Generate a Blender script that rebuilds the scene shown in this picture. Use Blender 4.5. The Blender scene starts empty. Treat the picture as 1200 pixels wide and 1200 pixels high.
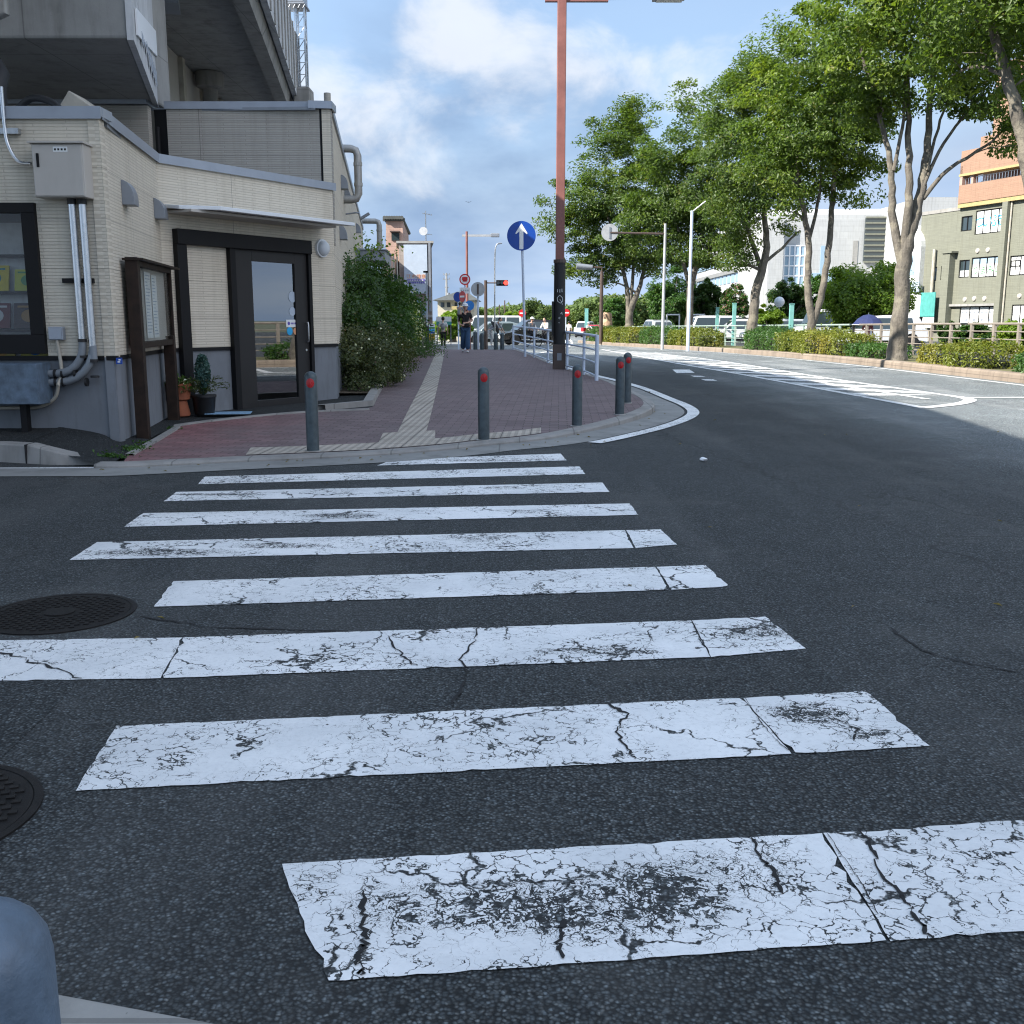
import bpy, bmesh, math, random
import numpy as np
from mathutils import Vector, Matrix, noise as mnoise
R = math.radians
sc = bpy.context.scene
COL = sc.collection
# ------------------------------------------------------------------ camera model (used for layout too)
CH = 1.24; FPX = 1200.0
PITCH = math.atan(225/1200); CP, SP = math.cos(PITCH), math.sin(PITCH)
def ray(px, py):
    x = (px-600)/FPX; v = (600-py)/FPX
    return Vector((x, CP+v*SP, -SP+v*CP))
def U(px, py, z=0.0):                      # photo point -> world point on the level z
    d = ray(px, py); t = (z-CH)/d.z
    return Vector((d.x*t, d.y*t, z))
def D(px, py, Y):                          # photo point -> world point at forward distance Y
    d = ray(px, py); t = Y/d.y
    return Vector((d.x*t, Y, CH+d.z*t))
def zr(y):                                 # height of the carriageway: level, then a slow fall
    t = max(0.0, min(y, 150.0)-25.0)
    return -0.0085*(t-4*(1-math.exp(-t/4)))
def sstep(a, b, t):
    t = max(0, min(1, (t-a)/(b-a))); return t*t*(3-2*t)
def zs(y):                                 # height of the sidewalk
    return 0.045+0.075*sstep(9.8, 16, y)+0.08*sstep(16, 34, y)
def hit(px, py, f):
    z = 0.0
    for _ in range(25):
        p = U(px, py, z); z = 0.5*z+0.5*f(p.y)
    p = U(px, py, z); p.z = f(p.y); return p
def G(px, py): return hit(px, py, zr)
def GS(px, py): return hit(px, py, zs)
def GV(px, Y, f=zr):                       # point on the ground at column px, distance Y
    z = f(Y); zc = Y*CP+(CH-z)*SP
    return Vector(((px-600)/FPX*zc, Y, z))
def H(py, Y):                              # world height of photo row py at distance Y
    return D(600, py, Y).z
# ------------------------------------------------------------------ object helpers
WORLD = {}
def _link(o, parent, F):
    COL.objects.link(o)
    if parent is not None:
        o.parent = parent; o.matrix_basis = WORLD[parent.name].inverted() @ F
    else: o.matrix_basis = F
    WORLD[o.name] = F.copy()
def props(o, label=None, cat=None, group=None, kind=None):
    if label: o['label'] = label
    if cat: o['category'] = cat
    if group: o['group'] = group
    if kind: o['kind'] = kind
    return o
def T(p, rz=0.0): return Matrix.Translation(Vector(p)) @ Matrix.Rotation(rz, 4, 'Z')
def frame(p, xdir):                        # local x along xdir (level), z up, local -y faces the viewer's side
    x = Vector((xdir[0], xdir[1], 0)).normalized(); y = Vector((-x.y, x.x, 0))
    M = Matrix(((x.x, y.x, 0, p[0]), (x.y, y.y, 0, p[1]), (0, 0, 1, p[2]), (0, 0, 0, 1)))
    return M
def thing(name, label, cat, p=(0,0,0), rz=0.0, group=None, F=None):
    o = bpy.data.objects.new(name, None); o.empty_display_size = 0.2
    _link(o, None, F if F is not None else T(p, rz))
    return props(o, label, cat, group)
class MB:
    def __init__(s): s.v=[]; s.f=[]; s.m=[]; s.cur=0
    def mat(s, i): s.cur = i; return s
    def add(s, vs, fs):
        b = len(s.v); s.v += [tuple(x) for x in vs]
        for f in fs: s.f.append([b+i for i in f]); s.m.append(s.cur)
        return s
    def box(s, x0, x1, y0, y1, z0, z1):
        return s.add([(x0,y0,z0),(x1,y0,z0),(x1,y1,z0),(x0,y1,z0),(x0,y0,z1),(x1,y0,z1),(x1,y1,z1),(x0,y1,z1)],
              [(0,3,2,1),(4,5,6,7),(0,1,5,4),(1,2,6,5),(2,3,7,6),(3,0,4,7)])
    def cbox(s, c, sx, sy, sz): return s.box(c[0]-sx/2,c[0]+sx/2,c[1]-sy/2,c[1]+sy/2,c[2]-sz/2,c[2]+sz/2)
    def tube(s, pts, r, n=10, caps=True):
        pts = [Vector(p) for p in pts]; k = len(pts)
        rr = r if isinstance(r, (list, tuple)) else [r]*k
        up = None; vs = []
        for i, p in enumerate(pts):
            t = (pts[min(i+1,k-1)]-pts[max(i-1,0)])
            if t.length < 1e-9: t = Vector((0,0,1))
            t.normalize()
            if up is None: up = Vector((1,0,0)) if abs(t.x) < 0.9 else Vector((0,1,0))
            a = (up-t*up.dot(t)); a.normalize(); b = t.cross(a); up = a
            for j in range(n):
                w = 2*math.pi*j/n; vs.append(p+(a*math.cos(w)+b*math.sin(w))*rr[i])
        fs = [(i*n+j, i*n+(j+1)%n, (i+1)*n+(j+1)%n, (i+1)*n+j) for i in range(k-1) for j in range(n)]
        if caps: fs += [tuple(range(n-1,-1,-1)), tuple((k-1)*n+j for j in range(n))]
        return s.add(vs, fs)
    def lathe(s, prof, n=20, c=(0,0,0), M=None):   # prof: (r, z) from bottom to top
        vs = []; k = len(prof)
        for r, z in prof:
            for j in range(n):
                w = 2*math.pi*j/n; q = Vector((r*math.cos(w), r*math.sin(w), z))
                vs.append((M @ q if M else q)+Vector(c))
        fs = [(i*n+j, i*n+(j+1)%n, (i+1)*n+(j+1)%n, (i+1)*n+j) for i in range(k-1) for j in range(n)]
        fs += [tuple(range(n-1,-1,-1)), tuple((k-1)*n+j for j in range(n))]
        return s.add(vs, fs)
    def prism(s, poly, off):
        poly = [Vector(p) for p in poly]; off = Vector(off); n = len(poly)
        s.add(poly+[p+off for p in poly], [tuple(range(n-1,-1,-1)), tuple(range(n,2*n))]+[(i,(i+1)%n,n+(i+1)%n,n+i) for i in range(n)])
        return s
    def poly(s, pts): return s.add(pts, [tuple(range(len(pts)))])
    def ball(s, c, r, nu=14, nv=9):
        rx, ry, rz = r if isinstance(r, (tuple,list)) else (r,r,r); c = Vector(c)
        vs = [c+Vector((0,0,-rz))]
        for i in range(1, nv):
            a = -math.pi/2+math.pi*i/nv
            for j in range(nu):
                w = 2*math.pi*j/nu; vs.append(c+Vector((rx*math.cos(a)*math.cos(w), ry*math.cos(a)*math.sin(w), rz*math.sin(a))))
        vs.append(c+Vector((0,0,rz))); L = len(vs)-1
        fs = [(0, 1+(j+1)%nu, 1+j) for j in range(nu)]
        fs += [(1+i*nu+j, 1+i*nu+(j+1)%nu, 1+(i+1)*nu+(j+1)%nu, 1+(i+1)*nu+j) for i in range(nv-2) for j in range(nu)]
        fs += [(L, 1+(nv-2)*nu+j, 1+(nv-2)*nu+(j+1)%nu) for j in range(nu)]
        return s.add(vs, fs)
    def disc(s, c, r, nrm, th, n=28):              # flat round plate, axis nrm, centred at c
        nrm = Vector(nrm).normalized(); c = Vector(c)
        q = nrm.to_track_quat('Z','Y').to_matrix().to_4x4()
        return s.lathe([(r,-th/2),(r,th/2)], n, c, q)
    def build(s, name, mats, parent=None, F=None, smooth=False, bv=0, fix=True):
        me = bpy.data.meshes.new(name); me.from_pydata(s.v, [], s.f)
        mats = mats if isinstance(mats, (list, tuple)) else [mats]
        for m in mats: me.materials.append(m)
        me.polygons.foreach_set('material_index', s.m)
        if fix:
            bm = bmesh.new(); bm.from_mesh(me); bmesh.ops.recalc_face_normals(bm, faces=bm.faces); bm.to_mesh(me); bm.free()
        if smooth:
            me.polygons.foreach_set('use_smooth', [True]*len(me.polygons)); me.set_sharp_from_angle(angle=R(40))
        me.update()
        o = bpy.data.objects.new(name, me)
        if F is None: F = WORLD[parent.name] if parent is not None else Matrix.Identity(4)
        _link(o, parent, F)
        if bv:
            b = o.modifiers.new('bevel','BEVEL'); b.width = bv; b.segments = 2; b.limit_method = 'ANGLE'; b.angle_limit = R(40)
        return o
def copy_tree(o, F, label=None, parent=None, group=None):
    c = o.copy(); COL.objects.link(c)
    if parent is None: c.matrix_basis = F
    else: c.parent = parent
    WORLD[c.name] = F
    if label: c['label'] = label
    if group: c['group'] = group
    for ch in [x for x in bpy.data.objects if x.parent == o]: copy_tree(ch, F, None, c)
    return c
def text_part(txt, size, mat, parent, F, name='lettering', ext=0.002, align='CENTER', sx=1.0):
    cu = bpy.data.curves.new(name, 'FONT'); cu.body = txt; cu.size = size; cu.extrude = ext; cu.align_x = align; cu.align_y = 'CENTER'
    t = bpy.data.objects.new(name+'_tmp', cu); COL.objects.link(t)
    bpy.context.view_layer.update()
    me = bpy.data.meshes.new_from_object(t.evaluated_get(bpy.context.evaluated_depsgraph_get()))
    COL.objects.unlink(t); bpy.data.objects.remove(t)
    M = Matrix(((sx,0,0,0),(0,0,-1,0),(0,1,0,0),(0,0,0,1)))      # text plane -> local XZ, facing local -y
    me.transform(M); me.materials.clear(); me.materials.append(mat)
    me.name = name
    o = bpy.data.objects.new(name, me); _link(o, parent, F); return o
# ------------------------------------------------------------------ materials
def lin(c):
    if isinstance(c, str):
        c = [int(c[i:i+2],16)/255 for i in (1,3,5)]
        c = [x/12.92 if x <= .04045 else ((x+.055)/1.055)**2.4 for x in c]
    return (c[0], c[1], c[2], 1)
class NT:
    def __init__(s, name):
        s.m = bpy.data.materials.new(name); s.m.use_nodes = True; s.t = s.m.node_tree; s.t.nodes.clear()
        s.out = s.n('ShaderNodeOutputMaterial'); s.b = s.n('ShaderNodeBsdfPrincipled'); s.l(s.b.outputs[0], s.out.inputs[0])
    def n(s, typ, **kw):
        x = s.t.nodes.new(typ)
        for k, v in kw.items(): setattr(x, k, v)
        return x
    def l(s, a, b): s.t.links.new(a, b)
    def val(s, sock, v):
        if hasattr(v, 'bl_idname') or hasattr(v, 'is_linked'): s.l(v, sock)
        else: sock.default_value = v
    def math(s, op, a, b=0.0, c=0.0, clamp=False):
        x = s.n('ShaderNodeMath', operation=op, use_clamp=clamp)
        for i, v in enumerate((a, b, c)): s.val(x.inputs[i], v)
        return x.outputs[0]
    def pos(s): return s.n('ShaderNodeNewGeometry').outputs['Position']
    def obj(s): return s.n('ShaderNodeTexCoord').outputs['Object']
    def mapping(s, v, scale=(1,1,1), loc=(0,0,0), rot=(0,0,0)):
        x = s.n('ShaderNodeMapping'); s.l(v, x.inputs[0]); x.inputs['Scale'].default_value = scale; x.inputs['Location'].default_value = loc; x.inputs['Rotation'].default_value = rot
        return x.outputs[0]
    def noise(s, v, scale, detail=4, rough=.55, dist=0, out=0):
        x = s.n('ShaderNodeTexNoise'); s.l(v, x.inputs['Vector']); x.inputs['Scale'].default_value = scale; x.inputs['Detail'].default_value = detail; x.inputs['Roughness'].default_value = rough; x.inputs['Distortion'].default_value = dist
        return x.outputs[out]
    def vor(s, v, scale, feature='F1', out='Distance', rnd=1.0):
        x = s.n('ShaderNodeTexVoronoi', feature=feature); s.l(v, x.inputs['Vector']); x.inputs['Scale'].default_value = scale; x.inputs['Randomness'].default_value = rnd
        return x.outputs[out]
    def remap(s, v, a, b, c=0.0, d=1.0, smooth=False):
        x = s.n('ShaderNodeMapRange', interpolation_type='SMOOTHSTEP' if smooth else 'LINEAR'); s.l(v, x.inputs[0])
        for i, q in enumerate((a,b,c,d)): s.val(x.inputs[1+i], q)
        return x.outputs[0]
    def mix(s, f, a, b, mode='MIX'):
        x = s.n('ShaderNodeMix', data_type='RGBA', blend_type=mode)
        s.val(x.inputs[0], f)
        for sock, v in ((x.inputs[6], a), (x.inputs[7], b)):
            if isinstance(v, (tuple, list, str)): sock.default_value = lin(v)
            else: s.l(v, sock)
        return x.outputs[2]
    def ramp(s, v, stops):
        x = s.n('ShaderNodeValToRGB'); s.l(v, x.inputs[0]); e = x.color_ramp.elements
        while len(e) < len(stops): e.new(0.5)
        for q, (p, c) in zip(e, stops): q.position = p; q.color = lin(c)
        return x.outputs[0]
    def bump(s, h, strength=.5, dist=.01, normal=None):
        x = s.n('ShaderNodeBump'); s.l(h, x.inputs['Height']); x.inputs['Strength'].default_value = strength; x.inputs['Distance'].default_value = dist
        if normal is not None: s.l(normal, x.inputs['Normal'])
        s.l(x.outputs[0], s.b.inputs['Normal']); return x.outputs[0]
    def col(s, c):
        if isinstance(c, (tuple, list, str)): s.b.inputs['Base Color'].default_value = lin(c)
        else: s.l(c, s.b.inputs['Base Color'])
        return s
    def set(s, **kw):
        for k, v in kw.items(): s.val(s.b.inputs[k], v)
        return s
def plain(name, c, rough=.6, metal=0.0, var=.18, scale=4.0, bump=.0, spec=.5, dirt=0.0):
    k = NT(name); p = k.pos()
    n = k.noise(p, scale, 5, .6); c = lin(c)
    lo = tuple(x*(1-var) for x in c[:3]); hi = tuple(min(1,x*(1+var)) for x in c[:3])
    cc = k.mix(k.remap(n, .3, .7), lo, hi)
    if dirt:
        d = k.noise(k.mapping(p, (6,6,1.2)), 2.0, 5, .65)
        cc = k.mix(k.math('MULTIPLY', k.remap(d, .5, .75), dirt), cc, (c[0]*.35+.01, c[1]*.33+.01, c[2]*.3+.008))
    k.col(cc); k.set(Metallic=metal, Roughness=k.remap(n, .2, .8, max(.03, rough-.1), min(1, rough+.12)))
    k.b.inputs['Specular IOR Level'].default_value = spec
    if bump: k.bump(k.noise(p, scale*12, 4, .6), bump, .004)
    return k.m
def asphalt_nodes(k, base=.05, p=None):
    """colour and height of worn asphalt with visible aggregate"""
    p = p or k.pos()
    wob = k.n('ShaderNodeVectorMath', operation='ADD'); k.l(p, wob.inputs[0])
    nv = k.n('ShaderNodeVectorMath', operation='SCALE'); nn = k.n('ShaderNodeTexNoise'); k.l(p, nn.inputs['Vector']); nn.inputs['Scale'].default_value = 60
    k.l(nn.outputs['Color'], nv.inputs[0]); nv.inputs['Scale'].default_value = .008; k.l(nv.outputs[0], wob.inputs[1]); q = wob.outputs[0]
    v1 = k.n('ShaderNodeTexVoronoi'); k.l(q, v1.inputs['Vector']); v1.inputs['Scale'].default_value = 105
    v2 = k.n('ShaderNodeTexVoronoi'); k.l(q, v2.inputs['Vector']); v2.inputs['Scale'].default_value = 55
    sep = k.n('ShaderNodeSeparateColor'); k.l(v1.outputs['Color'], sep.inputs[0])
    sep2 = k.n('ShaderNodeSeparateColor'); k.l(v2.outputs['Color'], sep2.inputs[0])
    stone = k.math('MULTIPLY', k.math('POWER', sep.outputs[0], 2.6), k.remap(v1.outputs['Distance'], .1, .6, 1.9, 0))
    big = k.math('MULTIPLY', k.math('GREATER_THAN', sep2.outputs[1], .86), k.remap(v2.outputs['Distance'], .1, .45, 1, 0))
    patch = k.noise(p, .55, 5, .6); fine = k.noise(p, 9, 4, .6)
    val = k.math('MULTIPLY', k.math('ADD', k.remap(v1.outputs['Distance'], .2, .65, .82, .22), k.math('ADD', k.math('MULTIPLY', stone, .95), k.math('MULTIPLY', big, .9))), k.remap(patch, .25, .75, .8, 1.2))  # dark gaps between the stones paint occlusion into the colour
    val = k.math('MULTIPLY', k.math('MULTIPLY', val, k.remap(fine, .2, .8, .8, 1.2)), k.remap(k.noise(p, 42, 4, .7), .3, .7, .45, 1.55))
    spark = k.math('MULTIPLY', k.math('GREATER_THAN', sep.outputs[2], .972), k.remap(v1.outputs['Distance'], .1, .4, 1, 0))
    c = k.mix(1.0, k.mix(sep.outputs[1], (base*.86, base*1.0, base*1.06), (base*.96, base*1.02, base*1.0)), (1,1,1), 'MULTIPLY')
    vm = k.n('ShaderNodeVectorMath', operation='SCALE'); k.l(c, vm.inputs[0]); k.l(val, vm.inputs['Scale'])
    col = k.mix(k.math('MULTIPLY', spark, .8), vm.outputs[0], (.42,.42,.41))
    h = k.math('ADD', k.math('MULTIPLY', k.math('SUBTRACT', 1.0, v1.outputs['Distance']), k.math('ADD', .35, sep.outputs[1])), k.math('MULTIPLY', k.math('SUBTRACT', 1.0, v2.outputs['Distance']), k.math('MULTIPLY', sep2.outputs[0], .9)))
    return col, h
def make_asphalt(name, base, cracks=True, smooth=False):
    k = NT(name); p = k.pos(); col, h = asphalt_nodes(k, base, p)
    if cracks:
        nn = k.n('ShaderNodeTexNoise'); k.l(p, nn.inputs['Vector']); nn.inputs['Scale'].default_value = 2.5; nn.inputs['Detail'].default_value = 6
        sc_ = k.n('ShaderNodeVectorMath', operation='SCALE'); k.l(nn.outputs['Color'], sc_.inputs[0]); sc_.inputs['Scale'].default_value = .5
        ad = k.n('ShaderNodeVectorMath', operation='ADD'); k.l(p, ad.inputs[0]); k.l(sc_.outputs[0], ad.inputs[1])
        d = k.vor(ad.outputs[0], .62, 'DISTANCE_TO_EDGE'); m = k.noise(p, .5, 3, .5)
        cr = k.math('MULTIPLY', k.remap(d, .002, .007, 1, 0), k.remap(m, .52, .62))
        col = k.mix(k.math('MULTIPLY', cr, .8), col, (.012,.012,.012))
        h = k.math('SUBTRACT', h, k.math('MULTIPLY', cr, 1.5))
        oil = k.math('MULTIPLY', k.remap(k.noise(p, .33, 6, .7), .56, .66), .45); col = k.mix(oil, col, (base*.45, base*.47, base*.5))
        dust = k.math('MULTIPLY', k.remap(k.noise(p, .8, 7, .72), .52, .75), .35); col = k.mix(dust, col, (base*1.7, base*1.7, base*1.6))
        seam = k.n('ShaderNodeSeparateXYZ'); k.l(ad.outputs[0], seam.inputs[0]); sm = k.remap(k.math('ABSOLUTE', k.math('SUBTRACT', k.math('ADD', seam.outputs[0], k.math('MULTIPLY', seam.outputs[1], .12)), 3.35)), .004, .02, .7, 0); col = k.mix(sm, col, (.016,.016,.017))
        # paler, polished surface where wheels run on the main carriageway
        st = k.noise(k.mapping(p, (1.1,.12,1)), 1.0, 4, .6)
        col = k.mix(k.math('MULTIPLY', k.remap(st, .5, .72), .25), col, (base*1.9, base*1.9, base*1.85))
    if name == 'asphalt':                            # older, paler main carriageway; colour raised further to paint in its sunlit look
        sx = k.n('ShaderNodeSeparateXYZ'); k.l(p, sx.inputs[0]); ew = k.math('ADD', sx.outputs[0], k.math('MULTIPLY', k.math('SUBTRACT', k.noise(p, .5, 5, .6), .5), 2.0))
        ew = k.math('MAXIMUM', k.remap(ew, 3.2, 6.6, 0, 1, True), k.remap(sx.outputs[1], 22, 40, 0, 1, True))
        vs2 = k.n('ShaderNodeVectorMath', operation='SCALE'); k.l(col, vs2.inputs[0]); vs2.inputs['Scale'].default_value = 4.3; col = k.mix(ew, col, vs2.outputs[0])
    k.col(col); k.set(Roughness=.82); k.b.inputs['Specular IOR Level'].default_value = .35
    k.bump(h, .75 if not smooth else .4, .005)
    return k.m
def make_paint(name, wear=1.0, blobs=()):
    k = NT(name); p = k.pos(); acol, ah = asphalt_nodes(k, .075, p)
    nn = k.n('ShaderNodeTexNoise'); k.l(p, nn.inputs['Vector']); nn.inputs['Scale'].default_value = 7; nn.inputs['Detail'].default_value = 6
    sc_ = k.n('ShaderNodeVectorMath', operation='SCALE'); k.l(nn.outputs['Color'], sc_.inputs[0]); sc_.inputs['Scale'].default_value = .2
    ad = k.n('ShaderNodeVectorMath', operation='ADD'); k.l(p, ad.inputs[0]); k.l(sc_.outputs[0], ad.inputs[1]); q = ad.outputs[0]
    n2 = k.n('ShaderNodeTexNoise'); k.l(p, n2.inputs['Vector']); n2.inputs['Scale'].default_value = 38; n2.inputs['Detail'].default_value = 4
    s2 = k.n('ShaderNodeVectorMath', operation='SCALE'); k.l(n2.outputs['Color'], s2.inputs[0]); s2.inputs['Scale'].default_value = .055
    a2 = k.n('ShaderNodeVectorMath', operation='ADD'); k.l(q, a2.inputs[0]); k.l(s2.outputs[0], a2.inputs[1]); q2 = a2.outputs[0]
    W = k.math('MULTIPLY', k.remap(k.noise(p, 1.7, 4, .6), .5, .8), .5)
    if blobs:
        for (c, rx, ry, rot, amp) in blobs:
            mp = k.mapping(p, (1/rx, 1/ry, 0), (0,0,0)); mp = k.n('ShaderNodeMapping', vector_type='TEXTURE'); k.l(p, mp.inputs[0])
            mp.inputs['Location'].default_value = (c.x, c.y, 0); mp.inputs['Rotation'].default_value = (0,0,rot); mp.inputs['Scale'].default_value = (rx, ry, 100)
            ln = k.n('ShaderNodeVectorMath', operation='LENGTH'); k.l(mp.outputs[0], ln.inputs[0])
            W = k.math('MAXIMUM', W, k.math('MULTIPLY', k.remap(ln.outputs['Value'], 1.15, .25, 0, 1, True), amp))
    W = k.math('MULTIPLY', k.math('MULTIPLY', W, wear), k.remap(k.noise(p, 7, 5, .65), .3, .68, .35, 1.25))
    d1 = k.vor(q2, 3.1, 'DISTANCE_TO_EDGE'); m1 = k.noise(p, 3.1, 3, .5)
    big = k.remap(d1, k.math('MULTIPLY', k.remap(m1, .5, .74), .03*wear), k.math('ADD', .0015, k.math('MULTIPLY', k.remap(m1, .47, .74), .055*wear)), 1, 0)
    d2 = k.vor(q2, 19, 'DISTANCE_TO_EDGE'); m2 = k.noise(p, 2.2, 4, .6)
    th = k.math('ADD', k.math('MULTIPLY', k.math('POWER', k.remap(m2, .46, .76), 1.2), .13*wear), k.math('MULTIPLY', W, .13))
    th = k.math('MULTIPLY', th, k.remap(k.noise(p, 21, 4, .65), .40, .62, 0, 1.8)); fine = k.remap(d2, k.math('MULTIPLY', th, .6), k.math('ADD', th, .002), 1, 0)
    d3 = k.vor(q2, 52, 'DISTANCE_TO_EDGE'); th3 = k.math('MULTIPLY', k.math('MULTIPLY', k.math('SUBTRACT', W, .25), .27), k.remap(k.noise(p, 31, 3, .6), .3, .65, 0, 1.5))
    tiny = k.remap(d3, th3, k.math('ADD', th3, .02), 1, 0)
    sp = k.noise(p, 70, 5, .7); spk = k.math('GREATER_THAN', sp, k.math('SUBTRACT', .80, k.math('MULTIPLY', W, .27)))
    mask = k.math('MAXIMUM', k.math('MAXIMUM', big, fine), k.math('MAXIMUM', tiny, spk))
    mask = k.math('MINIMUM', mask, 1.0)
    tone = k.mix(k.remap(k.noise(p, 1.3, 6, .7), .38, .72), (.82,.82,.81), (.57,.585,.59))
    tone = k.mix(k.math('MULTIPLY', k.remap(k.noise(p, 55, 3, .6), .5, .8), .35), tone, (.45,.45,.45))
    k.col(k.mix(mask, tone, acol)); k.set(Roughness=k.remap(mask, 0, 1, .55, .85))
    h = k.math('ADD', k.math('MULTIPLY', k.math('SUBTRACT', 1.0, mask), 1.2), k.math('MULTIPLY', ah, .45))
    k.bump(h, .5, .003)
    return k.m
def make_siding(name, c, row=.031, seed=0.0):
    """ridged split-stone siding; local x runs along the wall, z up"""
    k = NT(name); p = k.obj(); sep = k.n('ShaderNodeSeparateXYZ'); k.l(p, sep.inputs[0])
    cm = k.n('ShaderNodeCombineXYZ'); k.l(sep.outputs[0], cm.inputs[0]); k.l(sep.outputs[2], cm.inputs[1])
    b = k.n('ShaderNodeTexBrick'); k.l(cm.outputs[0], b.inputs['Vector']); b.inputs['Scale'].default_value = 1.0
    b.inputs['Brick Width'].default_value = .61; b.inputs['Row Height'].default_value = row; b.inputs['Mortar Size'].default_value = .006; b.inputs['Mortar Smooth'].default_value = .6; b.inputs['Bias'].default_value = 0
    c = lin(c); b.inputs['Color1'].default_value = (c[0]*.95,c[1]*.95,c[2]*.95,1); b.inputs['Color2'].default_value = (min(1,c[0]*1.05),min(1,c[1]*1.05),min(1,c[2]*1.04),1); b.inputs['Mortar'].default_value = (c[0]*.8,c[1]*.79,c[2]*.77,1)
    g = k.noise(p, 1.1, 5, .6); st = k.noise(k.mapping(p, (5,5,.4)), 1.6, 5, .65)
    col = k.mix(k.math('MULTIPLY', k.remap(st, .48, .75), .42), b.outputs['Color'], (c[0]*.6,c[1]*.57,c[2]*.52))
    # panel joints
    jx = k.math('FRACT', k.math('DIVIDE', k.math('ADD', sep.outputs[0], 50.35), 3.03)); jz = k.math('FRACT', k.math('DIVIDE', k.math('ADD', sep.outputs[2], 50.26), .455))
    j = k.math('MAXIMUM', k.math('LESS_THAN', jx, .003), k.math('MULTIPLY', k.math('LESS_THAN', jz, .02), .6))
    col = k.mix(k.math('MULTIPLY', j, .7), col, (c[0]*.3,c[1]*.3,c[2]*.3))
    k.col(col); k.set(Roughness=.75)
    n = k.noise(k.mapping(p, (14,14,30)), 2.0, 4, .6)
    h = k.math('ADD', k.math('MULTIPLY', k.math('SUBTRACT', 1.0, b.outputs['Fac']), 1.0), k.math('MULTIPLY', n, .8)); h = k.math('SUBTRACT', h, j)
    k.bump(h, .5, .006)
    return k.m
def make_concrete(name, c, panel=(1.8,.9), stain=.6):
    k = NT(name); p = k.obj(); c = lin(c)
    n1 = k.noise(p, .8, 6, .65); n2 = k.noise(p, 7, 5, .6); st = k.noise(k.mapping(p, (2.5,2.5,.35)), 1.3, 5, .65)
    col = k.mix(k.remap(n1, .3, .7), tuple(x*.8 for x in c[:3]), tuple(min(1,x*1.15) for x in c[:3]))
    col = k.mix(k.math('MULTIPLY', k.remap(st, .48, .72), stain), col, (c[0]*.33,c[1]*.33,c[2]*.32))
    col = k.mix(k.math('MULTIPLY', k.remap(n2, .45, .8), .25), col, (c[0]*1.3,c[1]*1.3,c[2]*1.25))
    pits = k.math('GREATER_THAN', k.noise(p, 45, 3, .5), .72); col = k.mix(k.math('MULTIPLY', pits, .45), col, (c[0]*.3,c[1]*.3,c[2]*.3))
    if panel:
        sep = k.n('ShaderNodeSeparateXYZ'); k.l(p, sep.inputs[0]); js = []
        for i, w in ((0, panel[0]), (1, panel[1]), (2, panel[1])):
            f = k.math('FRACT', k.math('DIVIDE', k.math('ADD', sep.outputs[i], 100.13), w)); js.append(k.math('LESS_THAN', f, .014/w))
        j = k.math('MAXIMUM', k.math('MAXIMUM', js[0], js[1]), js[2]); col = k.mix(k.math('MULTIPLY', j, .55), col, (c[0]*.3,c[1]*.3,c[2]*.3))
    k.col(col); k.set(Roughness=.85); k.bump(k.math('ADD', n2, k.noise(p, 60, 3, .6)), .35, .006)
    return k.m
def make_leaf(name, dark, light, young=None, trans=.35, rough=.42):
    k = NT(name); g = k.n('ShaderNodeNewGeometry'); p = g.outputs['Position']
    r = g.outputs['Random Per Island']; cl = k.noise(p, .9, 3, .6)
    f = k.math('ADD', k.math('MULTIPLY', r, .55), k.math('MULTIPLY', k.remap(cl, .3, .7), .45))
    c = k.mix(f, dark, light)
    if young: c = k.mix(k.math('MULTIPLY', k.remap(k.noise(p, .55, 3, .6), .55, .72), .75), c, young)
    c = k.mix(k.math('MULTIPLY', k.math('GREATER_THAN', r, .985), .5), c, (.16,.11,.03))
    k.col(c); k.set(Roughness=rough); k.b.inputs['Specular IOR Level'].default_value = .4
    tr = k.n('ShaderNodeBsdfTranslucent'); tc = k.mix(1.0, c, (1.9,1.9,.7), 'MULTIPLY'); k.l(tc, tr.inputs[0])
    ms = k.n('ShaderNodeMixShader'); ms.inputs[0].default_value = trans; k.l(k.b.outputs[0], ms.inputs[1]); k.l(tr.outputs[0], ms.inputs[2]); k.l(ms.outputs[0], k.out.inputs[0])
    return k.m
def make_bark(name, c):
    k = NT(name); p = k.pos(); c = lin(c)
    n = k.noise(k.mapping(p, (9,9,2.2)), 1.5, 6, .65); s = k.noise(p, 3.0, 4, .6)
    lent = k.noise(k.mapping(p, (5,5,9)), 1.2, 4, .6)
    col = k.mix(k.remap(n, .3, .7), tuple(x*.6 for x in c[:3]), tuple(x*1.25 for x in c[:3]))
    col = k.mix(k.math('MULTIPLY', k.remap(s, .5, .62), .75), col, (c[0]*1.7, c[1]*1.72, c[2]*1.6))
    col = k.mix(k.math('MULTIPLY', k.remap(lent, .62, .7), .6), col, tuple(x*.4 for x in c[:3]))
    k.col(col); k.set(Roughness=.9); k.bump(k.math('ADD', n, k.math('MULTIPLY', lent, .6)), 1.0, .035)
    return k.m
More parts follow.
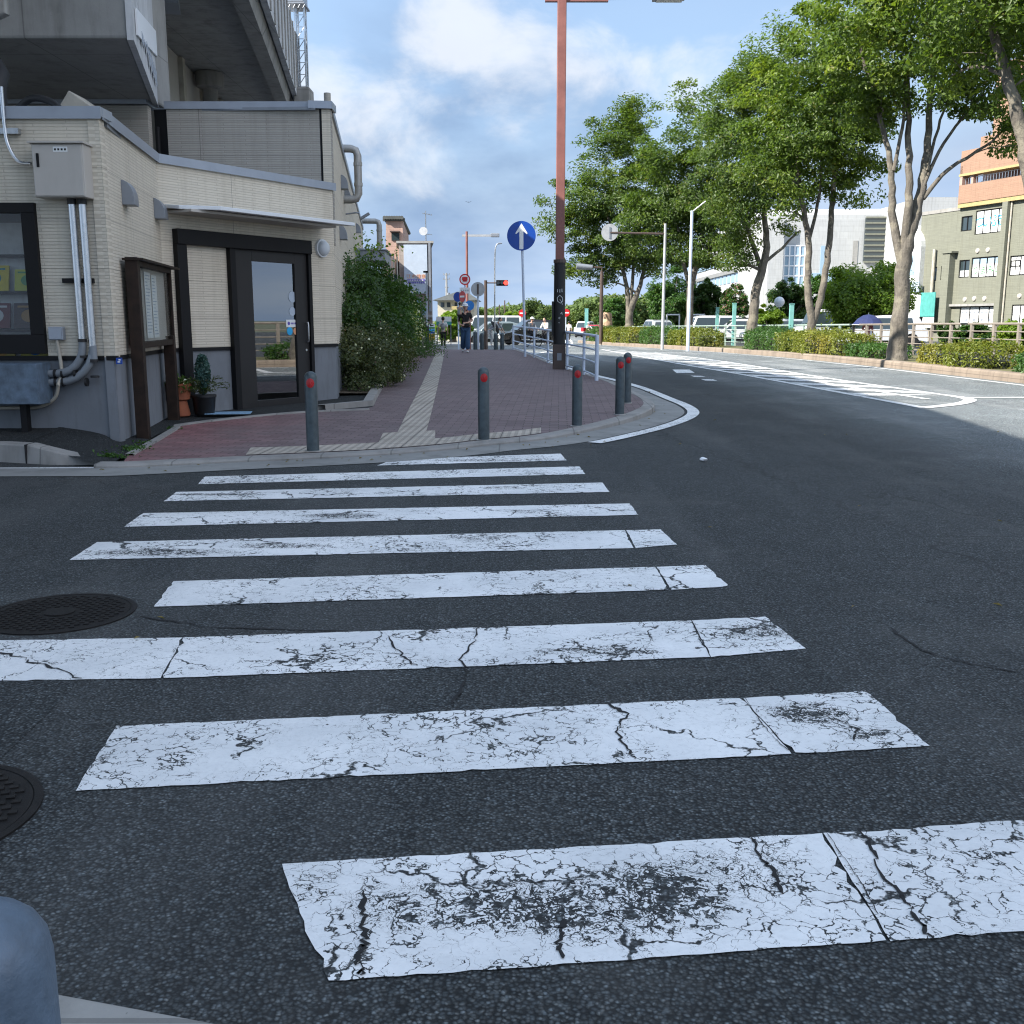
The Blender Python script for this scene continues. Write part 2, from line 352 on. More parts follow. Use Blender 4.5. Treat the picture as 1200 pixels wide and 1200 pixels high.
def make_pavers(name):
    k = NT(name); p = k.pos(); sep = k.n('ShaderNodeSeparateXYZ'); k.l(p, sep.inputs[0])
    q = k.mapping(p, (1,1,0), (0,0,0), (0,0,R(2.6)))
    b = k.n('ShaderNodeTexBrick'); k.l(q, b.inputs['Vector']); b.inputs['Scale'].default_value = 1; b.inputs['Brick Width'].default_value = .2; b.inputs['Row Height'].default_value = .1; b.inputs['Mortar Size'].default_value = .0045; b.inputs['Mortar Smooth'].default_value = .3
    b.inputs['Color1'].default_value = (.135,.096,.098,1); b.inputs['Color2'].default_value = (.195,.143,.144,1); b.inputs['Mortar'].default_value = (.035,.03,.028,1)
    n = k.noise(p, 1.2, 5, .65); n2 = k.noise(p, 26, 4, .6)
    red = k.remap(k.math('ADD', sep.outputs[0], k.math('MULTIPLY', n, 1.2)), -1.6, -3.4)
    col = k.mix(k.math('MULTIPLY', red, .62), b.outputs['Color'], k.mix(1.0, b.outputs['Color'], (1.75,.62,.62), 'MULTIPLY'))
    col = k.mix(k.math('MULTIPLY', k.remap(n, .5, .75), .4), col, (.15,.13,.125))
    col = k.mix(k.math('MULTIPLY', k.remap(n2, .5, .8), .3), col, (.05,.042,.04))
    k.col(col); k.set(Roughness=.85)
    k.bump(k.math('ADD', k.math('SUBTRACT', 1.0, b.outputs['Fac']), k.math('MULTIPLY', n2, .35)), .6, .006)
    return k.m
def make_tactile(name, rot):
    k = NT(name); p = k.pos(); q = k.mapping(p, (1,1,0), (0,0,0), (0,0,rot)); sep = k.n('ShaderNodeSeparateXYZ'); k.l(q, sep.inputs[0])
    n = k.noise(p, 1.5, 5, .65); n2 = k.noise(p, 40, 4, .6)
    col = k.mix(k.remap(n, .3, .75), (.50,.44,.37), (.33,.29,.24)); col = k.mix(k.math('MULTIPLY', k.remap(n2,.45,.8), .4), col, (.13,.115,.1))
    rx = k.math('FRACT', k.math('MULTIPLY', sep.outputs[0], 1/.075)); rib = k.remap(k.math('ABSOLUTE', k.math('SUBTRACT', rx, .5)), .2, .32, 1, 0)
    jx = k.math('LESS_THAN', k.math('FRACT', k.math('MULTIPLY', sep.outputs[0], 1/.3)), .03); jy = k.math('LESS_THAN', k.math('FRACT', k.math('MULTIPLY', sep.outputs[1], 1/.3)), .03)
    j = k.math('MAXIMUM', jx, jy); col = k.mix(k.math('MULTIPLY', k.math('SUBTRACT', 1.0, rib), .35), col, (.14,.12,.1)); col = k.mix(k.math('MULTIPLY', j, .8), col, (.05,.045,.04))
    k.col(col); k.set(Roughness=.8); k.bump(k.math('SUBTRACT', k.math('ADD', rib, k.math('MULTIPLY', n2, .2)), j), .6, .006)
    return k.m
def make_glass(name, tint=(.75,.8,.8), refl=1.0, dens=.25):
    k = NT(name); k.t.nodes.remove(k.b)
    tr = k.n('ShaderNodeBsdfTransparent'); tr.inputs[0].default_value = lin(tint)
    gl = k.n('ShaderNodeBsdfGlossy'); gl.inputs['Roughness'].default_value = .01; gl.inputs[0].default_value = (.95,.97,1,1)
    fr = k.n('ShaderNodeFresnel'); fr.inputs[0].default_value = 1.5
    ms = k.n('ShaderNodeMixShader'); k.l(k.math('ADD', k.math('MULTIPLY', fr.outputs[0], refl), dens*.3, clamp=True), ms.inputs[0]); k.l(tr.outputs[0], ms.inputs[1]); k.l(gl.outputs[0], ms.inputs[2]); k.l(ms.outputs[0], k.out.inputs[0])
    return k.m
def make_emit(name, c, s):
    k = NT(name); k.col(c); k.b.inputs['Emission Color'].default_value = lin(c); k.b.inputs['Emission Strength'].default_value = s; k.set(Roughness=.3); return k.m
m = {}
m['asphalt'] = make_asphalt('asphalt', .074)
m['asphalt_new'] = make_asphalt('asphalt_new', .07, False, True)
m['apron'] = make_asphalt('apron', .04, False)
m['concrete'] = make_concrete('concrete', (.30,.29,.27))
m['concrete_dark'] = make_concrete('concrete_dark', (.30,.295,.28))
m['concrete_pale'] = make_concrete('concrete_pale', (.52,.53,.54), (.62,1.9), .5)
m['kerb'] = make_concrete('kerb_concrete', (.27,.26,.245), (.6,50), .5)
m['kerb_brown'] = make_concrete('kerb_brown', (.26,.21,.165), (50,.6), .6)
m['gutter'] = make_concrete('gutter_concrete', (.24,.24,.23), (50,50), .5)
m['pavers'] = make_pavers('pavers')
m['tactile'] = make_tactile('tactile', R(2.6))
m['cream'] = make_siding('cream_siding', (.63,.57,.47))
m['cream_shaded'] = make_siding('cream_siding_shaded', (.40,.375,.335))  # same cream siding, darkened in the colour to stand for shade
m['base'] = plain('grey_base_render', (.165,.18,.20), .8, var=.12, scale=2, bump=.3, dirt=.35)
m['cap'] = plain('grey_cap_metal', (.33,.36,.41), .4, .3, .08)
m['white_metal'] = plain('white_metal', (.72,.74,.76), .35, .1, .06)
m['black_frame'] = plain('black_frame', (.009,.009,.010), .55, .0, .2, spec=.2)
m['door_frame'] = plain('door_dark_frame', (.022,.021,.021), .5, .0, .15, spec=.3)
m['wood'] = plain('dark_timber', (.022,.013,.009), .6, 0, .5, 9, .3, .25)
m['steel'] = plain('galvanised_steel', (.50,.52,.54), .28, .9, .15, 12)
m['grey_metal'] = plain('grey_metal', (.24,.26,.29), .45, .3, .12)
m['grey_pipe'] = plain('grey_pipe', (.19,.21,.23), .45, 0, .1)
m['beige_box'] = plain('beige_box', (.47,.44,.40), .5, 0, .06, 2, 0, dirt=.12)
m['beige_pipe'] = plain('beige_pipe', (.40,.37,.31), .55)
m['rubber'] = plain('rubber', (.012,.012,.013), .6)
m['bollard'] = plain('bollard_paint', (.055,.075,.085), .42, .2, .3, 14, .15, dirt=.3)
m['bollard_old'] = plain('bollard_faded_paint', (.095,.135,.185), .5, .0, .4, 11, .3, dirt=.55)
m['red_reflect'] = plain('red_reflector', (.36,.006,.010), .25, 0, .1)
m['rail_paint'] = plain('pale_blue_rail', (.56,.64,.76), .4, 0, .08, 6, dirt=.2)
m['red_pole'] = plain('oxide_red_paint', (.235,.092,.075), .5, 0, .15, 3, dirt=.2)
m['black_sheet'] = plain('black_anti_poster_sheet', (.012,.012,.013), .6, 0, .5, 20, .4)
m['brown_metal'] = plain('brown_metal', (.075,.05,.04), .5, 0, .2)
m['sign_blue'] = plain('sign_blue', (.004,.055,.33), .35, 0, .05)
m['sign_red'] = plain('sign_red', (.55,.015,.02), .35, 0, .05)
m['sign_white'] = plain('sign_white', (.78,.79,.8), .4, 0, .04)
m['sign_back'] = plain('sign_back_grey', (.42,.43,.44), .5, .3, .1)
m['iron'] = plain('cast_iron', (.018,.016,.015), .55, .6, .4, 30, .5)
m['terracotta'] = plain('terracotta', (.27,.085,.04), .8, 0, .2, 8)
m['black_pot'] = plain('black_plastic_pot', (.012,.012,.013), .45)
m['mat_blue'] = plain('blue_mat', (.20,.34,.48), .85, 0, .2, 30)
m['soil'] = plain('soil', (.10,.075,.05), .95, 0, .4, 5, .6)
m['verge'] = plain('verge_earth', (.12,.115,.045), .95, 0, .45, 3, .6)
m['ground'] = plain('far_ground', (.11,.12,.07), .95, 0, .35, .2)
m['bark'] = make_bark('zelkova_bark', (.135,.12,.10))
m['bark_dark'] = make_bark('dark_bark', (.12,.10,.08))
m['leaf'] = make_leaf('zelkova_leaf', (.034,.068,.014), (.13,.195,.033), (.27,.33,.05), .45)
m['leaf_b'] = make_leaf('zelkova_leaf_deep', (.030,.060,.016), (.105,.165,.034), (.20,.25,.05), .42)
m['leaf_dark'] = make_leaf('shrub_leaf_dark', (.018,.05,.012), (.062,.125,.028), None, .3)
m['leaf_mid'] = make_leaf('shrub_leaf', (.025,.07,.016), (.075,.16,.03), None, .3)
m['leaf_yel'] = make_leaf('hedge_leaf_yellow', (.075,.11,.014), (.20,.22,.03), (.27,.22,.04), .3)
m['leaf_lime'] = make_leaf('lime_leaf', (.07,.14,.018), (.19,.28,.035), None, .4)
m['leaf_hill'] = make_leaf('wood_leaf', (.04,.075,.02), (.11,.165,.04), (.16,.2,.04), .2, .7)
m['leaf_pink'] = make_leaf('crape_myrtle_bloom', (.28,.13,.15), (.50,.30,.32), None, .3)
m['leaf_bronze'] = make_leaf('abelia_leaf', (.028,.058,.018), (.105,.118,.042), None, .25)
m['leaf_white'] = make_leaf('white_flower', (.55,.55,.38), (.75,.76,.62), None, .3)
m['leaf_blue'] = make_leaf('blue_conifer_leaf', (.03,.085,.075), (.075,.15,.13), None, .15)
m['glass'] = make_glass('window_glass', (.93,.94,.94), .4, .0)
m['glass_door'] = make_glass('door_glass', (.62,.66,.64), 2.2, .5)
k = NT('dark_glass'); k.col((.03,.045,.05)).set(Roughness=.05, Metallic=0.0); k.b.inputs['Specular IOR Level'].default_value = .9; m['dark_glass'] = k.m
k = NT('sky_glass'); k.col((.30,.42,.52)).set(Roughness=.06); k.b.inputs['Specular IOR Level'].default_value = 1.0; m['sky_glass'] = k.m
m['tyre'] = plain('tyre', (.012,.012,.012), .8)
m['skin'] = plain('skin', (.55,.33,.24), .55, 0, .06)
m['hair'] = plain('black_hair', (.010,.008,.007), .5)
m['denim'] = plain('blue_denim', (.03,.075,.15), .85, 0, .2, 20)
m['cloth_black'] = plain('black_cloth', (.012,.012,.014), .85)
m['cloth_white'] = plain('white_cloth', (.62,.62,.62), .85)
m['cloth_grey'] = plain('grey_cloth', (.27,.28,.30), .85)
m['cloth_navy'] = plain('navy_cloth', (.018,.028,.10), .8)
m['cloth_red'] = plain('red_cloth', (.5,.02,.03), .8)
m['cloth_pink'] = plain('pink_cloth', (.55,.22,.26), .8)
m['cloth_blue'] = plain('blue_cloth', (.03,.18,.50), .8)
m['lamp_white'] = plain('lamp_opal', (.62,.66,.70), .3, 0, .04)
m['lamp_glass'] = plain('lamp_lens', (.45,.45,.44), .25, 0, .05)
m['red_light'] = make_emit('lit_red_signal', (.9,.03,.02), 3.0)
m['fence_green'] = plain('fence_pale_green', (.30,.38,.34), .55, 0, .15)
m['turq'] = plain('turquoise_paint', (.17,.40,.37), .5, 0, .1)
m['fence_brown'] = plain('fence_grey_brown', (.25,.22,.19), .55, 0, .15)
m['tile_white'] = make_siding('white_tile', (.42,.43,.43), .6)
m['green_wall'] = make_siding('sage_brick_tile', (.185,.19,.15), .11)
m['orange_wall'] = make_siding('salmon_tile', (.31,.19,.13), .11)
m['yellow_wall'] = plain('ochre_band', (.38,.30,.14), .8)
m['pink_wall'] = make_siding('pink_wall', (.42,.28,.23), .2)
m['brown_wall'] = make_siding('brown_wall', (.30,.255,.225), .2)
m['roof_tile'] = plain('roof_tile', (.075,.08,.075), .75, 0, .25, 3)
m['house_wall'] = plain('house_wall', (.50,.46,.36), .85, 0, .1)
m['panel_blue'] = plain('billboard_pale_blue', (.40,.47,.56), .5, 0, .05)
m['orange'] = plain('orange_ink', (.62,.30,.16), .6); m['purple'] = plain('violet_ink', (.10,.07,.35), .6)
m['green_ink'] = plain('green_ink', (.03,.22,.06), .6); m['cyan_ink'] = plain('cyan_ink', (.02,.33,.62), .6); m['yellow'] = plain('yellow_ink', (.62,.36,.02), .6)
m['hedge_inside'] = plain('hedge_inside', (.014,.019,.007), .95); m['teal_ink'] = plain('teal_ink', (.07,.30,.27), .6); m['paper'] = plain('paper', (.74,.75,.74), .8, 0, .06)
m['black_ink'] = plain('black_ink', (.01,.01,.01), .6)
m['white_old'] = plain('old_white_paint', (.66,.67,.66), .6, 0, .15, 6, .2, dirt=.3)
m['room'] = plain('room_wall', (.40,.36,.31), .9)
m['wood_light'] = plain('light_wood', (.36,.22,.11), .6, 0, .2, 6)
m['steel_rust'] = plain('dull_steel', (.36,.35,.33), .5, .5, .2, 5, dirt=.4)
CL = (.40,.66,.50,.70); CLB = (2.95,1.2,2.3,3.9); SKYS = 1.0; EXPO = 1.15; GB = 2.5; PO = (8,1,14); VO = (3,5,7)
# ================================================================== SETTING
def struct(name, mb, mats, **kw):
    o = mb.build(name, mats, **kw); o['kind'] = 'structure'; return o
def W(px, py, F, off=0.0):                 # photo point -> (x, z) on the plane local y = -off of frame F
    d = ray(px, py); o = Vector((0,0,CH)); n = Vector((F[0][1], F[1][1], 0)); p0 = F @ Vector((0,-off,0))
    t = (p0-o).dot(n)/d.dot(n); q = F.inverted() @ (o+d*t)
    return q.x, q.z
# --- far ground and carriageway
ys = [-60,-30,-15]+[x*5 for x in range(-2,33)]+[200,300,500,900,2500]
def sheet(name, xs, ys, zf, mat):
    b = MB(); n = len(xs)
    b.v = [(x, y, zf(x,y)) for y in ys for x in xs]
    b.f = [(j*n+i, j*n+i+1, (j+1)*n+i+1, (j+1)*n+i) for j in range(len(ys)-1) for i in range(n-1)]; b.m = [0]*len(b.f)
    return struct(name, b, mat, fix=False)
sheet('ground', [-2000,-300,-60,0,60,300,2000], ys, lambda x,y: zr(y)-.06, m['ground'])
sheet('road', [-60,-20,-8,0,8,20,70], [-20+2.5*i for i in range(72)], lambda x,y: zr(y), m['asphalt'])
# --- right kerb line (X as a function of Y)
RK = [(-20,10.4),(10,10.35),(20.5,10.15),(25,10.0),(31,9.9),(38,9.65),(43.8,9.25),(50,8.3),(56,7.3),(62,6.2),(70,5.2),(76,4.8)]
def interp(tab, y):
    for (a, u), (b, v) in zip(tab, tab[1:]):
        if y <= b: return u+(v-u)*(y-a)/(b-a) if y > tab[0][0] else tab[0][1]
    return tab[-1][1]
def xk(y): return interp(RK, y)
yk = [-20+1.0*i for i in range(97)]
b = MB(); n = 5                                   # stone kerb, rounded front arris, 0.2 m step
for y in yk:
    x = xk(y); z = zr(y); b.v += [(x,y,z-.05),(x+.012,y,z+.15),(x+.04,y,z+.185),(x+.24,y,z+.19),(x+.24,y,z-.05)]
b.f = [(i*n+j, i*n+j+1, (i+1)*n+j+1, (i+1)*n+j) for i in range(len(yk)-1) for j in range(n-1)]+[tuple(range((len(yk)-1)*n, len(yk)*n))]; b.m = [0]*len(b.f)
struct('kerb', b, m['kerb_brown'])
def ribbon(f0, f1, ys, z): 
    b = MB(); b.v = [q for y in ys for q in ((f0(y),y,z(y)),(f1(y),y,z(y)))]
    b.f = [(2*i,2*i+1,2*i+3,2*i+2) for i in range(len(ys)-1)]; b.m = [0]*len(b.f); return b
struct('planting_strip', ribbon(lambda y: xk(y)+.24, lambda y: xk(y)+3.2, yk, lambda y: zr(y)+.17), m['verge'])
m['asphalt_pale'] = make_asphalt('asphalt_pale', .12, False)
struct('parking_lot', ribbon(lambda y: xk(y)+3.2, lambda y: xk(y)+75, yk, lambda y: zr(y)+.12), m['asphalt_pale'])
# --- sidewalk, its kerb, gutter and corner line
def cr(pts, k=8):                                 # Catmull-Rom through points
    out = []; P = [pts[0]]+list(pts)+[pts[-1]]
    for i in range(1, len(P)-2):
        a, b_, c, d = (Vector(q) for q in P[i-1:i+3])
        for j in range(k):
            t = j/k; out.append(.5*((2*b_)+(c-a)*t+(2*a-5*b_+4*c-d)*t*t+(3*b_-a-3*c+d)*t**3))
    out.append(Vector(pts[-1])); return out
Kpx = [(145,541),(200,538.5),(290,534.3),(353,531.7),(440,527.3),(510,522),(560,516.5),(603,512.5),(637,508),(673,500.7),(713,491),(743,481),(754,473.5),(749,466),(735,459),(710,447),(684,438.5),(664,433),(642,425.5),(626,418.5),(613,413.5),(602,409.5)]
K = cr([GS(*q) for q in Kpx], 8)
ts = sorted(K, key=lambda q: q.y)
RT = [(q.y, q.x) for q in ts]
Lpx = [(145,541),(152,529),(200,503),(212,497),(287,488),(360,482),(437,477.5),(453,447),(480,420.5),(487,414)]
LT = sorted([(GS(*q).y, GS(*q).x) for q in Lpx])
y0, y1 = RT[0][0], RT[-1][0]
sy = [y0+(y1-y0)*i/140 for i in range(141)]; n = 15; b = MB()
for y in sy:
    l, r = interp(LT, y), interp(RT, y); b.v += [(l+(r-l)*j/(n-1), y, zs(y)) for j in range(n)]
b.f = [(i*n+j, i*n+j+1, (i+1)*n+j+1, (i+1)*n+j) for i in range(140) for j in range(n-1)]; b.m = [0]*len(b.f)
struct('sidewalk', b, m['pavers'])
# continuation of the walk beyond the side street
yy = [y1+7+i*2 for i in range(14)]
struct('sidewalk', ribbon(lambda y: -4.6-.07*(y-44), lambda y: -1.2-.05*(y-44), yy, lambda y: zr(y)+.1), m['gutter'])
def offs(line, d):
    out = []
    for i, q in enumerate(line):
        t = line[min(i+1,len(line)-1)]-line[max(i-1,0)]; t.z = 0; t.normalize(); out.append(Vector((q.x+t.y*d, q.y-t.x*d, q.z)))
    return out
def rib(lines):                                   # loft between parallel polylines
    b = MB(); n = len(lines); k = len(lines[0]); b.v = [tuple(lines[j][i]) for i in range(k) for j in range(n)]
    b.f = [(i*n+j, i*n+j+1, (i+1)*n+j+1, (i+1)*n+j) for i in range(k-1) for j in range(n-1)]; b.m = [0]*len(b.f); return b
def setz(line, f): return [Vector((q.x, q.y, f(q))) for q in line]
K0 = [Vector((U(118,543,.03).x,U(118,543,.03).y,.03))]+K
struct('sidewalk_kerb', rib([setz(K0, lambda q: zs(q.y)+.002), setz(offs(K0,.13), lambda q: zs(q.y)-.004), setz(offs(K0,.15), lambda q: zs(q.y)-.02), setz(offs(K0,.155), lambda q: zr(q.y)-.02)]), m['kerb'])
KL = [Vector((-9, 8.78, 0)), Vector((-6, 8.75, 0)), Vector((-4.2, 8.7, 0))]+K
KL = [Vector((q.x,q.y,0)) for q in KL]
struct('gutter', rib([setz(offs(KL,.15), lambda q: zr(q.y)+.012), setz(offs(KL,.56), lambda q: zr(q.y)+.005)]), m['gutter'])
m['line'] = make_paint('line_paint', .55)
i0 = min(range(len(K)), key=lambda i: (K[i]-U(640,509,.05)).length)
struct('edge_line', rib([setz(offs(K[i0:],.60), lambda q: zr(q.y)+.009), setz(offs(K[i0:],.76), lambda q: zr(q.y)+.009)]), m['line'])
b = MB(); b.v = [(-9,8.30,.005),(-9,8.43,.005),U(263,546.3,.005),U(263,549.3,.005)]; b.f = [(0,3,2,1)]; b.m=[0]; struct('edge_line', b, m['line'])
# tactile paving: guiding strip and the row beside the kerb
def quadstrip(name, pa, pb, mat, dz=.005):
    struct(name, rib([[Vector((q.x,q.y,zs(q.y)+dz)) for q in cr([GS(*c) for c in pp],14)] for pp in (pa, [tuple((np.array(u)+np.array(v))/2) for u,v in zip(pa,pb)], pb)]), mat)
quadstrip('tactile_paving', [(462,514),(476,486),(489,461),(500,438),(508,420),(511,413)], [(497,514),(505,486),(511,461),(516,438),(519.5,420),(521,413)], m['tactile'])
row = [(288,533.6),(353,531.2),(440,526.8),(510,521.5),(560,516),(603,512),(634,508)]
quadstrip('tactile_paving', row, [(x+6*(1-i/6), y-(8.5-.35*i)) for i,(x,y) in enumerate(row)], m['tactile'], .006)
quadstrip('tactile_paving', [(440,526.5),(475,524),(510,521.3)], [(449,508),(478,506.5),(510,505)], m['tactile'], .0075)
# asphalt apron along the shop front
A, B, C = Vector((-3.794,9.901,.1)), Vector((-4.169,12.544,.1)), Vector((-2.559,15.179,.1))
outer = [U(-300,520,.15),U(0,520,.15),U(35,520,.145),U(117,544,.03),GS(147,533),GS(200,503),GS(287,488),GS(360,482),GS(437,477.5),GS(445,461)]
inner = [Vector((-9,10,.21)),Vector((-4.75,10,.215)),Vector((-4.4,10,.225)),Vector((-4.05,10,.17)),A+Vector((-.1,.15,-.01)),(A+B)/2+Vector((-.1,0,-.02)),B+Vector((-.1,.1,-.01)),(B+C)/2+Vector((-.1,.05,-.01)),C+Vector((-.15,.2,0)),C+Vector((-.1,1.0,.02))]
struct('apron', rib([cr(outer,4), cr(inner,4)]), m['apron'])
b = MB(); e = cr([GS(147,534),GS(200,504),GS(212,498),GS(287,489),GS(360,483),GS(432,480)],5)
struct('edging_stone', rib([setz(e,lambda q:zs(q.y)-.02), setz(e,lambda q:zs(q.y)+.018), setz(offs(e,.07),lambda q:zs(q.y)+.018), setz(offs(e,.075),lambda q:zs(q.y)-.02)]), m['kerb'])
m['crack'] = plain('crack_dark', (.014,.014,.015), .95, 0, .4, 30)
# raised kerb at the left, running down to the dropped kerb
kq = []
for px in (-300,-100,-1,1,20,34,36,50,70,90,105,116):
    q = U(px, 541.5 if px<0 else 541.5+3.5*min(1,px/60), 0); h = .165 if px<=35 else .165-.135*(px-35)/82
    if px in (-1,): h -= 0
    kq.append((q,h))
struct('kerb', rib([[q+Vector((0,.19,h-.03)) for q,h in kq],[q+Vector((0,.185,h)) for q,h in kq],[q+Vector((0,.045,h)) for q,h in kq],[q+Vector((0,.03,h-.015)) for q,h in kq],[q+Vector((0,0,-.02)) for q,h in kq]]), m['kerb'])
b = MB(); q = U(31,541.5+1.8,0); b.box(q.x-.006,q.x+.006,q.y-.001,q.y+.2,0,.1668); struct('kerb_joint', b, m['crack'])
# pavement edge in the near left corner
b = MB(); b.prism([U(-60,1140,.05),U(67,1163,.05),U(272,1201,.05),U(330,1300,.05),U(-200,1400,.05)], (0,0,-.1)); struct('kerb', b, m['concrete'], bv=.008)
# planting bed beside the side wall
lt2 = [15.6+i*.6 for i in range(34)]
struct('planting_bed', ribbon(lambda y: C.x-.12*(y-15.18)-.3, lambda y: interp(LT,y)-.12, lt2, lambda y: zs(y)+.03), m['soil'])
lt2 = [13.3+i*.6 for i in range(38)]
b = rib([[Vector((interp(LT,y)+d, y, zs(y)+h)) for y in lt2] for d,h in ((-.14,-.02),(-.14,.07),(-.01,.07),(0,-.02))])
struct('edging_stone', b, m['kerb'])
# --- painted markings
def rag(poly, step=.035, amp=.003, z=.004, seed=1):   # polygon with slightly ragged edges
    rnd = random.Random(seed); out = []; cen = sum(poly, Vector())/len(poly)
    for p, q in zip(poly, poly[1:]+poly[:1]):
        k = max(1, int((q-p).length/step))
        for i in range(k):
            w = p.lerp(q, i/k); nin = (cen-w).normalized()*(rnd.uniform(.004,.013) if rnd.random() < .09 else 0); w = w+nin; out.append(Vector((w.x+rnd.uniform(-amp,amp), w.y+rnd.uniform(-amp,amp), z)))
    return out
def blob(px, py, rx, ry, amp, rot=0.0): return (U(px,py), rx, ry, rot, amp)
m['paint'] = make_paint('crosswalk_paint', 1.0, [blob(600,1062,.24,.13,.9),blob(760,1050,.26,.17,.9),blob(690,1070,.36,.13,.8),blob(840,1030,.2,.17,.6),blob(470,1060,.2,.16,.5),blob(900,1010,.12,.2,.35),blob(950,836,.17,.12,.9),blob(1010,860,.16,.08,.5),
    blob(890,740,.2,.15,.6),blob(690,765,.3,.08,.55),blob(430,775,.5,.07,.3),blob(190,648,.5,.12,.8),blob(330,640,.35,.1,.75),blob(400,605,.35,.12,.85),blob(250,580,.5,.06,.95),blob(560,630,.3,.15,.5),blob(590,572,.25,.1,.55),blob(560,540,.7,.12,.55),blob(620,600,.3,.1,.4),blob(370,1040,.08,.1,.55)])
m['paint_clean'] = make_paint('crosswalk_paint_newer', .45)
stripes = [
 [[(330,1014),(962,978),(1040,1104),(382,1152)],[(964,978),(1218,961),(1345,1083),(1043,1104)]],
 [[(137,852),(868,819),(928.5,885),(88,928)],[(870,819),(1015,811),(1088,875),(931,885)]],
 [[(-110,753),(214.3,748),(188.3,796),(-190,802)],[(216,748),(809.3,728),(832.2,771),(190,796)],[(811,728),(897,723.5),(944,761),(834,771)]],
 [[(203,682),(768,665),(783,692),(180,712)],[(770,665),(826,663),(855,688),(786,692)]],
 [[(114,636),(732,622),(742,643),(81,657)],[(734,622),(774,621),(793,639),(744.5,643)]],
 [[(168,602),(738,590.5),(748,604),(145,618)]],
 [[(207,577),(706,566),(714,577),(192,588)]],
 [[(240,559),(679,547),(686,556),(232,568)]],
 [[(462,538.5),(657,532),(664,540),(442,546)]]]
for i, st in enumerate(stripes):
    b = MB()
    for j, q in enumerate(st):
        b.mat(1 if (i, j) == (2, 0) else 0); b.poly(rag([U(*c) for c in q], seed=i*7+j))
    struct('crosswalk_stripe', b, [m['paint'], m['paint_clean']], fix=False)
def crack(pts, w, seed=0, z=.0065):
    rnd = random.Random(seed); Q = [U(*q) for q in pts]; P = [a.lerp(c, f/8) for a,c in zip(Q,Q[1:]) for f in range(8)]+[Q[-1]]; ws = [rnd.choice((.1,.25,.4,.6,.9,1.2)) for _ in P]; ws = [(ws[max(0,i-1)]+2*ws[i]+ws[min(len(ws)-1,i+1)])/4 for i in range(len(ws))]; P = [q+Vector((rnd.gauss(0,1),rnd.gauss(0,1),0))*w*.55 for q in P]; b = MB(); n = len(P); L=[]; Rr=[]
    for i, q in enumerate(P):
        t = (P[min(i+1,n-1)]-P[max(i-1,0)]).normalized(); s = Vector((t.y,-t.x,0)); j = s*rnd.uniform(-.5,.5)*w*.5
        hw = w*ws[i]*.8*(.25 if i in (0,n-1) else 1); L.append(Vector((q.x,q.y,z))+j-s*hw); Rr.append(Vector((q.x,q.y,z))+j+s*hw)
    struct('road_crack', rib([L,Rr]), m['crack'], fix=False)
crack([(1006,972),(1022,1000),(1040,1035),(1066,1062),(1078,1085),(1096,1103)],.008,1)
crack([(424,1040),(423,1072),(427,1105),(420,1130),(422,1147)],.009,2)
crack([(968,978),(985,1002),(1005,1030),(1030,1075)],.0018,3)
crack([(-10,762),(30,775),(60,783),(95,797)],.012,4)
crack([(706,826),(735,838),(722,860),(740,885),(745,892)],.009,5)
crack([(872,818),(893,850),(912,872),(930,886)],.0022,6)
crack([(1000,870),(1005,855),(990,850),(975,842)],.006,7)
crack([(560,735),(556,752),(540,775),(548,790),(530,830)],.008,8)
crack([(880,985),(892,1010),(905,1022),(915,1050)],.008,9)
crack([(455,748),(470,770),(490,782)],.009,10)
crack([(810,728),(820,750),(833,772)],.003,11)
crack([(160,722),(240,735),(330,738),(450,742)],.009,12,.0035)
crack([(1040,735),(1075,760),(1120,775),(1200,790)],.009,13,.0035)
crack([(660,1078),(655,1100),(660,1125)],.008,14)
# repair patch at the left edge
b = MB(); b.poly([Vector((q.x,q.y,.0022)) for q in (U(-330,803),U(92,797.5),U(55,838),U(0,890),U(-90,960),U(-700,960))]); struct('asphalt_patch', b, m['asphalt_new'], fix=False)
# ghost island and lines on the main road
def gline(pts, w, z=.006, name='lane_line'):
    P = cr([Vector((p.x,p.y,0)) for p in pts], 8); P = [Vector((q.x,q.y,zr(q.y)+z)) for q in P]
    return rib([offs(P,-w/2), offs(P,w/2)])
up = [Vector((4.55,52,0)),Vector((6.3,38.3,0)),Vector((6.75,23.8,0)),Vector((7.15,18.5,0)),Vector((7.3,16.9,0))]
lo = [Vector((4.4,51,0)),Vector((4.85,31.2,0)),Vector((5.34,23.5,0)),Vector((5.7,17.9,0)),Vector((5.9,14.7,0))]
end = [Vector((7.3,16.9,0)),Vector((7.22,16.2,0)),Vector((6.7,15.4,0)),Vector((5.9,14.7,0))]
struct('lane_line', gline(up,.15), m['line']); struct('lane_line', gline(lo,.15), m['line']); struct('lane_line', gline(end,.2,.0075), m['line'])
struct('lane_line', gline([Vector((xk(y)-.32,y,0)) for y in (8,14,20,26,32,38,44,50,56,62,70)],.13), m['line'])
struct('lane_line', gline([Vector((7.3,16.6,0)),Vector((10.2,16.75,0))],.2,.0085), m['line'])
ut = sorted([(q.y,q.x) for q in cr(up,6)]); ltb = sorted([(q.y,q.x) for q in cr(lo,6)])
y = 16.0; b = MB()
while y < 46:
    pts = []
    for yy_, tab, side in ((y+1.1, ltb, 0),(y+1.8, ltb, 0),(y+.7, ut, 1),(y, ut, 1)):
        if side and yy_ < 17.2: yy_ = 17.2
        pts.append(Vector((interp(tab,yy_)+(.1 if not side else -.1), yy_, zr(yy_)+.0052)))
    b.poly(pts); y += 1.5
struct('island_hatching', b, m['line'], fix=False)
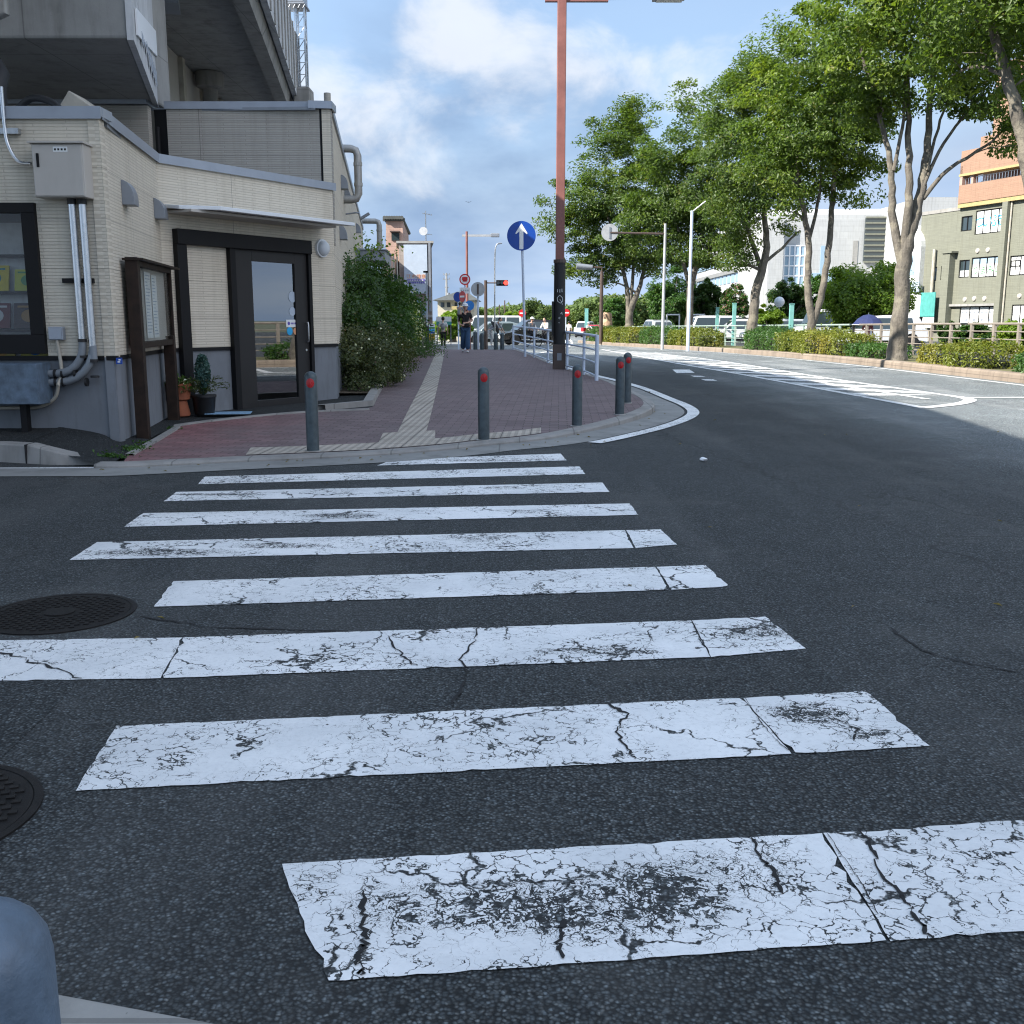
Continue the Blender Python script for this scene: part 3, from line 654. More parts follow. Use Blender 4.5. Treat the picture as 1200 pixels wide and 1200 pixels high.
struct('lane_line', gline([Vector((6.05,44,0)),Vector((5.72,31,0)),Vector((6.05,23.5,0)),Vector((6.45,17.9,0)),Vector((6.6,16.3,0))],.13,.0078), m['line'])
b = MB(); b.poly([GV(788,26.2)+Vector((0,0,.006)), GV(793,24.4)+Vector((0,0,.006)), GV(814,24.6)+Vector((0,0,.006)), GV(808,26.2)+Vector((0,0,.006))]); struct('road_arrow', b, m['line'], fix=False)
for px, yy_ in ((818,23.0),(831,21.6)):
    p = GV(px, yy_); b = MB(); b.poly([Vector((p.x+dx,p.y+dy,p.z+.006)) for dx,dy in ((-.12,-.2),(.12,-.28),(.12,.22),(-.12,.3))]); struct('lane_dash', b, m['line'], fix=False)
for i, Yc in enumerate((41.5,43.5)):
    b = rib([[Vector((-5+.6*j, Yc+d, zr(Yc+d)+.006)) for j in range(22)] for d in (0,.32)]); struct('stop_line', b, m['line'], fix=False)
struct('lane_line', gline([Vector((.9,42,0)),Vector((2.5,52,0)),Vector((3.6,64,0)),Vector((4.6,80,0)),Vector((6,110,0))],.16), m['line'])
struct('lane_line', gline([Vector((-20,58,0)),Vector((-5,57,0)),Vector((4,59,0))],.2), m['line'])
# --- manhole covers
def manhole(p, r, label):
    t = thing('manhole_cover', label, 'manhole cover', (p.x,p.y,.002), .3)
    b = MB(); b.lathe([(r,-.01),(r,.004),(r*.93,.005),(r*.925,.0),(r*.3,.0)],56); b.build('rim', m['iron'], t, smooth=True)
    b = MB(); b.lathe([(r*.92,-.01),(r*.92,.0035)],56)
    rnd = random.Random(4); g = .036
    for i in range(-12,13):
        for j in range(-12,13):
            x = (i+.5*(j%2))*g; y = j*g*.87; d = math.hypot(x,y)
            if r*.24 < d < r*.86: b.box(x-.011,x+.011,y-.009,y+.009,.003,.0075)
    b.lathe([(r*.2,.003),(r*.2,.0085)],32); b.build('cover_plate', m['iron'], t)
manhole(U(70,719), .312, 'round studded iron manhole cover left of the fourth crosswalk stripe')
manhole(U(-108,958), .315, 'iron manhole cover cut by the left photo edge near the pale bollard')
rs_ = np.random.RandomState(31); lv = []
for q in KL[6::3]:
    for _ in range(rs_.randint(0,4)): d_ = abs(rs_.normal(0,.25))+.2; lv.append((q.x+rs_.normal(0,.3), q.y-d_*.6, .016))
for _ in range(40): lv.append((rs_.uniform(-3,7), rs_.uniform(3,14), .008))
LITTER = np.array(lv)
b = MB(); rnd = random.Random(3); p = U(824,541)
b.ball((0,0,.018),(.035,.022,.018),9,6); b.v = [(x+rnd.uniform(-.006,.006),y+rnd.uniform(-.006,.006),z+rnd.uniform(-.004,.004)) for x,y,z in b.v]
props(b.build('pebble', m['sign_white'], None, T((p.x,p.y,.004)), smooth=True), 'small white pebble lying alone on the dark asphalt', 'pebble')
# ================================================================== THE SHOP (left)
TOP, BAND = 3.07, .89
shop = thing('shop_building', 'low shop with cream ridged siding, grey base and dark sliding door', 'building', A)
FL = frame(A, (1,0)); FA = frame(A, B-A); FB = frame(B, C-B); FS = frame(C, (-.12,1)); FT = frame((C.x,C.y+.06,.1), (1,0))
lAB, lBC = (B-A).length, (C-B).length
zt, zb = TOP-.1, BAND-.1                        # local heights above the base level
wx1, wz1 = W(42,238,FL); wz0 = W(55,412,FL)[1]; wx0 = wx1-2.4
def wall(F, rects, mat, y0=0.0, y1=.12, name='wall'):
    b = MB()
    for x0,x1,z0,z1 in rects: b.box(x0,x1,y0,y1,z0,z1)
    return b.build(name, mat, shop, F)
wall(FL, [(wx1,0,zb,zt),(wx0,wx1,wz1,zt),(-6,wx0,zb,zt)], m['cream'])
wall(FL, [(-6,-.012,-.3,zb)], m['base'], .012, .14, 'base_wall')
wall(FA, [(.0,lAB,zb,zt)], m['cream'], .0, .1)
wall(FA, [(-.0,lAB,-.3,zb)], m['base'], .014, .1, 'base_wall')
dx0, dx1 = W(280,477,FB)[0], W(363,470,FB)[0]; hz1 = W(203,268,FB)[1]; hz0 = W(203,286,FB)[1]; px0 = W(203,300,FB)[0]
dz0 = -.08
wall(FB, [(0,dx0,zb,zt),(dx1,lBC,zb,zt),(dx0,dx1,hz0,zt)], m['cream'], 0, .1)
wall(FB, [(0,dx0,-.3,zb)], m['base'], .014, .1, 'base_wall'); wall(FB, [(dx1,lBC,-.3,zb)], m['base'], .014, .1, 'base_wall')
# trim bands and roof caps
for F, x0, x1 in ((FL,-6,.0),(FA,0,lAB),(FB,0,dx0-.01),(FB,dx1+.01,lBC+.01)):
    b = MB(); b.box(x0,x1,-.012,.03,zb-.03,zb+.012); b.build('trim_band', m['black_frame'], shop, F)
for F, x0, x1, yb, dz in ((FL,-6,.035,.25,0),(FA,.002,lAB-.005,.12,-.003),(FB,-.02,lBC+.04,.12,-.006)):
    b = MB(); b.box(x0,x1,-.03,yb,zt,zt+.085+dz); b.box(x0,x1,-.038,-.03,zt-.02,zt+.089+dz); b.build('parapet_cap', m['cap'], shop, F)
b = MB(); b.prism([FL@Vector((-6,.2,zt-.05)), FL@Vector((0,.2,zt-.05)), FB@Vector((0,.1,zt-.05)), FB@Vector((lBC,.05,zt-.05)), Vector((C.x-.1,15.3,zt+.05)), Vector((-9.8,15.3,zt+.05))], (0,0,.05)); b.build('roof', m['grey_metal'], shop, Matrix.Identity(4))
# corner posts
b = MB(); b.box(-.09,.004,-.006,.05,zb+.013,zt); b.build('corner_trim', m['cream'], shop, FL)
# shop window with its frame, a lit-less room behind it
b = MB()
fw = .13
b.box(wx0,wx1,-.05,.06,wz1-.09,wz1); b.box(wx0,wx1,-.05,.06,wz0-.02,wz0+.16); b.box(wx1-fw,wx1,-.05,.06,wz0+.16,wz1-.09); b.box(wx0,wx0+fw,-.05,.06,wz0+.16,wz1-.09)
wf = b.build('window', m['black_frame'], shop, FL, bv=.004)
b = MB(); b.box(wx0+fw,wx1-fw,.0,.008,wz0+.16,wz1-.09); b.build('pane', m['glass'], wf, FL)
b = MB(); b.box(wx0-.3,wx1+.3,1.6,1.65,-.05,2.6); b.box(wx0-.3,wx1+.3,.13,1.6,-.05,0.0); b.box(wx0-.3,wx1+.3,.13,1.6,2.5,2.55); b.box(wx1+.3,wx1+.33,.13,1.6,0,2.5); b.box(wx0-.33,wx0-.3,.13,1.6,0,2.5)
b.build('room_lining', m['room'], shop, FL)
bs = thing('book_rack', 'picture book display rack standing behind the dark framed shop window', 'shelf', F=frame(FL@Vector((wx1-.75,.55,0)),(1,0)))
for z in (.72,1.05,1.42,1.78):
    b = MB(); b.box(-1.4,.52,0,.2,z-.025,z); b.build('shelf', m['wood'], bs)
b = MB(); b.box(-1.4,.52,.2,.22,.0,2.1); b.build('back_panel', m['white_old'], bs)
bookc = [((.62,.50,.03),(.05,.22,.2)),((.50,.52,.05),(.1,.3,.1)),((.12,.012,.015),(.5,.5,.5)),((.05,.025,.02),(.30,.16,.03)),((.42,.36,.12),(.5,.3,.1)),((.42,.38,.10),(.02,.14,.45)),((.1,.25,.4),(.6,.6,.5)),((.5,.2,.15),(.6,.5,.2))]
bl = ['yellow picture book showing a dark figure, on the top shelf in the window','yellow green picture book at the right end of the top shelf','dark red book face out on the middle shelf in the window','dark brown book with a gold motif on the middle window shelf','pale yellow book on the lowest shelf in the shop window','yellow and blue picture book at the right end of the lowest shelf','blue picture book further left on the top window shelf','red and cream book further left on the lowest window shelf']
spots = [(-.02,1.42,.3,.26),(.32,1.42,.26,.22),(-.02,1.05,.26,.26),(.3,1.05,.3,.26),(-.02,.72,.3,.2),(.34,.72,.3,.26),(-.42,1.42,.28,.24),(-.42,.72,.28,.22)]
for (c1,c2), lb, (x,z,w,h) in zip(bookc, bl, spots):
    F = FL@Matrix.Translation((wx1-.75+x,.62,z+.002))@Matrix.Rotation(R(-12),4,'X')
    b = MB(); b.box(-w/2,w/2,-.012,.012,.004,h); b.mat(1); b.ball((0,-.013,h*.5),(w*.26,.004,h*.25),10,6); b.box(-w*.38,w*.38,-.0135,-.012,h*.82,h*.9)
    props(b.build('picture_book', [plain('book_cover',c1,.5), plain('book_motif',c2,.5)], None, F), lb, 'book', 'picture books in the shop window')
# vents on the facades
def hood(F, x, z, w, h, d, name='vent_hood'):
    prof = [(0,0),(-d,0)]+[(-d*math.cos(a), h*.25+h*.75*math.sin(a)) for a in (0,.35,.7,1.05,1.35,1.57)]
    b = MB(); b.prism([(x-w/2, p, z+q) for p,q in prof], (w,0,0)); o = b.build(name, m['grey_metal'], shop, F, bv=.004)
    return o
x,z = W(146,241,FA); hood(FA, x, z, .21, .24, .12); x,z = W(185,258,FA); hood(FA, x-.1, z, .21, .23, .12)
# canopy over the entrance
ca = W(196,246,FB,.1); cb = W(393,261,FB,.35); zc_ = ca[1]
b = MB(); b.prism([(ca[0],-.0,zc_+.03),(cb[0]+.1,-.0,zc_+.03),(cb[0]+.1,-.62,zc_-.0),(ca[0]+.35,-.62,zc_-.0),(ca[0],-.3,zc_+.0)], (0,0,.045)); b.build('canopy', m['white_metal'], shop, FB, bv=.006)
b = MB(); b.box(ca[0]+.05,cb[0]-.1,-.45,-.03,zc_-.03,zc_+.0); b.build('canopy_underside', m['beige_box'], shop, FB)
# dark portal: left post, header, sliding door
b = MB(); b.box(px0,px0+.15,-.08,-.002,-.02,hz0); b.box(px0,dx1+.05,-.1,-.002,hz0,hz1); b.build('door_portal', m['black_frame'], shop, FB, bv=.006)
b = MB(); b.box(dx0-.09,dx0,-.07,.06,dz0,hz0); b.box(dx1,dx1+.06,-.07,.06,dz0,hz0); b.box(dx0-.09,dx1+.06,-.05,.1,dz0-.06,dz0+.02); b.build('door_jamb', m['black_frame'], shop, FB)
gx0,gz1 = W(293,306,FB); gx1,gz0 = W(349,465,FB)
b = MB(); b.box(dx0,gx0,-.03,.02,dz0+.02,hz0); b.box(gx1,dx1,-.03,.02,dz0+.02,hz0); b.box(gx0,gx1,-.03,.02,dz0+.02,gz0); b.box(gx0,gx1,-.03,.02,gz1,hz0)
dr = b.build('door', m['door_frame'], shop, FB, bv=.004)
b = MB(); b.box(gx0,gx1,-.006,.002,gz0,gz1); b.build('pane', m['glass_door'], dr, FB)
hx = dx1-.06; ha,hb = W(362,378,FB)[1], W(362,400,FB)[1]
b = MB(); b.tube([(hx,-.03,ha),(hx,-.075,ha+.0),(hx,-.08,ha-.03),(hx,-.08,hb+.03),(hx,-.075,hb),(hx,-.03,hb)],.011,8); b.build('handle', m['steel'], dr, FB, smooth=True)
b = MB(); b.disc((hx-.01,-.035,W(357,410,FB)[1]),.018,(0,-1,0),.012,14); b.build('lock', m['steel'], dr, FB)
for (px,py,r,c) in ((342,348,.075,'panel_blue'),(342,365,.06,'panel_blue'),(339,388,.055,'cyan_ink'),(346,388,.05,'orange')):
    x,z = W(px,py,FB); b = MB(); b.disc((x,-.009-.001*(c=='orange'),z),r,(0,-1,0),.002,24); b.build('round_sticker', m[c], dr, FB)
x,z = W(342,379,FB); b = MB(); b.box(x-.12,x+.12,-.0095,-.0065,z-.05,z+.05); b.mat(1); b.ball((x-.07,-.011,z),(.025,.001,.025),10,5)
for i in range(5): b.box(x-.03+i*.026,x-.012+i*.026,-.0105,-.0095,z-.012,z+.012)
b.build('label_sticker', [m['paper'],m['purple']], dr, FB)
# what is seen through the door
b = MB(); b.box(dx0-.4,dx1+.4,1.9,1.95,-.1,2.6); b.box(dx0-.4,dx1+.4,.1,1.9,-.14,-.1); b.box(dx0-.43,dx0-.4,.1,1.9,-.1,2.5); b.box(dx1+.4,dx1+.43,.1,1.9,-.1,2.5); b.box(dx0-.4,dx1+.4,.1,1.9,2.5,2.55); b.build('room_lining', m['room'], shop, FB)
tb = thing('table', 'light wooden table standing inside behind the glass door', 'table', F=FB@Matrix.Translation(((gx0+gx1)/2+.1,.75,-.1)))
b = MB(); b.box(-.42,.42,-.3,.3,.68,.73); b.build('tabletop', m['wood_light'], tb, bv=.005)
for sx in (-1,1):
    for sy_ in (-1,1): b = MB(); b.tube([(sx*.42,sy_*.3,0),(sx*.36,sy_*.25,.68)],.022,8); b.build('leg', m['wood_light'], tb)
b = MB(); b.box(-.36,.36,-.03,.03,.5,.68); b.build('apron_board', m['wood_light'], tb)
# round wall lamp
x,z = W(376,291,FB); b = MB(); b.disc((x,-.02,z),.125,(0,-1,0),.04,36); lm = b.build('wall_lamp', m['white_metal'], shop, FB, smooth=True)
b = MB(); b.lathe([(.105,0),(.102,.03),(.08,.06),(.04,.075),(.005,.08)],32,(x,-.04,z),Matrix.Rotation(R(90),4,'X')); b.build('lamp_diffuser', m['lamp_white'], lm, FB, smooth=True)
# taller block behind
TH = D(388,128,C.y+.06).z-.1
x195 = W(196,150,FT)[0]; x181 = W(181,150,FT)[0]
wall(FT, [(x195,-.0,2.2,TH)], m['cream_shaded'], 0, .12); wall(FT, [(-4.5,x181,2.2,TH)], m['cream_shaded'], -.25, -.1)
b = MB(); b.box(x181,x195,.02,.1,2.2,TH); b.build('gap_strip', m['black_frame'], shop, FT)  # black strip filling the slot between the two wall pieces
b = MB(); b.box(x195-.02,.03,-.03,.3,TH,TH+.1); b.build('parapet_cap', m['cap'], shop, FT)
b = MB(); b.box(-4.5,x181,-.28,.3,TH+.02,TH+.1); b.build('parapet_cap', m['cap'], shop, FT)
b = MB(); b.box(-.16,-.12,-.004,.02,2.2,TH); b.build('corner_trim', m['black_frame'], shop, FT)
b = MB(); b.tube([FT@Vector((x181+.06,-.06,2.9)), FT@Vector((x181+.06,-.06,TH-.25))],.035,10); b.build('downpipe', m['black_frame'], shop, Matrix.Identity(4))
wall(FS, [(0.06,20,zb,TH)], m['cream'], 0, .12); wall(FS, [(.0,20,-.3,zb)], m['base'], .014, .12, 'base_wall')
b = MB(); b.box(0,20,-.03,.3,TH,TH+.1); b.build('parapet_cap', m['cap'], shop, FS)
b = MB(); b.prism([FS@Vector((0,.2,TH-.02)),FS@Vector((20,.2,TH-.02)),Vector((-9,35,TH+.08)),Vector((-9,C.y+.3,TH+.08))],(0,0,.04)); b.build('roof', m['grey_metal'], shop, Matrix.Identity(4))
for px,py,w in ((400,222,.3),(404,236,.26),(398.5,281,.3),(417.5,273,.3)):
    x,z = W(px,py,FS); hood(FS, x, z, w*.85, .23, .12)
# things fixed to the side wall
def side_thing(name, label, cat, group=None): return thing(name, label, cat, C, group=group)
def duct(px0_, pyt, pyb, reach, r, label):
    x,zt_ = W(px0_,pyt,FS); zb_ = W(px0_,pyb,FS)[1]
    t = side_thing('exhaust_duct', label, 'duct', 'exhaust ducts on the side wall'); b = MB()
    b.tube([FS@Vector(q) for q in ((x,0,zt_),(x,-reach+.12,zt_),(x,-reach+.03,zt_-.03),(x,-reach,zt_-.12),(x,-reach,zb_+.1),(x,-reach+.04,zb_+.02),(x,-reach+.14,zb_),(x,.0,zb_))],r,12); b.build('pipe', m['steel_rust'], t, Matrix.Identity(4), smooth=True)
    for f in (.3,.7): b = MB(); b.tube([FS@Vector((x,-reach,zb_+(zt_-zb_)*f-.03)),FS@Vector((x,-reach,zb_+(zt_-zb_)*f+.03))],r*1.14,12); b.build('pipe_collar', m['steel_rust'], t, Matrix.Identity(4))
duct(401,174,229,.27,.07,'tall grey exhaust duct looping off the side wall near the roof')
duct(424,259,292,.55,.085,'shorter grey exhaust duct further along the side wall')
def flood(px,py,reach,label):
    x,z = W(px,py,FS,reach); t = side_thing('floodlight', label, 'lamp', 'floodlights on the side wall'); b = MB()
    b.tube([FS@Vector((x,0,z+.02)),FS@Vector((x,-reach,z+.03)),FS@Vector((x,-reach-.03,z))],.014,8); b.build('arm', m['grey_metal'], t, Matrix.Identity(4))
    b = MB(); b.lathe([(.04,-.1),(.075,-.07),(.095,.0),(.1,.05),(.085,.055)],18,FS@Vector((x,-reach-.04,z-.06)),Matrix.Rotation(R(150),4,'Y')); b.build('lamp_head', m['grey_metal'], t, Matrix.Identity(4), smooth=True)
flood(431,223,.75,'upper round floodlight on an arm from the side wall'); flood(433,236,.8,'lower round floodlight on an arm from the side wall')
x,z = W(405,251,FS); t = side_thing('security_light', 'small dark security lamp pointing down beside the vents', 'lamp'); b = MB(); b.tube([FS@Vector((x,0,z)),FS@Vector((x,-.2,z+.03)),FS@Vector((x,-.26,z+.02))],.015,8); b.build('arm', m['grey_metal'], t, Matrix.Identity(4)); b = MB(); b.cbox((0,0,0),.07,.2,.05); b.build('lamp_head', m['grey_metal'], t, Matrix.Translation(FS@Vector((x,-.36,z-.03)))@Matrix.Rotation(R(-30),4,'Y')@Matrix.Rotation(R(90),4,'Z'), bv=.01)
p = D(384,128,C.y+.5); t = props(MB().tube([p-Vector((0,0,.3)),p+Vector((0,0,.22))],.05,14).build('vent_pipe', m['beige_pipe'], None, smooth=True), 'short beige vent pipe rising above the taller roof corner', 'pipe')
q0, q1 = D(418,292,27.5), D(456,306,26.0); t = thing('awning', 'flat grey awning slab jutting out above the shrubs', 'awning', q0)
b = MB(); b.prism([(q0.x-.4,25.6,q1.z),(q1.x-.1,26.0,q1.z),(q1.x-.25,28.5,q1.z),(q0.x-.4,28.5,q1.z)],(0,0,.26)); b.build('slab', m['grey_metal'], t, Matrix.Identity(4), bv=.01)
b = MB(); b.prism([(q0.x-.45,25.55,q1.z+.262),(q1.x-.05,25.95,q1.z+.262),(q1.x-.2,28.55,q1.z+.262),(q0.x-.45,28.55,q1.z+.262)],(0,0,.03)); b.build('top_sheet', m['cap'], t, Matrix.Identity(4))
# --- fittings on the left wall
bx0,bz1 = W(36,168,FL,.2); bx1,bz0 = W(101,231,FL,.2)
t = thing('electrical_cabinet', 'large beige wall cabinet with a black latch above the steel conduits', 'cabinet', FL@Vector(((bx0+bx1)/2,-.01,bz0)))
F = FL; b = MB(); b.box(bx0,bx1,-.2,-.0,bz0,bz1); b.build('body', m['beige_box'], t, F, bv=.008)
b = MB(); b.box(bx0+.01,bx1-.01,-.213,-.2,bz0+.01,bz1-.012); dd = b.build('door', m['beige_box'], t, F, bv=.004)
b = MB(); b.box(bx0+.045,bx0+.07,-.222,-.213,bz0+.26,bz0+.38); b.build('handle', m['black_frame'], dd, F, bv=.003)
b = MB(); b.box((bx0+bx1)/2-.03,(bx0+bx1)/2+.1,-.2155,-.213,bz1-.075,bz1-.03); b.mat(1)
for i in range(4): b.box((bx0+bx1)/2-.02+i*.03,(bx0+bx1)/2-.002+i*.03,-.2165,-.2155,bz1-.063,bz1-.045)
b.build('name_plate', [m['paper'],m['black_ink']], dd, F)
b = MB(); b.box(bx0-.02,bx1+.02,-.24,.0,bz1+.0,bz1+.015); b.build('rain_lid', m['beige_box'], t, F)
# two conduits down from it
jx1,jz1 = W(44,426,FL,.3); jz0 = W(44,474,FL,.3)[1]
for i,(pxa,pyb,lab) in enumerate(((80,437,'inner steel conduit curving from the beige cabinet to the low box'),(92,447,'outer steel conduit curving from the beige cabinet to the low box'))):
    x = W(pxa+3,240,FL,.1)[0]; zl = W(60,pyb+1,FL,.1)[1]; t = thing('conduit', lab, 'pipe', FL@Vector((x,-.07,bz0)), group='steel conduits below the cabinet')
    zj = zb+(.16 if i == 0 else -.03); rc = .27 if i == 0 else .34
    b = MB(); b.tube([(x,-.075,bz0),(x,-.075,zj)],.034,14); b.build('steel_pipe', m['steel'], t, FL, smooth=True)
    path = [(x,-.075,zj),(x,-.075,zl+rc)]+[(x-rc+rc*math.cos(a),-.075,zl+rc-rc*math.sin(a)) for a in [R(15*j) for j in range(1,7)]]+[(jx1-.05,-.075,zl)]
    b = MB(); b.tube(path,.036,14); b.build('plastic_bend', m['grey_pipe'], t, FL, smooth=True)
    for q0,q1 in (((x,-.075,zj-.015),(x,-.075,zj+.015)),((x,-.075,zj-.16),(x,-.075,zj-.14)),((x,-.075,bz0-.05),(x,-.075,bz0)),((jx1+.12,-.075,zl),(jx1+.14,-.075,zl)),((jx1+.24+.1*i,-.075,zl),(jx1+.26+.1*i,-.075,zl)),((jx1+.05,-.075,zl),(jx1+.075,-.075,zl))):
        b = MB(); b.tube([q0,q1],.041,12); b.build('coupling', m['rubber'], t, FL, smooth=True)
x0,z = W(75,329,FL); x1 = W(111,329,FL)[0]; b = MB(); b.box(x0,x1,-.045,0,z-.022,z+.022); props(b.build('pipe_bracket', m['black_frame'], None, FL), 'dark horizontal strap bracket holding the two steel conduits', 'bracket')
t = thing('junction_box', 'dull blue grey steel box on a leg against the grey base wall', 'junction box', FL@Vector((jx1-.3,-.15,0)))
b = MB(); b.box(jx1-1.3,jx1,-.32,-.03,jz0,jz1); b.build('body', m['bollard_old'], t, FL, bv=.006)
b = MB(); b.box(jx1-1.3,jx1-.006,-.335,-.32,jz0+.006,jz1-.006); b.build('lid', m['bollard_old'], t, FL, bv=.003)
lx = W(27,480,FL,.2)[0]; b = MB(); b.box(lx-.03,lx+.03,-.2,-.12,.0,jz0); b.build('leg', m['black_frame'], t, FL)
sx,sz = W(66,391,FL,.05); t = thing('outlet_box', 'small square grey outlet box on the siding beside the window', 'junction box', FL@Vector((sx,0,sz))); b = MB(); b.box(sx-.07,sx+.07,-.07,0,sz-.06,sz+.065); b.build('body', m['cap'], t, FL, bv=.01)
b = MB(); b.box(sx-.06,sx+.06,-.078,-.07,sz-.052,sz+.052); b.build('cover', m['cap'], t, FL, bv=.004)
cx_,cz_ = W(72,452,FL,.05); ex,ez = W(40,478,FL,.05)
b = MB(); b.tube(cr([(sx,-.045,sz-.06),(sx+.02,-.045,sz-.35),(cx_,-.12,zb-.25),(cx_+.0,-.12,cz_),(cx_-.06,-.09,cz_-.12),(ex+.05,-.06,ez+.01),(ex-.2,-.05,ez),(ex-1.0,-.05,ez)],6),.017,10); props(b.build('cable_pipe', m['beige_pipe'], None, FL, smooth=True), 'thin beige cable pipe running down from the small outlet box', 'pipe')
x,z = W(140.5,423,FL); b = MB(); b.box(x-.035,x+.02,-.006,.012,z-.03,z+.03); b.mat(1); b.box(x-.02,x+.005,-.0075,-.006,z-.015,z-.002); b.box(x-.01,x+.01,-.0075,-.006,z+.004,z+.018); props(b.build('survey_plate', [m['sign_blue'],m['sign_white']], None, FL), 'tiny blue plate at the corner of the grey base wall', 'plate')
hz = W(20,140,FL)[1]
b = MB(); b.tube(cr([(W(-12,140,FL)[0],.3,W(0,132,FL)[1]),(W(5,125,FL)[0],.25,W(5,122,FL)[1]),(W(25,108,FL)[0],.2,W(25,110,FL)[1]),(W(50,112,FL)[0],.15,W(50,115,FL)[1]),(W(70,127,FL)[0],.1,W(70,130,FL)[1]),(W(79,142,FL)[0],.1,hz)],7),.032,10); props(b.build('hose', m['rubber'], None, FL, smooth=True), 'thick black hose arching over the roof edge above the cabinet', 'hose')
x = W(10,160,FL)[0]; x2 = W(35,192,FL,.06)[0]; z2 = W(35,192,FL,.06)[1]; b = MB(); b.tube(cr([(x,-.06,zt+.25),(x,-.06,zt-.1),(x+.02,-.06,z2+.16),(x+.1,-.07,z2+.02),(x2+.02,-.08,z2)],6),.017,10); b.cbox((x+.02,-.03,zt-.13),.2,.06,.05); props(b.build('feeder_pipe', m['steel'], None, FL, smooth=True), 'thin steel pipe bending from the roof edge into the beige cabinet', 'pipe')
# --- notice board
t = thing('notice_board', 'dark timber notice board on two posts with a glazed paper case', 'notice board', A)
Fn = frame(Vector((-3.76,10.42,.1)), B-A); L = 1.72
nz1 = 1.72; nz0 = .86
b = MB(); b.box(-.06,.06,-.06,.06,-.1,nz1+.03); b.build('post', m['wood'], t, Fn, bv=.006)
b = MB(); b.box(L-.06,L+.06,-.06,.06,-.1,nz0+.1); b.build('post', m['wood'], t, Fn, bv=.006)
b = MB(); b.box(.06,L+.1,-.05,.06,nz1-.05,nz1); b.box(.06,L+.1,-.05,.06,nz0,nz0+.06); b.box(L+.05,L+.1,-.05,.06,nz0+.06,nz1-.05); b.box(.06,.1,-.05,.06,nz0+.06,nz1-.05); b.build('case_frame', m['wood'], t, Fn, bv=.004)
b = MB(); b.box(.1,L+.05,.03,.05,nz0+.06,nz1-.05); b.build('backing', m['beige_box'], t, Fn)
b = MB(); b.box(-.08,L+.28,-.12,.08,nz1+.0,nz1+.02); b.build('top_board', m['wood'], t, Fn)
b = MB(); b.box(.1,L+.05,-.03,-.025,nz0+.06,nz1-.05); b.build('pane', make_glass('case_glass', (.9,.92,.92), .12, 0), t, Fn)
for i,(x0,x1,z0,z1,lb) in enumerate(((.14,.42,1.3,1.62,'white sheet in the upper left of the notice case'),(.14,.42,.96,1.22,'white sheet in the lower left of the notice case'),(.62,.92,.95,1.64,'long bluish paper sheet in the middle of the notice case'),(.98,1.25,.95,1.62,'long white paper sheet right of the middle of the notice case'))):
    b = MB(); b.box(x0,x1,.018,.024,z0,z1); b.mat(1); rnd = random.Random(i)
    for r_ in range(int((z1-z0)/.035)-1): b.box(x0+.03,x0+.03+(x1-x0-.06)*rnd.uniform(.4,1),.0165,.018,z1-.04-r_*.035,z1-.03-r_*.035)
    props(b.build('notice_sheet', [m['paper'],plain('faint_print',(.35,.42,.5),.8)], None, Fn), lb, 'notice', 'papers in the notice case')
# ------------------------------------------------------------------ foliage machinery
def leaf_mesh(name, cen, nrm, size, mat, seed, parent=None, F=None, asp=.5, jitter=.6, fold=.25):
    rs = np.random.RandomState(seed); N = len(cen)
    nrm = nrm+rs.normal(0, jitter, (N,3)); nrm /= np.linalg.norm(nrm,axis=1)[:,None]+1e-9
    a = rs.normal(0,1,(N,3)); a -= nrm*(a*nrm).sum(1)[:,None]; a /= np.linalg.norm(a,axis=1)[:,None]+1e-9
    bb = np.cross(nrm, a); L = size*rs.uniform(.6,1.3,N)[:,None]; Wd = L*asp
    v = np.empty((N,4,3)); v[:,0] = cen-a*L*.5; v[:,1] = cen+bb*Wd*.5+nrm*Wd*fold-a*L*.06; v[:,2] = cen+a*L*.5-nrm*L*.12; v[:,3] = cen-bb*Wd*.5+nrm*Wd*fold-a*L*.06
    me = bpy.data.meshes.new(name); me.vertices.add(N*4); me.vertices.foreach_set('co', v.reshape(-1).astype(np.float32))
    idx = np.arange(N*4, dtype=np.int32).reshape(N,4); tri = np.concatenate([idx[:,[0,1,2]],idx[:,[0,2,3]]],1).reshape(-1)
    me.loops.add(N*6); me.loops.foreach_set('vertex_index', tri); me.polygons.add(N*2)
    me.polygons.foreach_set('loop_start', np.arange(0,N*6,3,dtype=np.int32)); me.polygons.foreach_set('loop_total', np.full(N*2,3,dtype=np.int32))
    mats = mat if isinstance(mat,(list,tuple)) else [mat]
    for q in mats: me.materials.append(q)
    if len(mats) > 1:
        w = (rs.rand(N) < .12).astype(np.int32); me.polygons.foreach_set('material_index', np.repeat(w,2))
    me.update(calc_edges=True); me.validate()
    o = bpy.data.objects.new(name, me)
    if F is None: F = WORLD[parent.name] if parent is not None else Matrix.Identity(4)
    _link(o, parent, F); return o
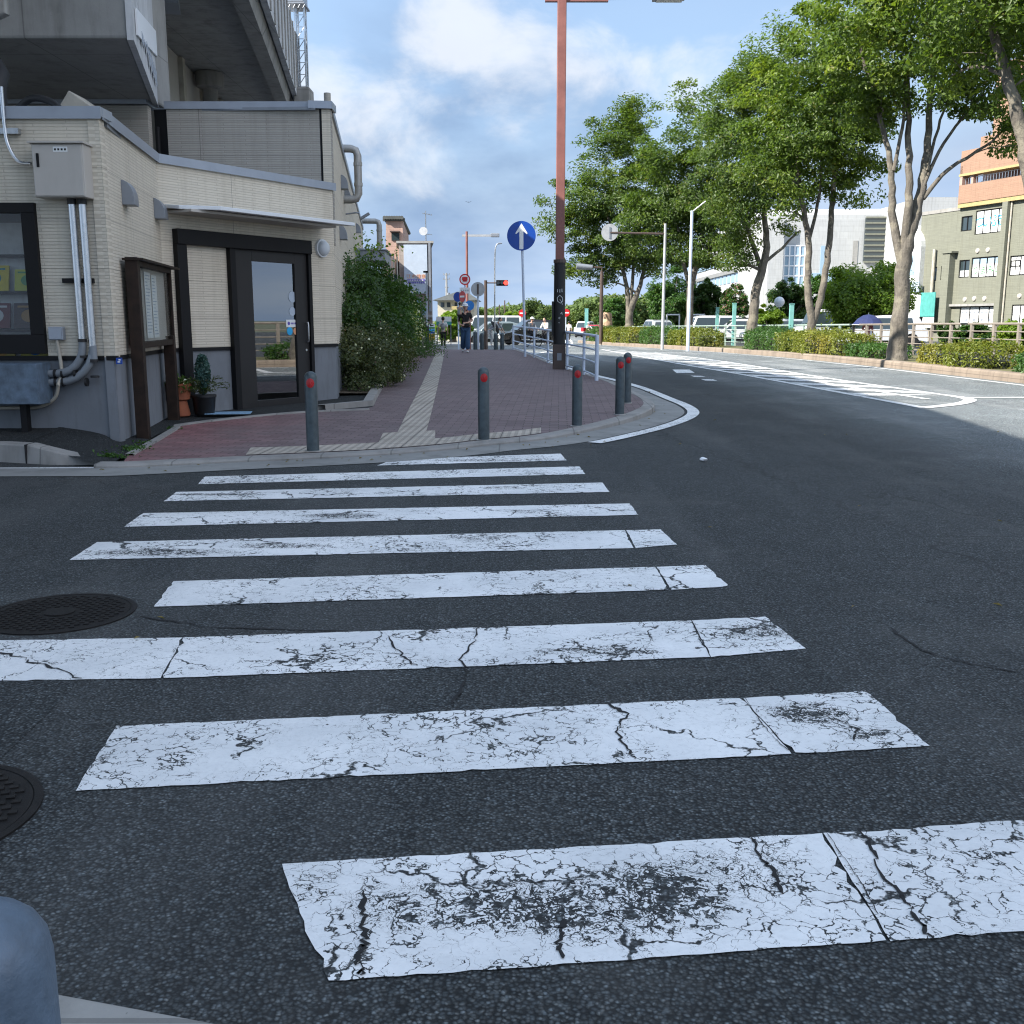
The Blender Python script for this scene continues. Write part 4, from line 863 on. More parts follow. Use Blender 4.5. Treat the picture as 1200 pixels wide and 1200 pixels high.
def clump_points(ells, nclump, per, spread, seed, shell=.45, flat=.55):
    """leaf positions gathered in clumps that fill ellipsoids, mostly toward their outside"""
    rs = np.random.RandomState(seed); vol = np.array([(e[3]*e[4]*e[5])**.8 for e in ells]); vol /= vol.sum()
    C_ = []; 
    for _ in range(nclump):
        e = ells[rs.choice(len(ells), p=vol)]; d = rs.normal(0,1,3); d /= np.linalg.norm(d); r = (shell+(1-shell)*rs.rand()**.55) if rs.rand() < .8 else rs.rand()
        C_.append(np.array(e[:3])+d*r*np.array(e[3:6]))
    C_ = np.array(C_); mean = np.average([e[:3] for e in ells],axis=0,weights=vol)
    pts = []; nr = []
    for c in C_:
        k = max(4,int(per*rs.uniform(.5,1.5))); s = spread*rs.uniform(.6,1.3); q = rs.normal(0,1,(k,3)); q /= np.linalg.norm(q,axis=1)[:,None]; q *= (rs.rand(k)**.45)[:,None]*s; q[:,2] *= flat
        out = c-mean; out = out/(np.linalg.norm(out)+1e-6); q[:,2] -= .25*(q[:,0]**2+q[:,1]**2)/s
        pts.append(c+q); nr.append(np.tile(out*.7+np.array([0,0,.8]),(k,1)))
    return C_, np.concatenate(pts), np.concatenate(nr)
def shrub(name, label, cat, p, ells, nclump, per, spread, leaf, mat, seed, group=None, stems=5, flowers=None, flat=.8, jitter=.8, rz=0):
    t = thing(name, label, cat, p, rz, group)
    C_, P_, N_ = clump_points(ells, nclump, per, spread, seed, .5, flat)
    keep = P_[:,2] > .01; leaf_mesh('foliage', P_[keep], N_[keep], leaf, mat, seed, t, jitter=jitter)
    rnd = random.Random(seed); b = MB()
    for i in range(stems):
        c = C_[rnd.randrange(len(C_))]; e = ells[rnd.randrange(len(ells))]; x0 = e[0]+rnd.uniform(-.4,.4)*e[3]; y0_ = e[1]+rnd.uniform(-.4,.4)*e[4]
        b.tube([(x0,y0_,-.1),(x0*.7+c[0]*.3,y0_*.7+c[1]*.3,c[2]*.45),(c[0],c[1],c[2])],[.02,.015,.006],6)
    if stems: b.build('stem', m['bark_dark'], t, smooth=True)
    if flowers:
        fm, nf, fs, zmax, nm = flowers; rs = np.random.RandomState(seed+5); sel = rs.choice(np.where(keep & (P_[:,2] < zmax))[0], nf); leaf_mesh(nm, P_[sel]+N_[sel]*.04, N_[sel], fs, fm, seed+6, t, asp=.8, jitter=1.2)
    return t
# --- pots by the door
def pot(p, prof, mat, label, build):
    t = thing('potted_plant', label, 'potted plant', p); b = MB(); b.lathe(prof, 28); b.build('pot', mat, t, smooth=True); b = MB(); b.disc((0,0,prof[-1][1]-.03),prof[-1][0]*.95,(0,0,1),.02,24); b.build('soil', m['soil'], t); build(t)
def g1(t):
    rs = np.random.RandomState(2); P_ = rs.normal(0,1,(260,3))*np.array([.10,.10,.04])+np.array([0,0,.40]); N_ = np.tile(np.array([0,0,1.0]),(260,1)); leaf_mesh('foliage', P_, N_, .06, [m['leaf_mid'],m['leaf_white']], 3, t)
def g2(t):
    rs = np.random.RandomState(5); h = rs.rand(2200); r = (.085*np.sin(np.clip(h,0,1)*2.9)**.8+.01)*np.sqrt(rs.rand(2200)); a = rs.rand(2200)*6.28
    P_ = np.stack([r*np.cos(a),r*np.sin(a),.26+h*.46],1); N_ = np.stack([np.cos(a),np.sin(a),np.full(2200,-.2)],1); leaf_mesh('conifer', P_, N_, .055, m['leaf_blue'], 6, t, asp=.3)
    P_ = []
    for i in range(34):
        an = rs.rand()*6.28; ln = rs.uniform(.15,.42); s = np.linspace(.1,1,22)[:,None]; c = np.array([math.cos(an),math.sin(an),0])*ln; P_.append(s*c+np.array([0,0,.25])+np.concatenate([s*0,s*0,.18*np.sin(s*2.2)*rs.uniform(.3,1.2)],1)+rs.normal(0,.008,(22,3)))
    P_ = np.concatenate(P_); leaf_mesh('trailing_foliage', P_, np.tile(np.array([0,0,1.0]),(len(P_),1)), .05, m['leaf_bronze'], 8, t, asp=.25)
q = U(211,487,.1); pot(q, [(.12,0),(.125,.02),(.095,.16),(.09,.18),(.13,.2),(.14,.33),(.155,.35),(.155,.39),(.14,.39)], m['terracotta'], 'stacked terracotta pot with a small pale plant by the timber post', g1)
q = U(240,486,.1); pot(q, [(.11,0),(.12,.02),(.14,.21),(.15,.22),(.15,.245),(.14,.245)], m['black_pot'], 'black pot with a blue green conifer and trailing plant by the door', g2)
b = MB(); c_ = U(268,484.5,.112); b.box(-.27,.27,-.14,.14,0,.012); props(b.build('doormat', m['mat_blue'], None, frame(c_,(C-B))@Matrix.Rotation(R(-50),4,'Z'), bv=.004), 'pale blue mat lying on the dark asphalt left of the door', 'mat')
rs = np.random.RandomState(9)
def tuft(px,py,n,sx_,sy_,h,seed):
    rs = np.random.RandomState(seed); c = GS(px,py); return np.stack([c.x+rs.normal(0,sx_,n),c.y+rs.normal(0,sy_,n),np.abs(rs.normal(0,h,n))+c.z],1)
P_ = np.concatenate([tuft(155,528,200,.07,.08,.022,1),tuft(130,536,150,.08,.03,.022,2),tuft(170,520,70,.05,.07,.015,3),tuft(203,503,30,.05,.05,.012,4)]); o = leaf_mesh('weeds', P_, np.tile(np.array([0,0,1.0]),(len(P_),1)), .035, m['leaf_mid'], 4, jitter=1.0); o['kind'] = 'stuff'
o = leaf_mesh('fallen_leaves', LITTER, np.tile(np.array([0,0,1.0]),(len(LITTER),1)), .035, make_leaf('dry_leaf',(.10,.07,.03),(.22,.17,.06)), 14, jitter=.25); o['kind'] = 'stuff'
# ================================================================== VIADUCT
hD = 6.74
e0, e1 = U(305,0,hD), U(347,125,hD); dirD = (e1-e0).normalized()
print('deck edge', e0, e1)
hP = U(352,105,hD).z
def edge(y): return interp(EDG, y)
sl = dirD.x/dirD.y
PTOP = 8.3
EDG = [(-60,e0.x-8.6),(-12,e0.x-3.6),(4.4,e0.x-.8),(9,e0.x-.2),(e0.y-1.5,e0.x-sl*1.5),(e0.y,e0.x),(e1.y,e1.x),(e1.y+6,e1.x+sl*6-.5),(40,e1.x+sl*14-2.6),(48,e1.x-6.5),(60,e1.x-13),(75,e1.x-24)]  # unseen bends before and beyond the visible stretch shaped for the shadow edge
ev = [Vector((x,y,0)) for y,x in EDG]
via = thing('viaduct', 'grey concrete railway viaduct looming over the shop roof', 'viaduct', (-9,18,0))
I4 = Matrix.Identity(4)
FD = frame((e0.x,e0.y,0), (dirD.x,dirD.y))
b = rib([setz(offs(ev,-.0),lambda q:hD+.12), setz(offs(ev,-.42),lambda q:hD+.12), setz(offs(ev,-.42),lambda q:hD), setz(offs(ev,-9),lambda q:hD), setz(offs(ev,-9),lambda q:hD+.9), setz(ev,lambda q:hD+.9), setz(ev,lambda q:hD+.12)])
b.build('deck', m['concrete_dark'], via, FD@Matrix.Identity(4) if False else I4)
b = rib([setz(offs(ev,-.02),lambda q:hD+.05), setz(offs(ev,.10),lambda q:hD+.05), setz(offs(ev,.10),lambda q:PTOP), setz(offs(ev,-.08),lambda q:PTOP), setz(offs(ev,-.08),lambda q:hD+.9)])
b.build('parapet', m['concrete_pale'], via, I4)
yv = e0.y-1.0
while yv < 45:
    xx = edge(yv); b = MB(); b.box(xx+.10,xx+.125,yv-.03,yv+.03,hD+.05,PTOP); yv += .9; b.build('parapet_rib', m['concrete'], via, I4)
b = rib([setz(offs(ev,-.42),lambda q:hD-.02), setz(offs(ev,-.40),lambda q:hD-.22), setz(offs(ev,-.12),lambda q:hD-.22), setz(offs(ev,-.05),lambda q:hD+.1)]); b.build('edge_beam', m['concrete_dark'], via, I4)
# wall and column below the deck
wa, wb_ = U(196,52,hD), U(264,124,hD); FW = frame(wa, wb_-wa); LW = (wb_-wa).length
b = MB(); b.box(-2,LW+12,0,.2,-4.5,-.02); b.build('pier_wall', m['beige_box'], via, FW)
for x in (LW*.16,LW*.5,LW*.85): b = MB(); b.box(x-.12,x+.12,-.1,0,-4.5,-.03); b.build('wall_mullion', m['beige_pipe'], via, FW)
q = U(244,86,hD-.02); b = MB(); b.lathe([(.17,-4),(.17,-.35),(.3,-.3),(.32,0)],20,(q.x+.02,q.y,q.z)); b.build('column', m['concrete'], via, I4, smooth=True)
# hammerhead beam above the low roof
hB = 4.24
p1,p2,p3,p4 = U(150,45,hB),U(178,117,hB),U(200,133,hB),U(112,137,hB)
FC = frame((p1.x,p1.y,hB),(1,0)); lx = lambda q: (q.x-p1.x, q.y-p1.y)
b = MB(); poly = [(-5,0,0),(0,0,0),(lx(p2)[0],lx(p2)[1],0),(lx(p2)[0]-.02,lx(p2)[1]+.9,0),(-5,lx(p2)[1]+.9,0)]
b.prism(poly,(0,0,2.6)); b.build('pier_cap', m['concrete_dark'], via, FC, bv=.03)
b = MB(); d = Vector((lx(p2)[0],lx(p2)[1],0)).normalized(); FE = frame(Vector((p1.x+.012,p1.y-.0,hB)), d)
LE = Vector(lx(p2)).length; b.box(-.02,LE+.9,-.05,.02,-.02,2.62); b.build('pier_cap_face', m['concrete_pale'], via, FE)
x,z = W(152,18,FE); x2,z2 = W(180,62,FE); x3 = W(180,30,FE); 
b = MB(); b.prism([(x,-.055,W(154,16,FE)[1]),(W(178,38,FE)[0],-.055,W(178,38,FE)[1]),(W(178,66,FE)[0],-.055,W(178,66,FE)[1]),(x,-.055,W(154,42,FE)[1])],(0,-.02,0)); b.mat(1); rnd=random.Random(2)
xa,za = W(157,24,FE); xb,zb2 = W(175,45,FE)
for r_ in range(3):
    for i in range(7):
        if rnd.random()<.85:
            f = i/7; xx = xa+(xb-xa)*f; zz = W(154,22+r_*6,FE)[1]; b.box(xx,xx+(xb-xa)*.09,-.0785,-.074,zz-.03,zz+.03)
b.build('notice_plate', [m['sign_white'],m['cap']], via, FE)
b = MB(); b.box(-5,0,-.025,0,.55,.6); b.build('drip_ledge', m['concrete'], via, FC)
x,z = W(186,8,FE); b = MB(); b.box(x-.35,x+.3,-.32,-.05,z-.02,z+.12); b.build('lamp_bracket', m['grey_metal'], via, FE)
b = MB(); q0 = D(2,10,10.6); b.tube([q0+Vector((-.02,0,.5)),q0+Vector((-.02,0,-.02)),q0+Vector((-.3,0,-.12))],.09,16); b.build('drain_pipe', m['steel_rust'], via, I4, smooth=True)
q0 = D(-4,100,10.6); b = MB(); b.tube([q0+Vector((-.1,.2,.25)),q0+Vector((-.0,.1,.12)),q0+Vector((0,0,-.02)),q0+Vector((0,0,-.3))],.085,16); b.build('drain_pipe', m['rubber'], via, I4, smooth=True)
b = MB(); q0 = D(100,133,11.2); b.cbox((0,0,0),.34,.4,.22); b.build('bearing_block', m['beige_pipe'], via, Matrix.Translation(q0)@Matrix.Rotation(R(35),4,'Y'), bv=.01)
# catenary mast on the viaduct
Ym = 27.5; pb = D(356,112,Ym); t = thing('catenary_mast', 'lattice steel catenary mast with a box platform on the viaduct', 'mast', (pb.x,pb.y,pb.z-.6))
b = MB(); b.box(-.2,.2,-.3,.3,0,.75); b.build('plinth', m['concrete'], t, bv=.02)
b = MB()
for sx in (-.1,.1):
    for sy_ in (-.12,.12): b.tube([(sx,sy_,.7),(sx,sy_,3.4)],.022,6)
for i in range(9):
    z = .8+i*.28; b.tube([(-.1,-.12,z),(.1,-.12,z+.28)],.01,5); b.tube([(.1,.12,z),(.1,-.12,z+.28)],.01,5); b.tube([(-.1,-.12,z),(.1,-.12,z)],.01,5)
b.build('lattice_post', m['steel'], t)
b = MB()
for sx in (-.22,-.13): b.tube([(sx,-.2,.7),(sx,-.2,3.3)],.012,6)
for i in range(10): b.tube([(-.22,-.2,.8+i*.25),(-.13,-.2,.8+i*.25)],.008,5)
b.build('ladder', m['steel'], t)
b = MB(); b.box(-.62,.12,-.3,.3,2.75,3.3); b.build('equipment_box', m['cap'], t, bv=.01)
b = MB(); b.box(-.62,.16,-.36,.36,2.68,2.72)
for i in range(7): b.tube([(-.6+i*.12,-.34,2.58),(-.54+i*.12,-.34,2.68)],.012,5)
b.build('platform', m['grey_metal'], t)
b = MB(); b.tube([(-.1,0,1.9),(-.75,0,1.95)],.015,6); b.build('insulator_arm', m['grey_metal'], t)
# ================================================================== SHRUBS BESIDE THE SIDEWALK
def bedpt(px, py): return GS(px, py)
def gs_at(px, Y): return GV(px, Y, zs)
q = gs_at(420,20.0); shrub('shrub','tall dark green shrub against the shop side wall, nearest the door','shrub',q,[(-.2,-1.5,1.3,.75,1.6,.95),(-.2,.5,1.5,.8,1.5,1.0),(.0,-2.2,.9,.6,1.2,.8),(.0,1.8,1.3,.85,1.2,1.0),(.1,-.4,1.0,.8,1.8,.9)],230,210,.32,.075,m['leaf_dark'],11,'shrubs along the sidewalk')
q = gs_at(428,17.6); shrub('flowering_shrub','low bronze green shrub dotted with tiny pale flowers at the bed corner','shrub',q,[(.0,-1.2,.5,.6,1.0,.48),(.1,.2,.55,.62,1.2,.52),(.15,1.4,.5,.55,1.0,.5)],170,170,.22,.05,m['leaf_bronze'],12,'shrubs along the sidewalk',flowers=([m['leaf_white'],m['leaf_pink']],520,.045,1.2,'flowers'))
q = gs_at(455,25); shrub('shrub','bright mid green leafy shrub in the middle of the bed','shrub',q,[(-.1,-1.0,.9,.7,1.3,.7),(.0,1.2,1.05,.75,1.3,.75),(-.6,0,1.45,.55,1.3,.5),(.1,-2,.5,.55,.8,.45)],150,170,.34,.095,m['leaf_mid'],13,'shrubs along the sidewalk')
q = gs_at(466,30.5); shrub('shrub','round dark green shrub at the far end of the bed','shrub',q,[(-.1,0,1.25,.75,1.3,.85),(-.5,-1.2,1.5,.7,1.1,.75),(.05,1.0,.9,.55,1.1,.7)],110,170,.36,.1,m['leaf_dark'],14,'shrubs along the sidewalk')
q = gs_at(466,27.5); t = shrub('hydrangea','shrub with drooping creamy white flower panicles over the sidewalk','shrub',q,[(.15,-.5,.8,.42,.6,.55),(.2,.4,.9,.4,.5,.5)],60,110,.25,.09,m['leaf_lime'],15,'shrubs along the sidewalk')
for i,(dx,dy,dz) in enumerate(((.42,-.7,1.15),(.5,-.4,.9),(.45,-.2,.7),(.5,-.75,.75),(.35,-.5,1.5),(.5,.1,.85))):
    rs = np.random.RandomState(i); P_ = rs.normal(0,1,(150,3))*np.array([.09,.09,.17])+np.array([dx,dy,dz]); leaf_mesh('flower_panicle', P_, np.tile(np.array([.4,-.5,.5]),(150,1)), .055, m['leaf_white'], i+3, t, asp=.9, jitter=1)
q = gs_at(489,31); rs = np.random.RandomState(4); t = thing('grass_clump','clump of tall bright grass at the end of the planted bed','plant',q); P_=[]; 
for i in range(260):
    c = rs.normal(0,1,2)*np.array([.32,1.0]); s = np.linspace(0,1,7)[:,None]; dr_ = rs.normal(0,.3,2); P_.append(np.concatenate([c[0]+s*s*dr_[0],c[1]+s*s*dr_[1],s*rs.uniform(.3,.75)],1))
P_ = np.concatenate(P_); leaf_mesh('blades', P_, np.tile(np.array([.3,-.8,.2]),(len(P_),1)), .13, m['leaf_mid'], 5, t, asp=.14, jitter=.6)
q = gs_at(446,19); rs = np.random.RandomState(14); 
t = thing('climbing_vine','loose vine sprays with bright leaves reaching over the awning','plant',gs_at(440,26)); P_ = np.concatenate([rs.normal(0,1,(170,3))*np.array([.35,.6,.18])+np.array([.0,-1,2.75])]); leaf_mesh('leaves', P_, np.tile(np.array([0,-.3,1.0]),(len(P_),1)), .09, m['leaf_lime'], 5, t, asp=.7, jitter=.8)
b = MB(); b.tube(cr([(-.1,-1.0,.0),(.0,-1,1.6),(.1,-.8,2.7),(.3,-.3,2.6)],6),[.02]*18+[.008],6); b.build('vine_stem', m['bark_dark'], t)
p = GS(470.5,424); b = MB(); b.box(-.12,.12,-.08,.08,0,.02); props(b.build('litter', m['paper'], None, T((p.x,p.y,p.z+.003),.4)), 'small scrap of white litter at the bed edge', 'litter')
# ================================================================== FAR LEFT SIDE OF THE STREET
def slab(b, x0,x1,y0,y1,z0,z1): return b.box(x0,x1,y0,y1,z0,z1)
# pink gabled building
Yp = 52; g0 = zr(Yp); X = lambda px, Y: D(px,375,Y).x
pk = thing('pink_building','tall narrow pink building with a dark tiled coping','building',(X(455,Yp),Yp,g0))
xl, xr = X(455,Yp), X(474,Yp); zt_ = H(257,Yp)
b = MB(); b.prism([(xl-.2,Yp,g0),(xr,Yp,g0),(xr,Yp,zt_),(xl,Yp,zt_)],(-.6,9,0)); b.build('wall', m['pink_wall'], pk, I4)
b = MB(); b.prism([(X(447,44),44,g0),(xr,44,g0),(xr,44,H(295,44)),(X(447,44),44,H(330,44))],(-.1,8,0)); b.build('lower_wing', m['pink_wall'], pk, I4)
b = MB()
for i in range(8): b.tube([(xl-.05+i*(xr-xl+.1)/7.5,Yp-.25,zt_+.06),(xl-.6+i*(xr-xl+.1)/7.5,Yp+9,zt_+.06)],.09,8)
b.box(xl-.15,xr+.1,Yp-.12,Yp+.2,zt_-.08,zt_+.06); b.build('roof', m['roof_tile'], pk, I4)
b = MB(); b.box(X(461,Yp),X(470,Yp),Yp-.06,Yp,H(282,Yp),H(273,Yp)); wn = b.build('window', m['dark_glass'], pk, I4)
b = MB(); b.box(X(460,Yp),X(471,Yp),Yp-.35,Yp,H(272.5,Yp),H(271,Yp)); b.build('window_hood', m['brown_metal'], pk, I4)
b = MB(); 
for px in (459,463,467): b.tube([(X(px,44),43.93,g0),(X(px,44),43.93,H(298,44))],.03,6)
b.build('downpipe', m['beige_pipe'], pk, I4)
for i,px in enumerate((456,463)): b = MB(); b.box(X(px,44),X(px+4,44),43.9,44,H(345,44),H(322,44)); b.build('window', m['dark_glass'], pk, I4)
# brown building with the billboard
Ys = 49; sg = thing('brown_building','brown flat roofed building carrying a tall pale billboard panel','building',(X(490,Ys),Ys,zr(Ys)))
x0,x1 = X(469,Ys),X(507,Ys); g0 = zr(Ys)
b = MB(); b.prism([(x0,Ys,g0-.2),(x1,Ys,g0-.2),(x1,Ys,H(285,Ys)),(x0,Ys,H(285,Ys))],(-.75,7,0)); b.build('wall', m['brown_wall'], sg, I4)
b = MB(); b.prism([(x0-.1,Ys-.1,H(285,Ys)),(x1+.1,Ys-.1,H(285,Ys)),(x1+.1,Ys-.1,H(282.5,Ys)),(x0-.1,Ys-.1,H(282.5,Ys))],(-.75,7.2,0)); b.build('roof', m['concrete_dark'], sg, I4)
b = MB(); b.box(X(503.5,Ys),X(506,Ys),Ys-.25,Ys,H(365,Ys),H(285,Ys)); b.build('corner_pillar', m['grey_metal'], sg, I4)
b = MB(); b.box(x0,x1,Ys-.5,Ys,H(372,Ys),H(369,Ys)); b.build('ledge', m['concrete_dark'], sg, I4)
for px,py in ((489,353),(495,363)): b = MB(); b.box(X(px,Ys),X(px+5,Ys),Ys-.05,Ys,H(py+6,Ys),H(py-4,Ys)); b.build('window', m['sky_glass'], sg, I4)
b = MB(); b.box(X(475,Ys),X(502,Ys),Ys-.2,Ys-.0,H(344,Ys),H(287,Ys)); bb_ = b.build('billboard', m['panel_blue'], sg, I4)
Ft = frame((X(489,Ys),Ys-.21,H(324.5,Ys)),(1,0)); text_part('江市健康', .22*.98, m['orange'], bb_, Ft, sx=1.05)
b = MB(); b.box(-.4,.4,-.01,0,-.045,.045); b.mat(1)
for i in range(9): b.box(-.36+i*.08,-.31+i*.08,-.016,-.01,-.02,.02)
b.build('banner_band', [m['purple'],m['sign_white']], bb_, frame((X(489,Ys),Ys-.21,H(328.5,Ys)),(1,0)))
b = MB()
for i in range(8): b.box(-.38+i*.1,-.31+i*.1,-.01,0,-.03,.03)
b.build('banner_text', m['purple'], bb_, frame((X(489,Ys),Ys-.205,H(331.5,Ys)),(1,0)))
# rooftop aerial
p = Vector((X(498.5,Ys),Ys+1,H(283,Ys))); t = thing('tv_aerial','thin television aerial on the brown building roof','aerial',p)
hA = H(247,Ys+1)-p.z; b = MB(); b.tube([(0,0,0),(0,0,hA)],.025,6); b.build('pole', m['steel'], t)
b = MB(); b.tube([(-.15,0,hA*.93),(.3,0,hA*.86)],.015,5)
for i in range(6): b.tube([(-.12+i*.08,-.25,hA*.92-i*.01),(-.12+i*.08,.25,hA*.92-i*.01)],.01,5)
b.tube([(-.25,0,hA*.3),(.3,0,hA*.26)],.02,5); b.build('elements', m['steel'], t)
b = MB(); b.lathe([(.02,0),(.14,.03),(.2,.09),(.19,.09)],14,(-.1,-.1,hA*.35),Matrix.Rotation(R(80),4,'X')); b.build('dish', m['sign_back'], t, smooth=True)
# sign boards with arrow at the foot of the wall
def guide(px,Y,label):
    p = GV(px,Y,lambda y: zr(y)+.1); w = 7/1200*Y; h0 = p.z; t = thing('guide_board',label,'sign board',p,group='guide boards on the wall'); b = MB(); zz = [H(y_,Y)-h0 for y_ in (399,391,388.5,385.5,383,379.5)]
    b.box(-w/2,w/2,-.03,.03,zz[0],zz[5]); b.build('panel', m['sign_white'], t)
    for (za,zb_),c in zip(((zz[0],zz[1]),(zz[1]+.0,zz[2]),(zz[2],zz[3]),(zz[3],zz[4])),('yellow','sign_blue','cyan_ink','green_ink')): b = MB(); b.box(-w/2,w/2,-.036,-.03,za+.01,zb_-.01); b.build('band', m[c], t)
    zc = (zz[4]+zz[5])/2; b = MB(); b.prism([(-w*.32,-.04,zc),(-w*.1,-.04,zc+.06),(-w*.1,-.04,zc+.02),(w*.3,-.04,zc+.02),(w*.3,-.04,zc-.02),(-w*.1,-.04,zc-.02),(-w*.1,-.04,zc-.06)],(0,.006,0)); b.build('arrow', m['black_ink'], t)
    zc = (zz[0]+zz[1])/2; b = MB(); b.box(-.025,.025,-.042,-.036,zc-.03,zc+.13); b.box(-.025,.025,-.042,-.036,zc-.12,zc-.07); b.build('exclamation_mark', m['orange'], t)
    b = MB(); b.box(-w/2+.02,-w/2+.05,-.02,.02,0,zz[0]); b.box(w/2-.05,w/2-.02,-.02,.02,0,zz[0]); b.build('leg', m['grey_metal'], t)
guide(506.5,41.5,'colourful guide board with a black arrow, right of the thin grey lamp post'); guide(491.5,41,'colourful guide board half hidden by the shrubs, left of the thin lamp post')
p = GV(501,41,lambda y: zr(y)+.1); t = thing('lamp_post','thin grey lamp post with a small dark head before the billboard','lamp post',p); hh = H(319,41)-p.z
b = MB(); b.tube([(0,0,0),(0,0,hh)],[.045,.03],10); b.build('pole', m['cap'], t, smooth=True); b = MB(); b.tube([(0,0,0),(0,0,1.0)],.075,10); b.build('pole_sleeve', m['black_sheet'], t); b = MB(); b.box(-.12,.08,-.05,.05,hh-.02,hh+.05); b.build('lamp_head', m['black_frame'], t, bv=.01)
p = GV(497,43,lambda y: zr(y)+.05); b = MB(); b.box(-.18,.18,-.15,.15,0,.95); b.box(-.2,.2,-.17,.17,.95,1.0); props(b.build('utility_box', m['brown_wall'], None, T(p), bv=.01), 'brown utility box between the two guide boards', 'box')
# green and white information board
p = GV(520.5,58); t = thing('information_board','wide white and turquoise information board on two legs','sign board',p); za,zb_ = H(381,58)-p.z,H(371,58)-p.z
b = MB(); b.box(-.42,.42,-.03,.03,za,zb_); b.build('panel', m['sign_white'], t); b = MB(); b.box(-.42,.42,-.036,-.03,za,za+(zb_-za)*.42); b.build('band', m['teal_ink'], t)
for s in (-.38,.38): b = MB(); b.tube([(s,0.05,0),(s,0.05,zb_)],.025,8); b.build('leg', m['grey_metal'], t)
# house with hipped roof
Yh = 85; g0 = zr(Yh); hs = thing('house','cream house with a grey hipped tile roof behind the hedge','house',(X(532,Yh),Yh,g0))
x0,x1 = X(513,Yh),X(556,Yh); ze, zr_ = H(352,Yh),H(340.5,Yh)
b = MB(); b.box(x0,x1,Yh,Yh+6,g0,ze); b.build('wall', m['house_wall'], hs, I4)
xm0,xm1 = X(534,Yh),X(545,Yh); b = MB(); b.add([(x0-.4,Yh-.5,ze),(x1+.4,Yh-.5,ze),(x1+.4,Yh+6.5,ze),(x0-.4,Yh+6.5,ze),(xm0,Yh+3,zr_),(xm1,Yh+3,zr_)],[(0,1,5,4),(1,2,5),(2,3,4,5),(3,0,4),(0,3,2,1)]); b.build('roof', m['roof_tile'], hs, I4)
for px in (517,524,533,541): b = MB(); b.box(X(px,Yh),X(px+4,Yh),Yh-.06,Yh,H(360,Yh),H(354.5,Yh)); b.build('window', m['dark_glass'], hs, I4)
b = MB(); b.box(X(530,Yh),X(552,Yh),Yh-.8,Yh,H(363,Yh),H(359,Yh)); b.build('balcony', m['yellow_wall'], hs, I4)
# power pole
Ye = 120; p = GV(524,Ye); t = thing('power_pole','distant power pole with three crossarms above the house roof','power pole',p); hh = H(320,Ye)-p.z
b = MB(); b.tube([(0,0,0),(0,0,hh)],[.18,.1],8); b.build('pole', m['concrete_dark'], t); b = MB()
for z,w in ((hh-.2,.35),(hh-.7,.4),(hh-1.6,.25)): b.box(-w,w,-.05,.05,z-.05,z+.05)
for z in (hh-.2,hh-.7):
    for s in (-.33,0,.33): b.tube([(s,0,z),(s,0,z+.2)],.05,6)
b.build('crossarm', m['grey_metal'], t); b = MB(); b.tube([(0.2,0,hh-3),(0.2,0,hh-2.2)],.2,8); b.build('transformer', m['grey_metal'], t)
# ================================================================== STREET FURNITURE
# bollards on the corner
def bollard(p, r, h, label, facing, mat=None, group='grey bollards on the corner'):
    t = thing('bollard', label, 'bollard', p, 0, group); b = MB(); pr = [(r,0),(r,h-r*.95)]+[(r*math.cos(a),h-r*.95+r*.95*math.sin(a)) for a in (.3,.6,.9,1.2,1.45)]
    b.lathe(pr,28); b.build('post', mat or m['bollard'], t, smooth=True)
    b = MB(); b.lathe([(r*1.28,-.01),(r*1.28,.008),(r*1.05,.012)],28); b.build('base_ring', m['steel_rust'], t)
    return t
def reflector(t, r, z, ang, rr):
    w = T(WORLD[t.name].translation); M = Matrix.Rotation(ang,4,'Z'); b = MB(); vs = []; n = 18
    for ring in (1.0,.6,0):
        for j in range(n):
            a = 2*math.pi*j/n; u = rr*ring*math.cos(a); v = rr*1.15*ring*math.sin(a); th = u/r; d = r+.003+.004*(1-ring); vs.append(Vector((d*math.sin(th),-d*math.cos(th),z+v)))
    for j in range(n):
        a = 2*math.pi*j/n; u = rr*1.03*math.cos(a); v = rr*1.17*math.sin(a); th = u/r; vs.append(Vector((r*.98*math.sin(th),-r*.98*math.cos(th),z+v)))
    fs = [(i*n+j,i*n+(j+1)%n,(i+1)*n+(j+1)%n,(i+1)*n+j) for i in range(2) for j in range(n)]+[(3*n+j,3*n+(j+1)%n,(j+1)%n,j) for j in range(n)]
    b.add([M@q for q in vs], fs); b.build('reflector', m['red_reflect'], t, smooth=True)
for (px,py,yt,lb,an) in ((367,529,435,'grey bollard in front of the shop door, leftmost of the corner row',.1),(567,516,430,'grey bollard beside the tactile paving, standing alone mid corner',.12),(676,499.5,427,'grey bollard just left of the pair at the bend of the corner',.0),(726,486,417.5,'front one of the two close bollards at the bend of the corner',.0),(734.5,472.5,413,'rear one of the two close bollards at the bend of the corner',.15)):
    p = GS(px,py); p.z -= .0; hh = D(px,yt,p.y).z-p.z; t = bollard(p,.0575,hh,lb,0); reflector(t,.0575,hh-.105,an,.037)
q = U(-14,1058,.765); p = Vector((q.x-.030,q.y+.035,.05)); t = bollard(p,.0575,.69,'faded blue bollard top very close in the lower left corner',0,m['bollard_old'])
for (px,py,yt,lb) in ((557,410,388,'far bollard nearest the woman with the child'),(565,411.5,391.5,'far bollard just right of the mirror pole'),(581,413,392,'left bollard of the far pair before the railing'),(588.5,413,392,'right bollard of the far pair before the railing')):
    Y = 36.6; p = GV(px,Y,zs); hh = D(px,yt,Y).z-p.z; bollard(p,.075,max(.6,hh),lb,0,None,'far bollards at the side street')
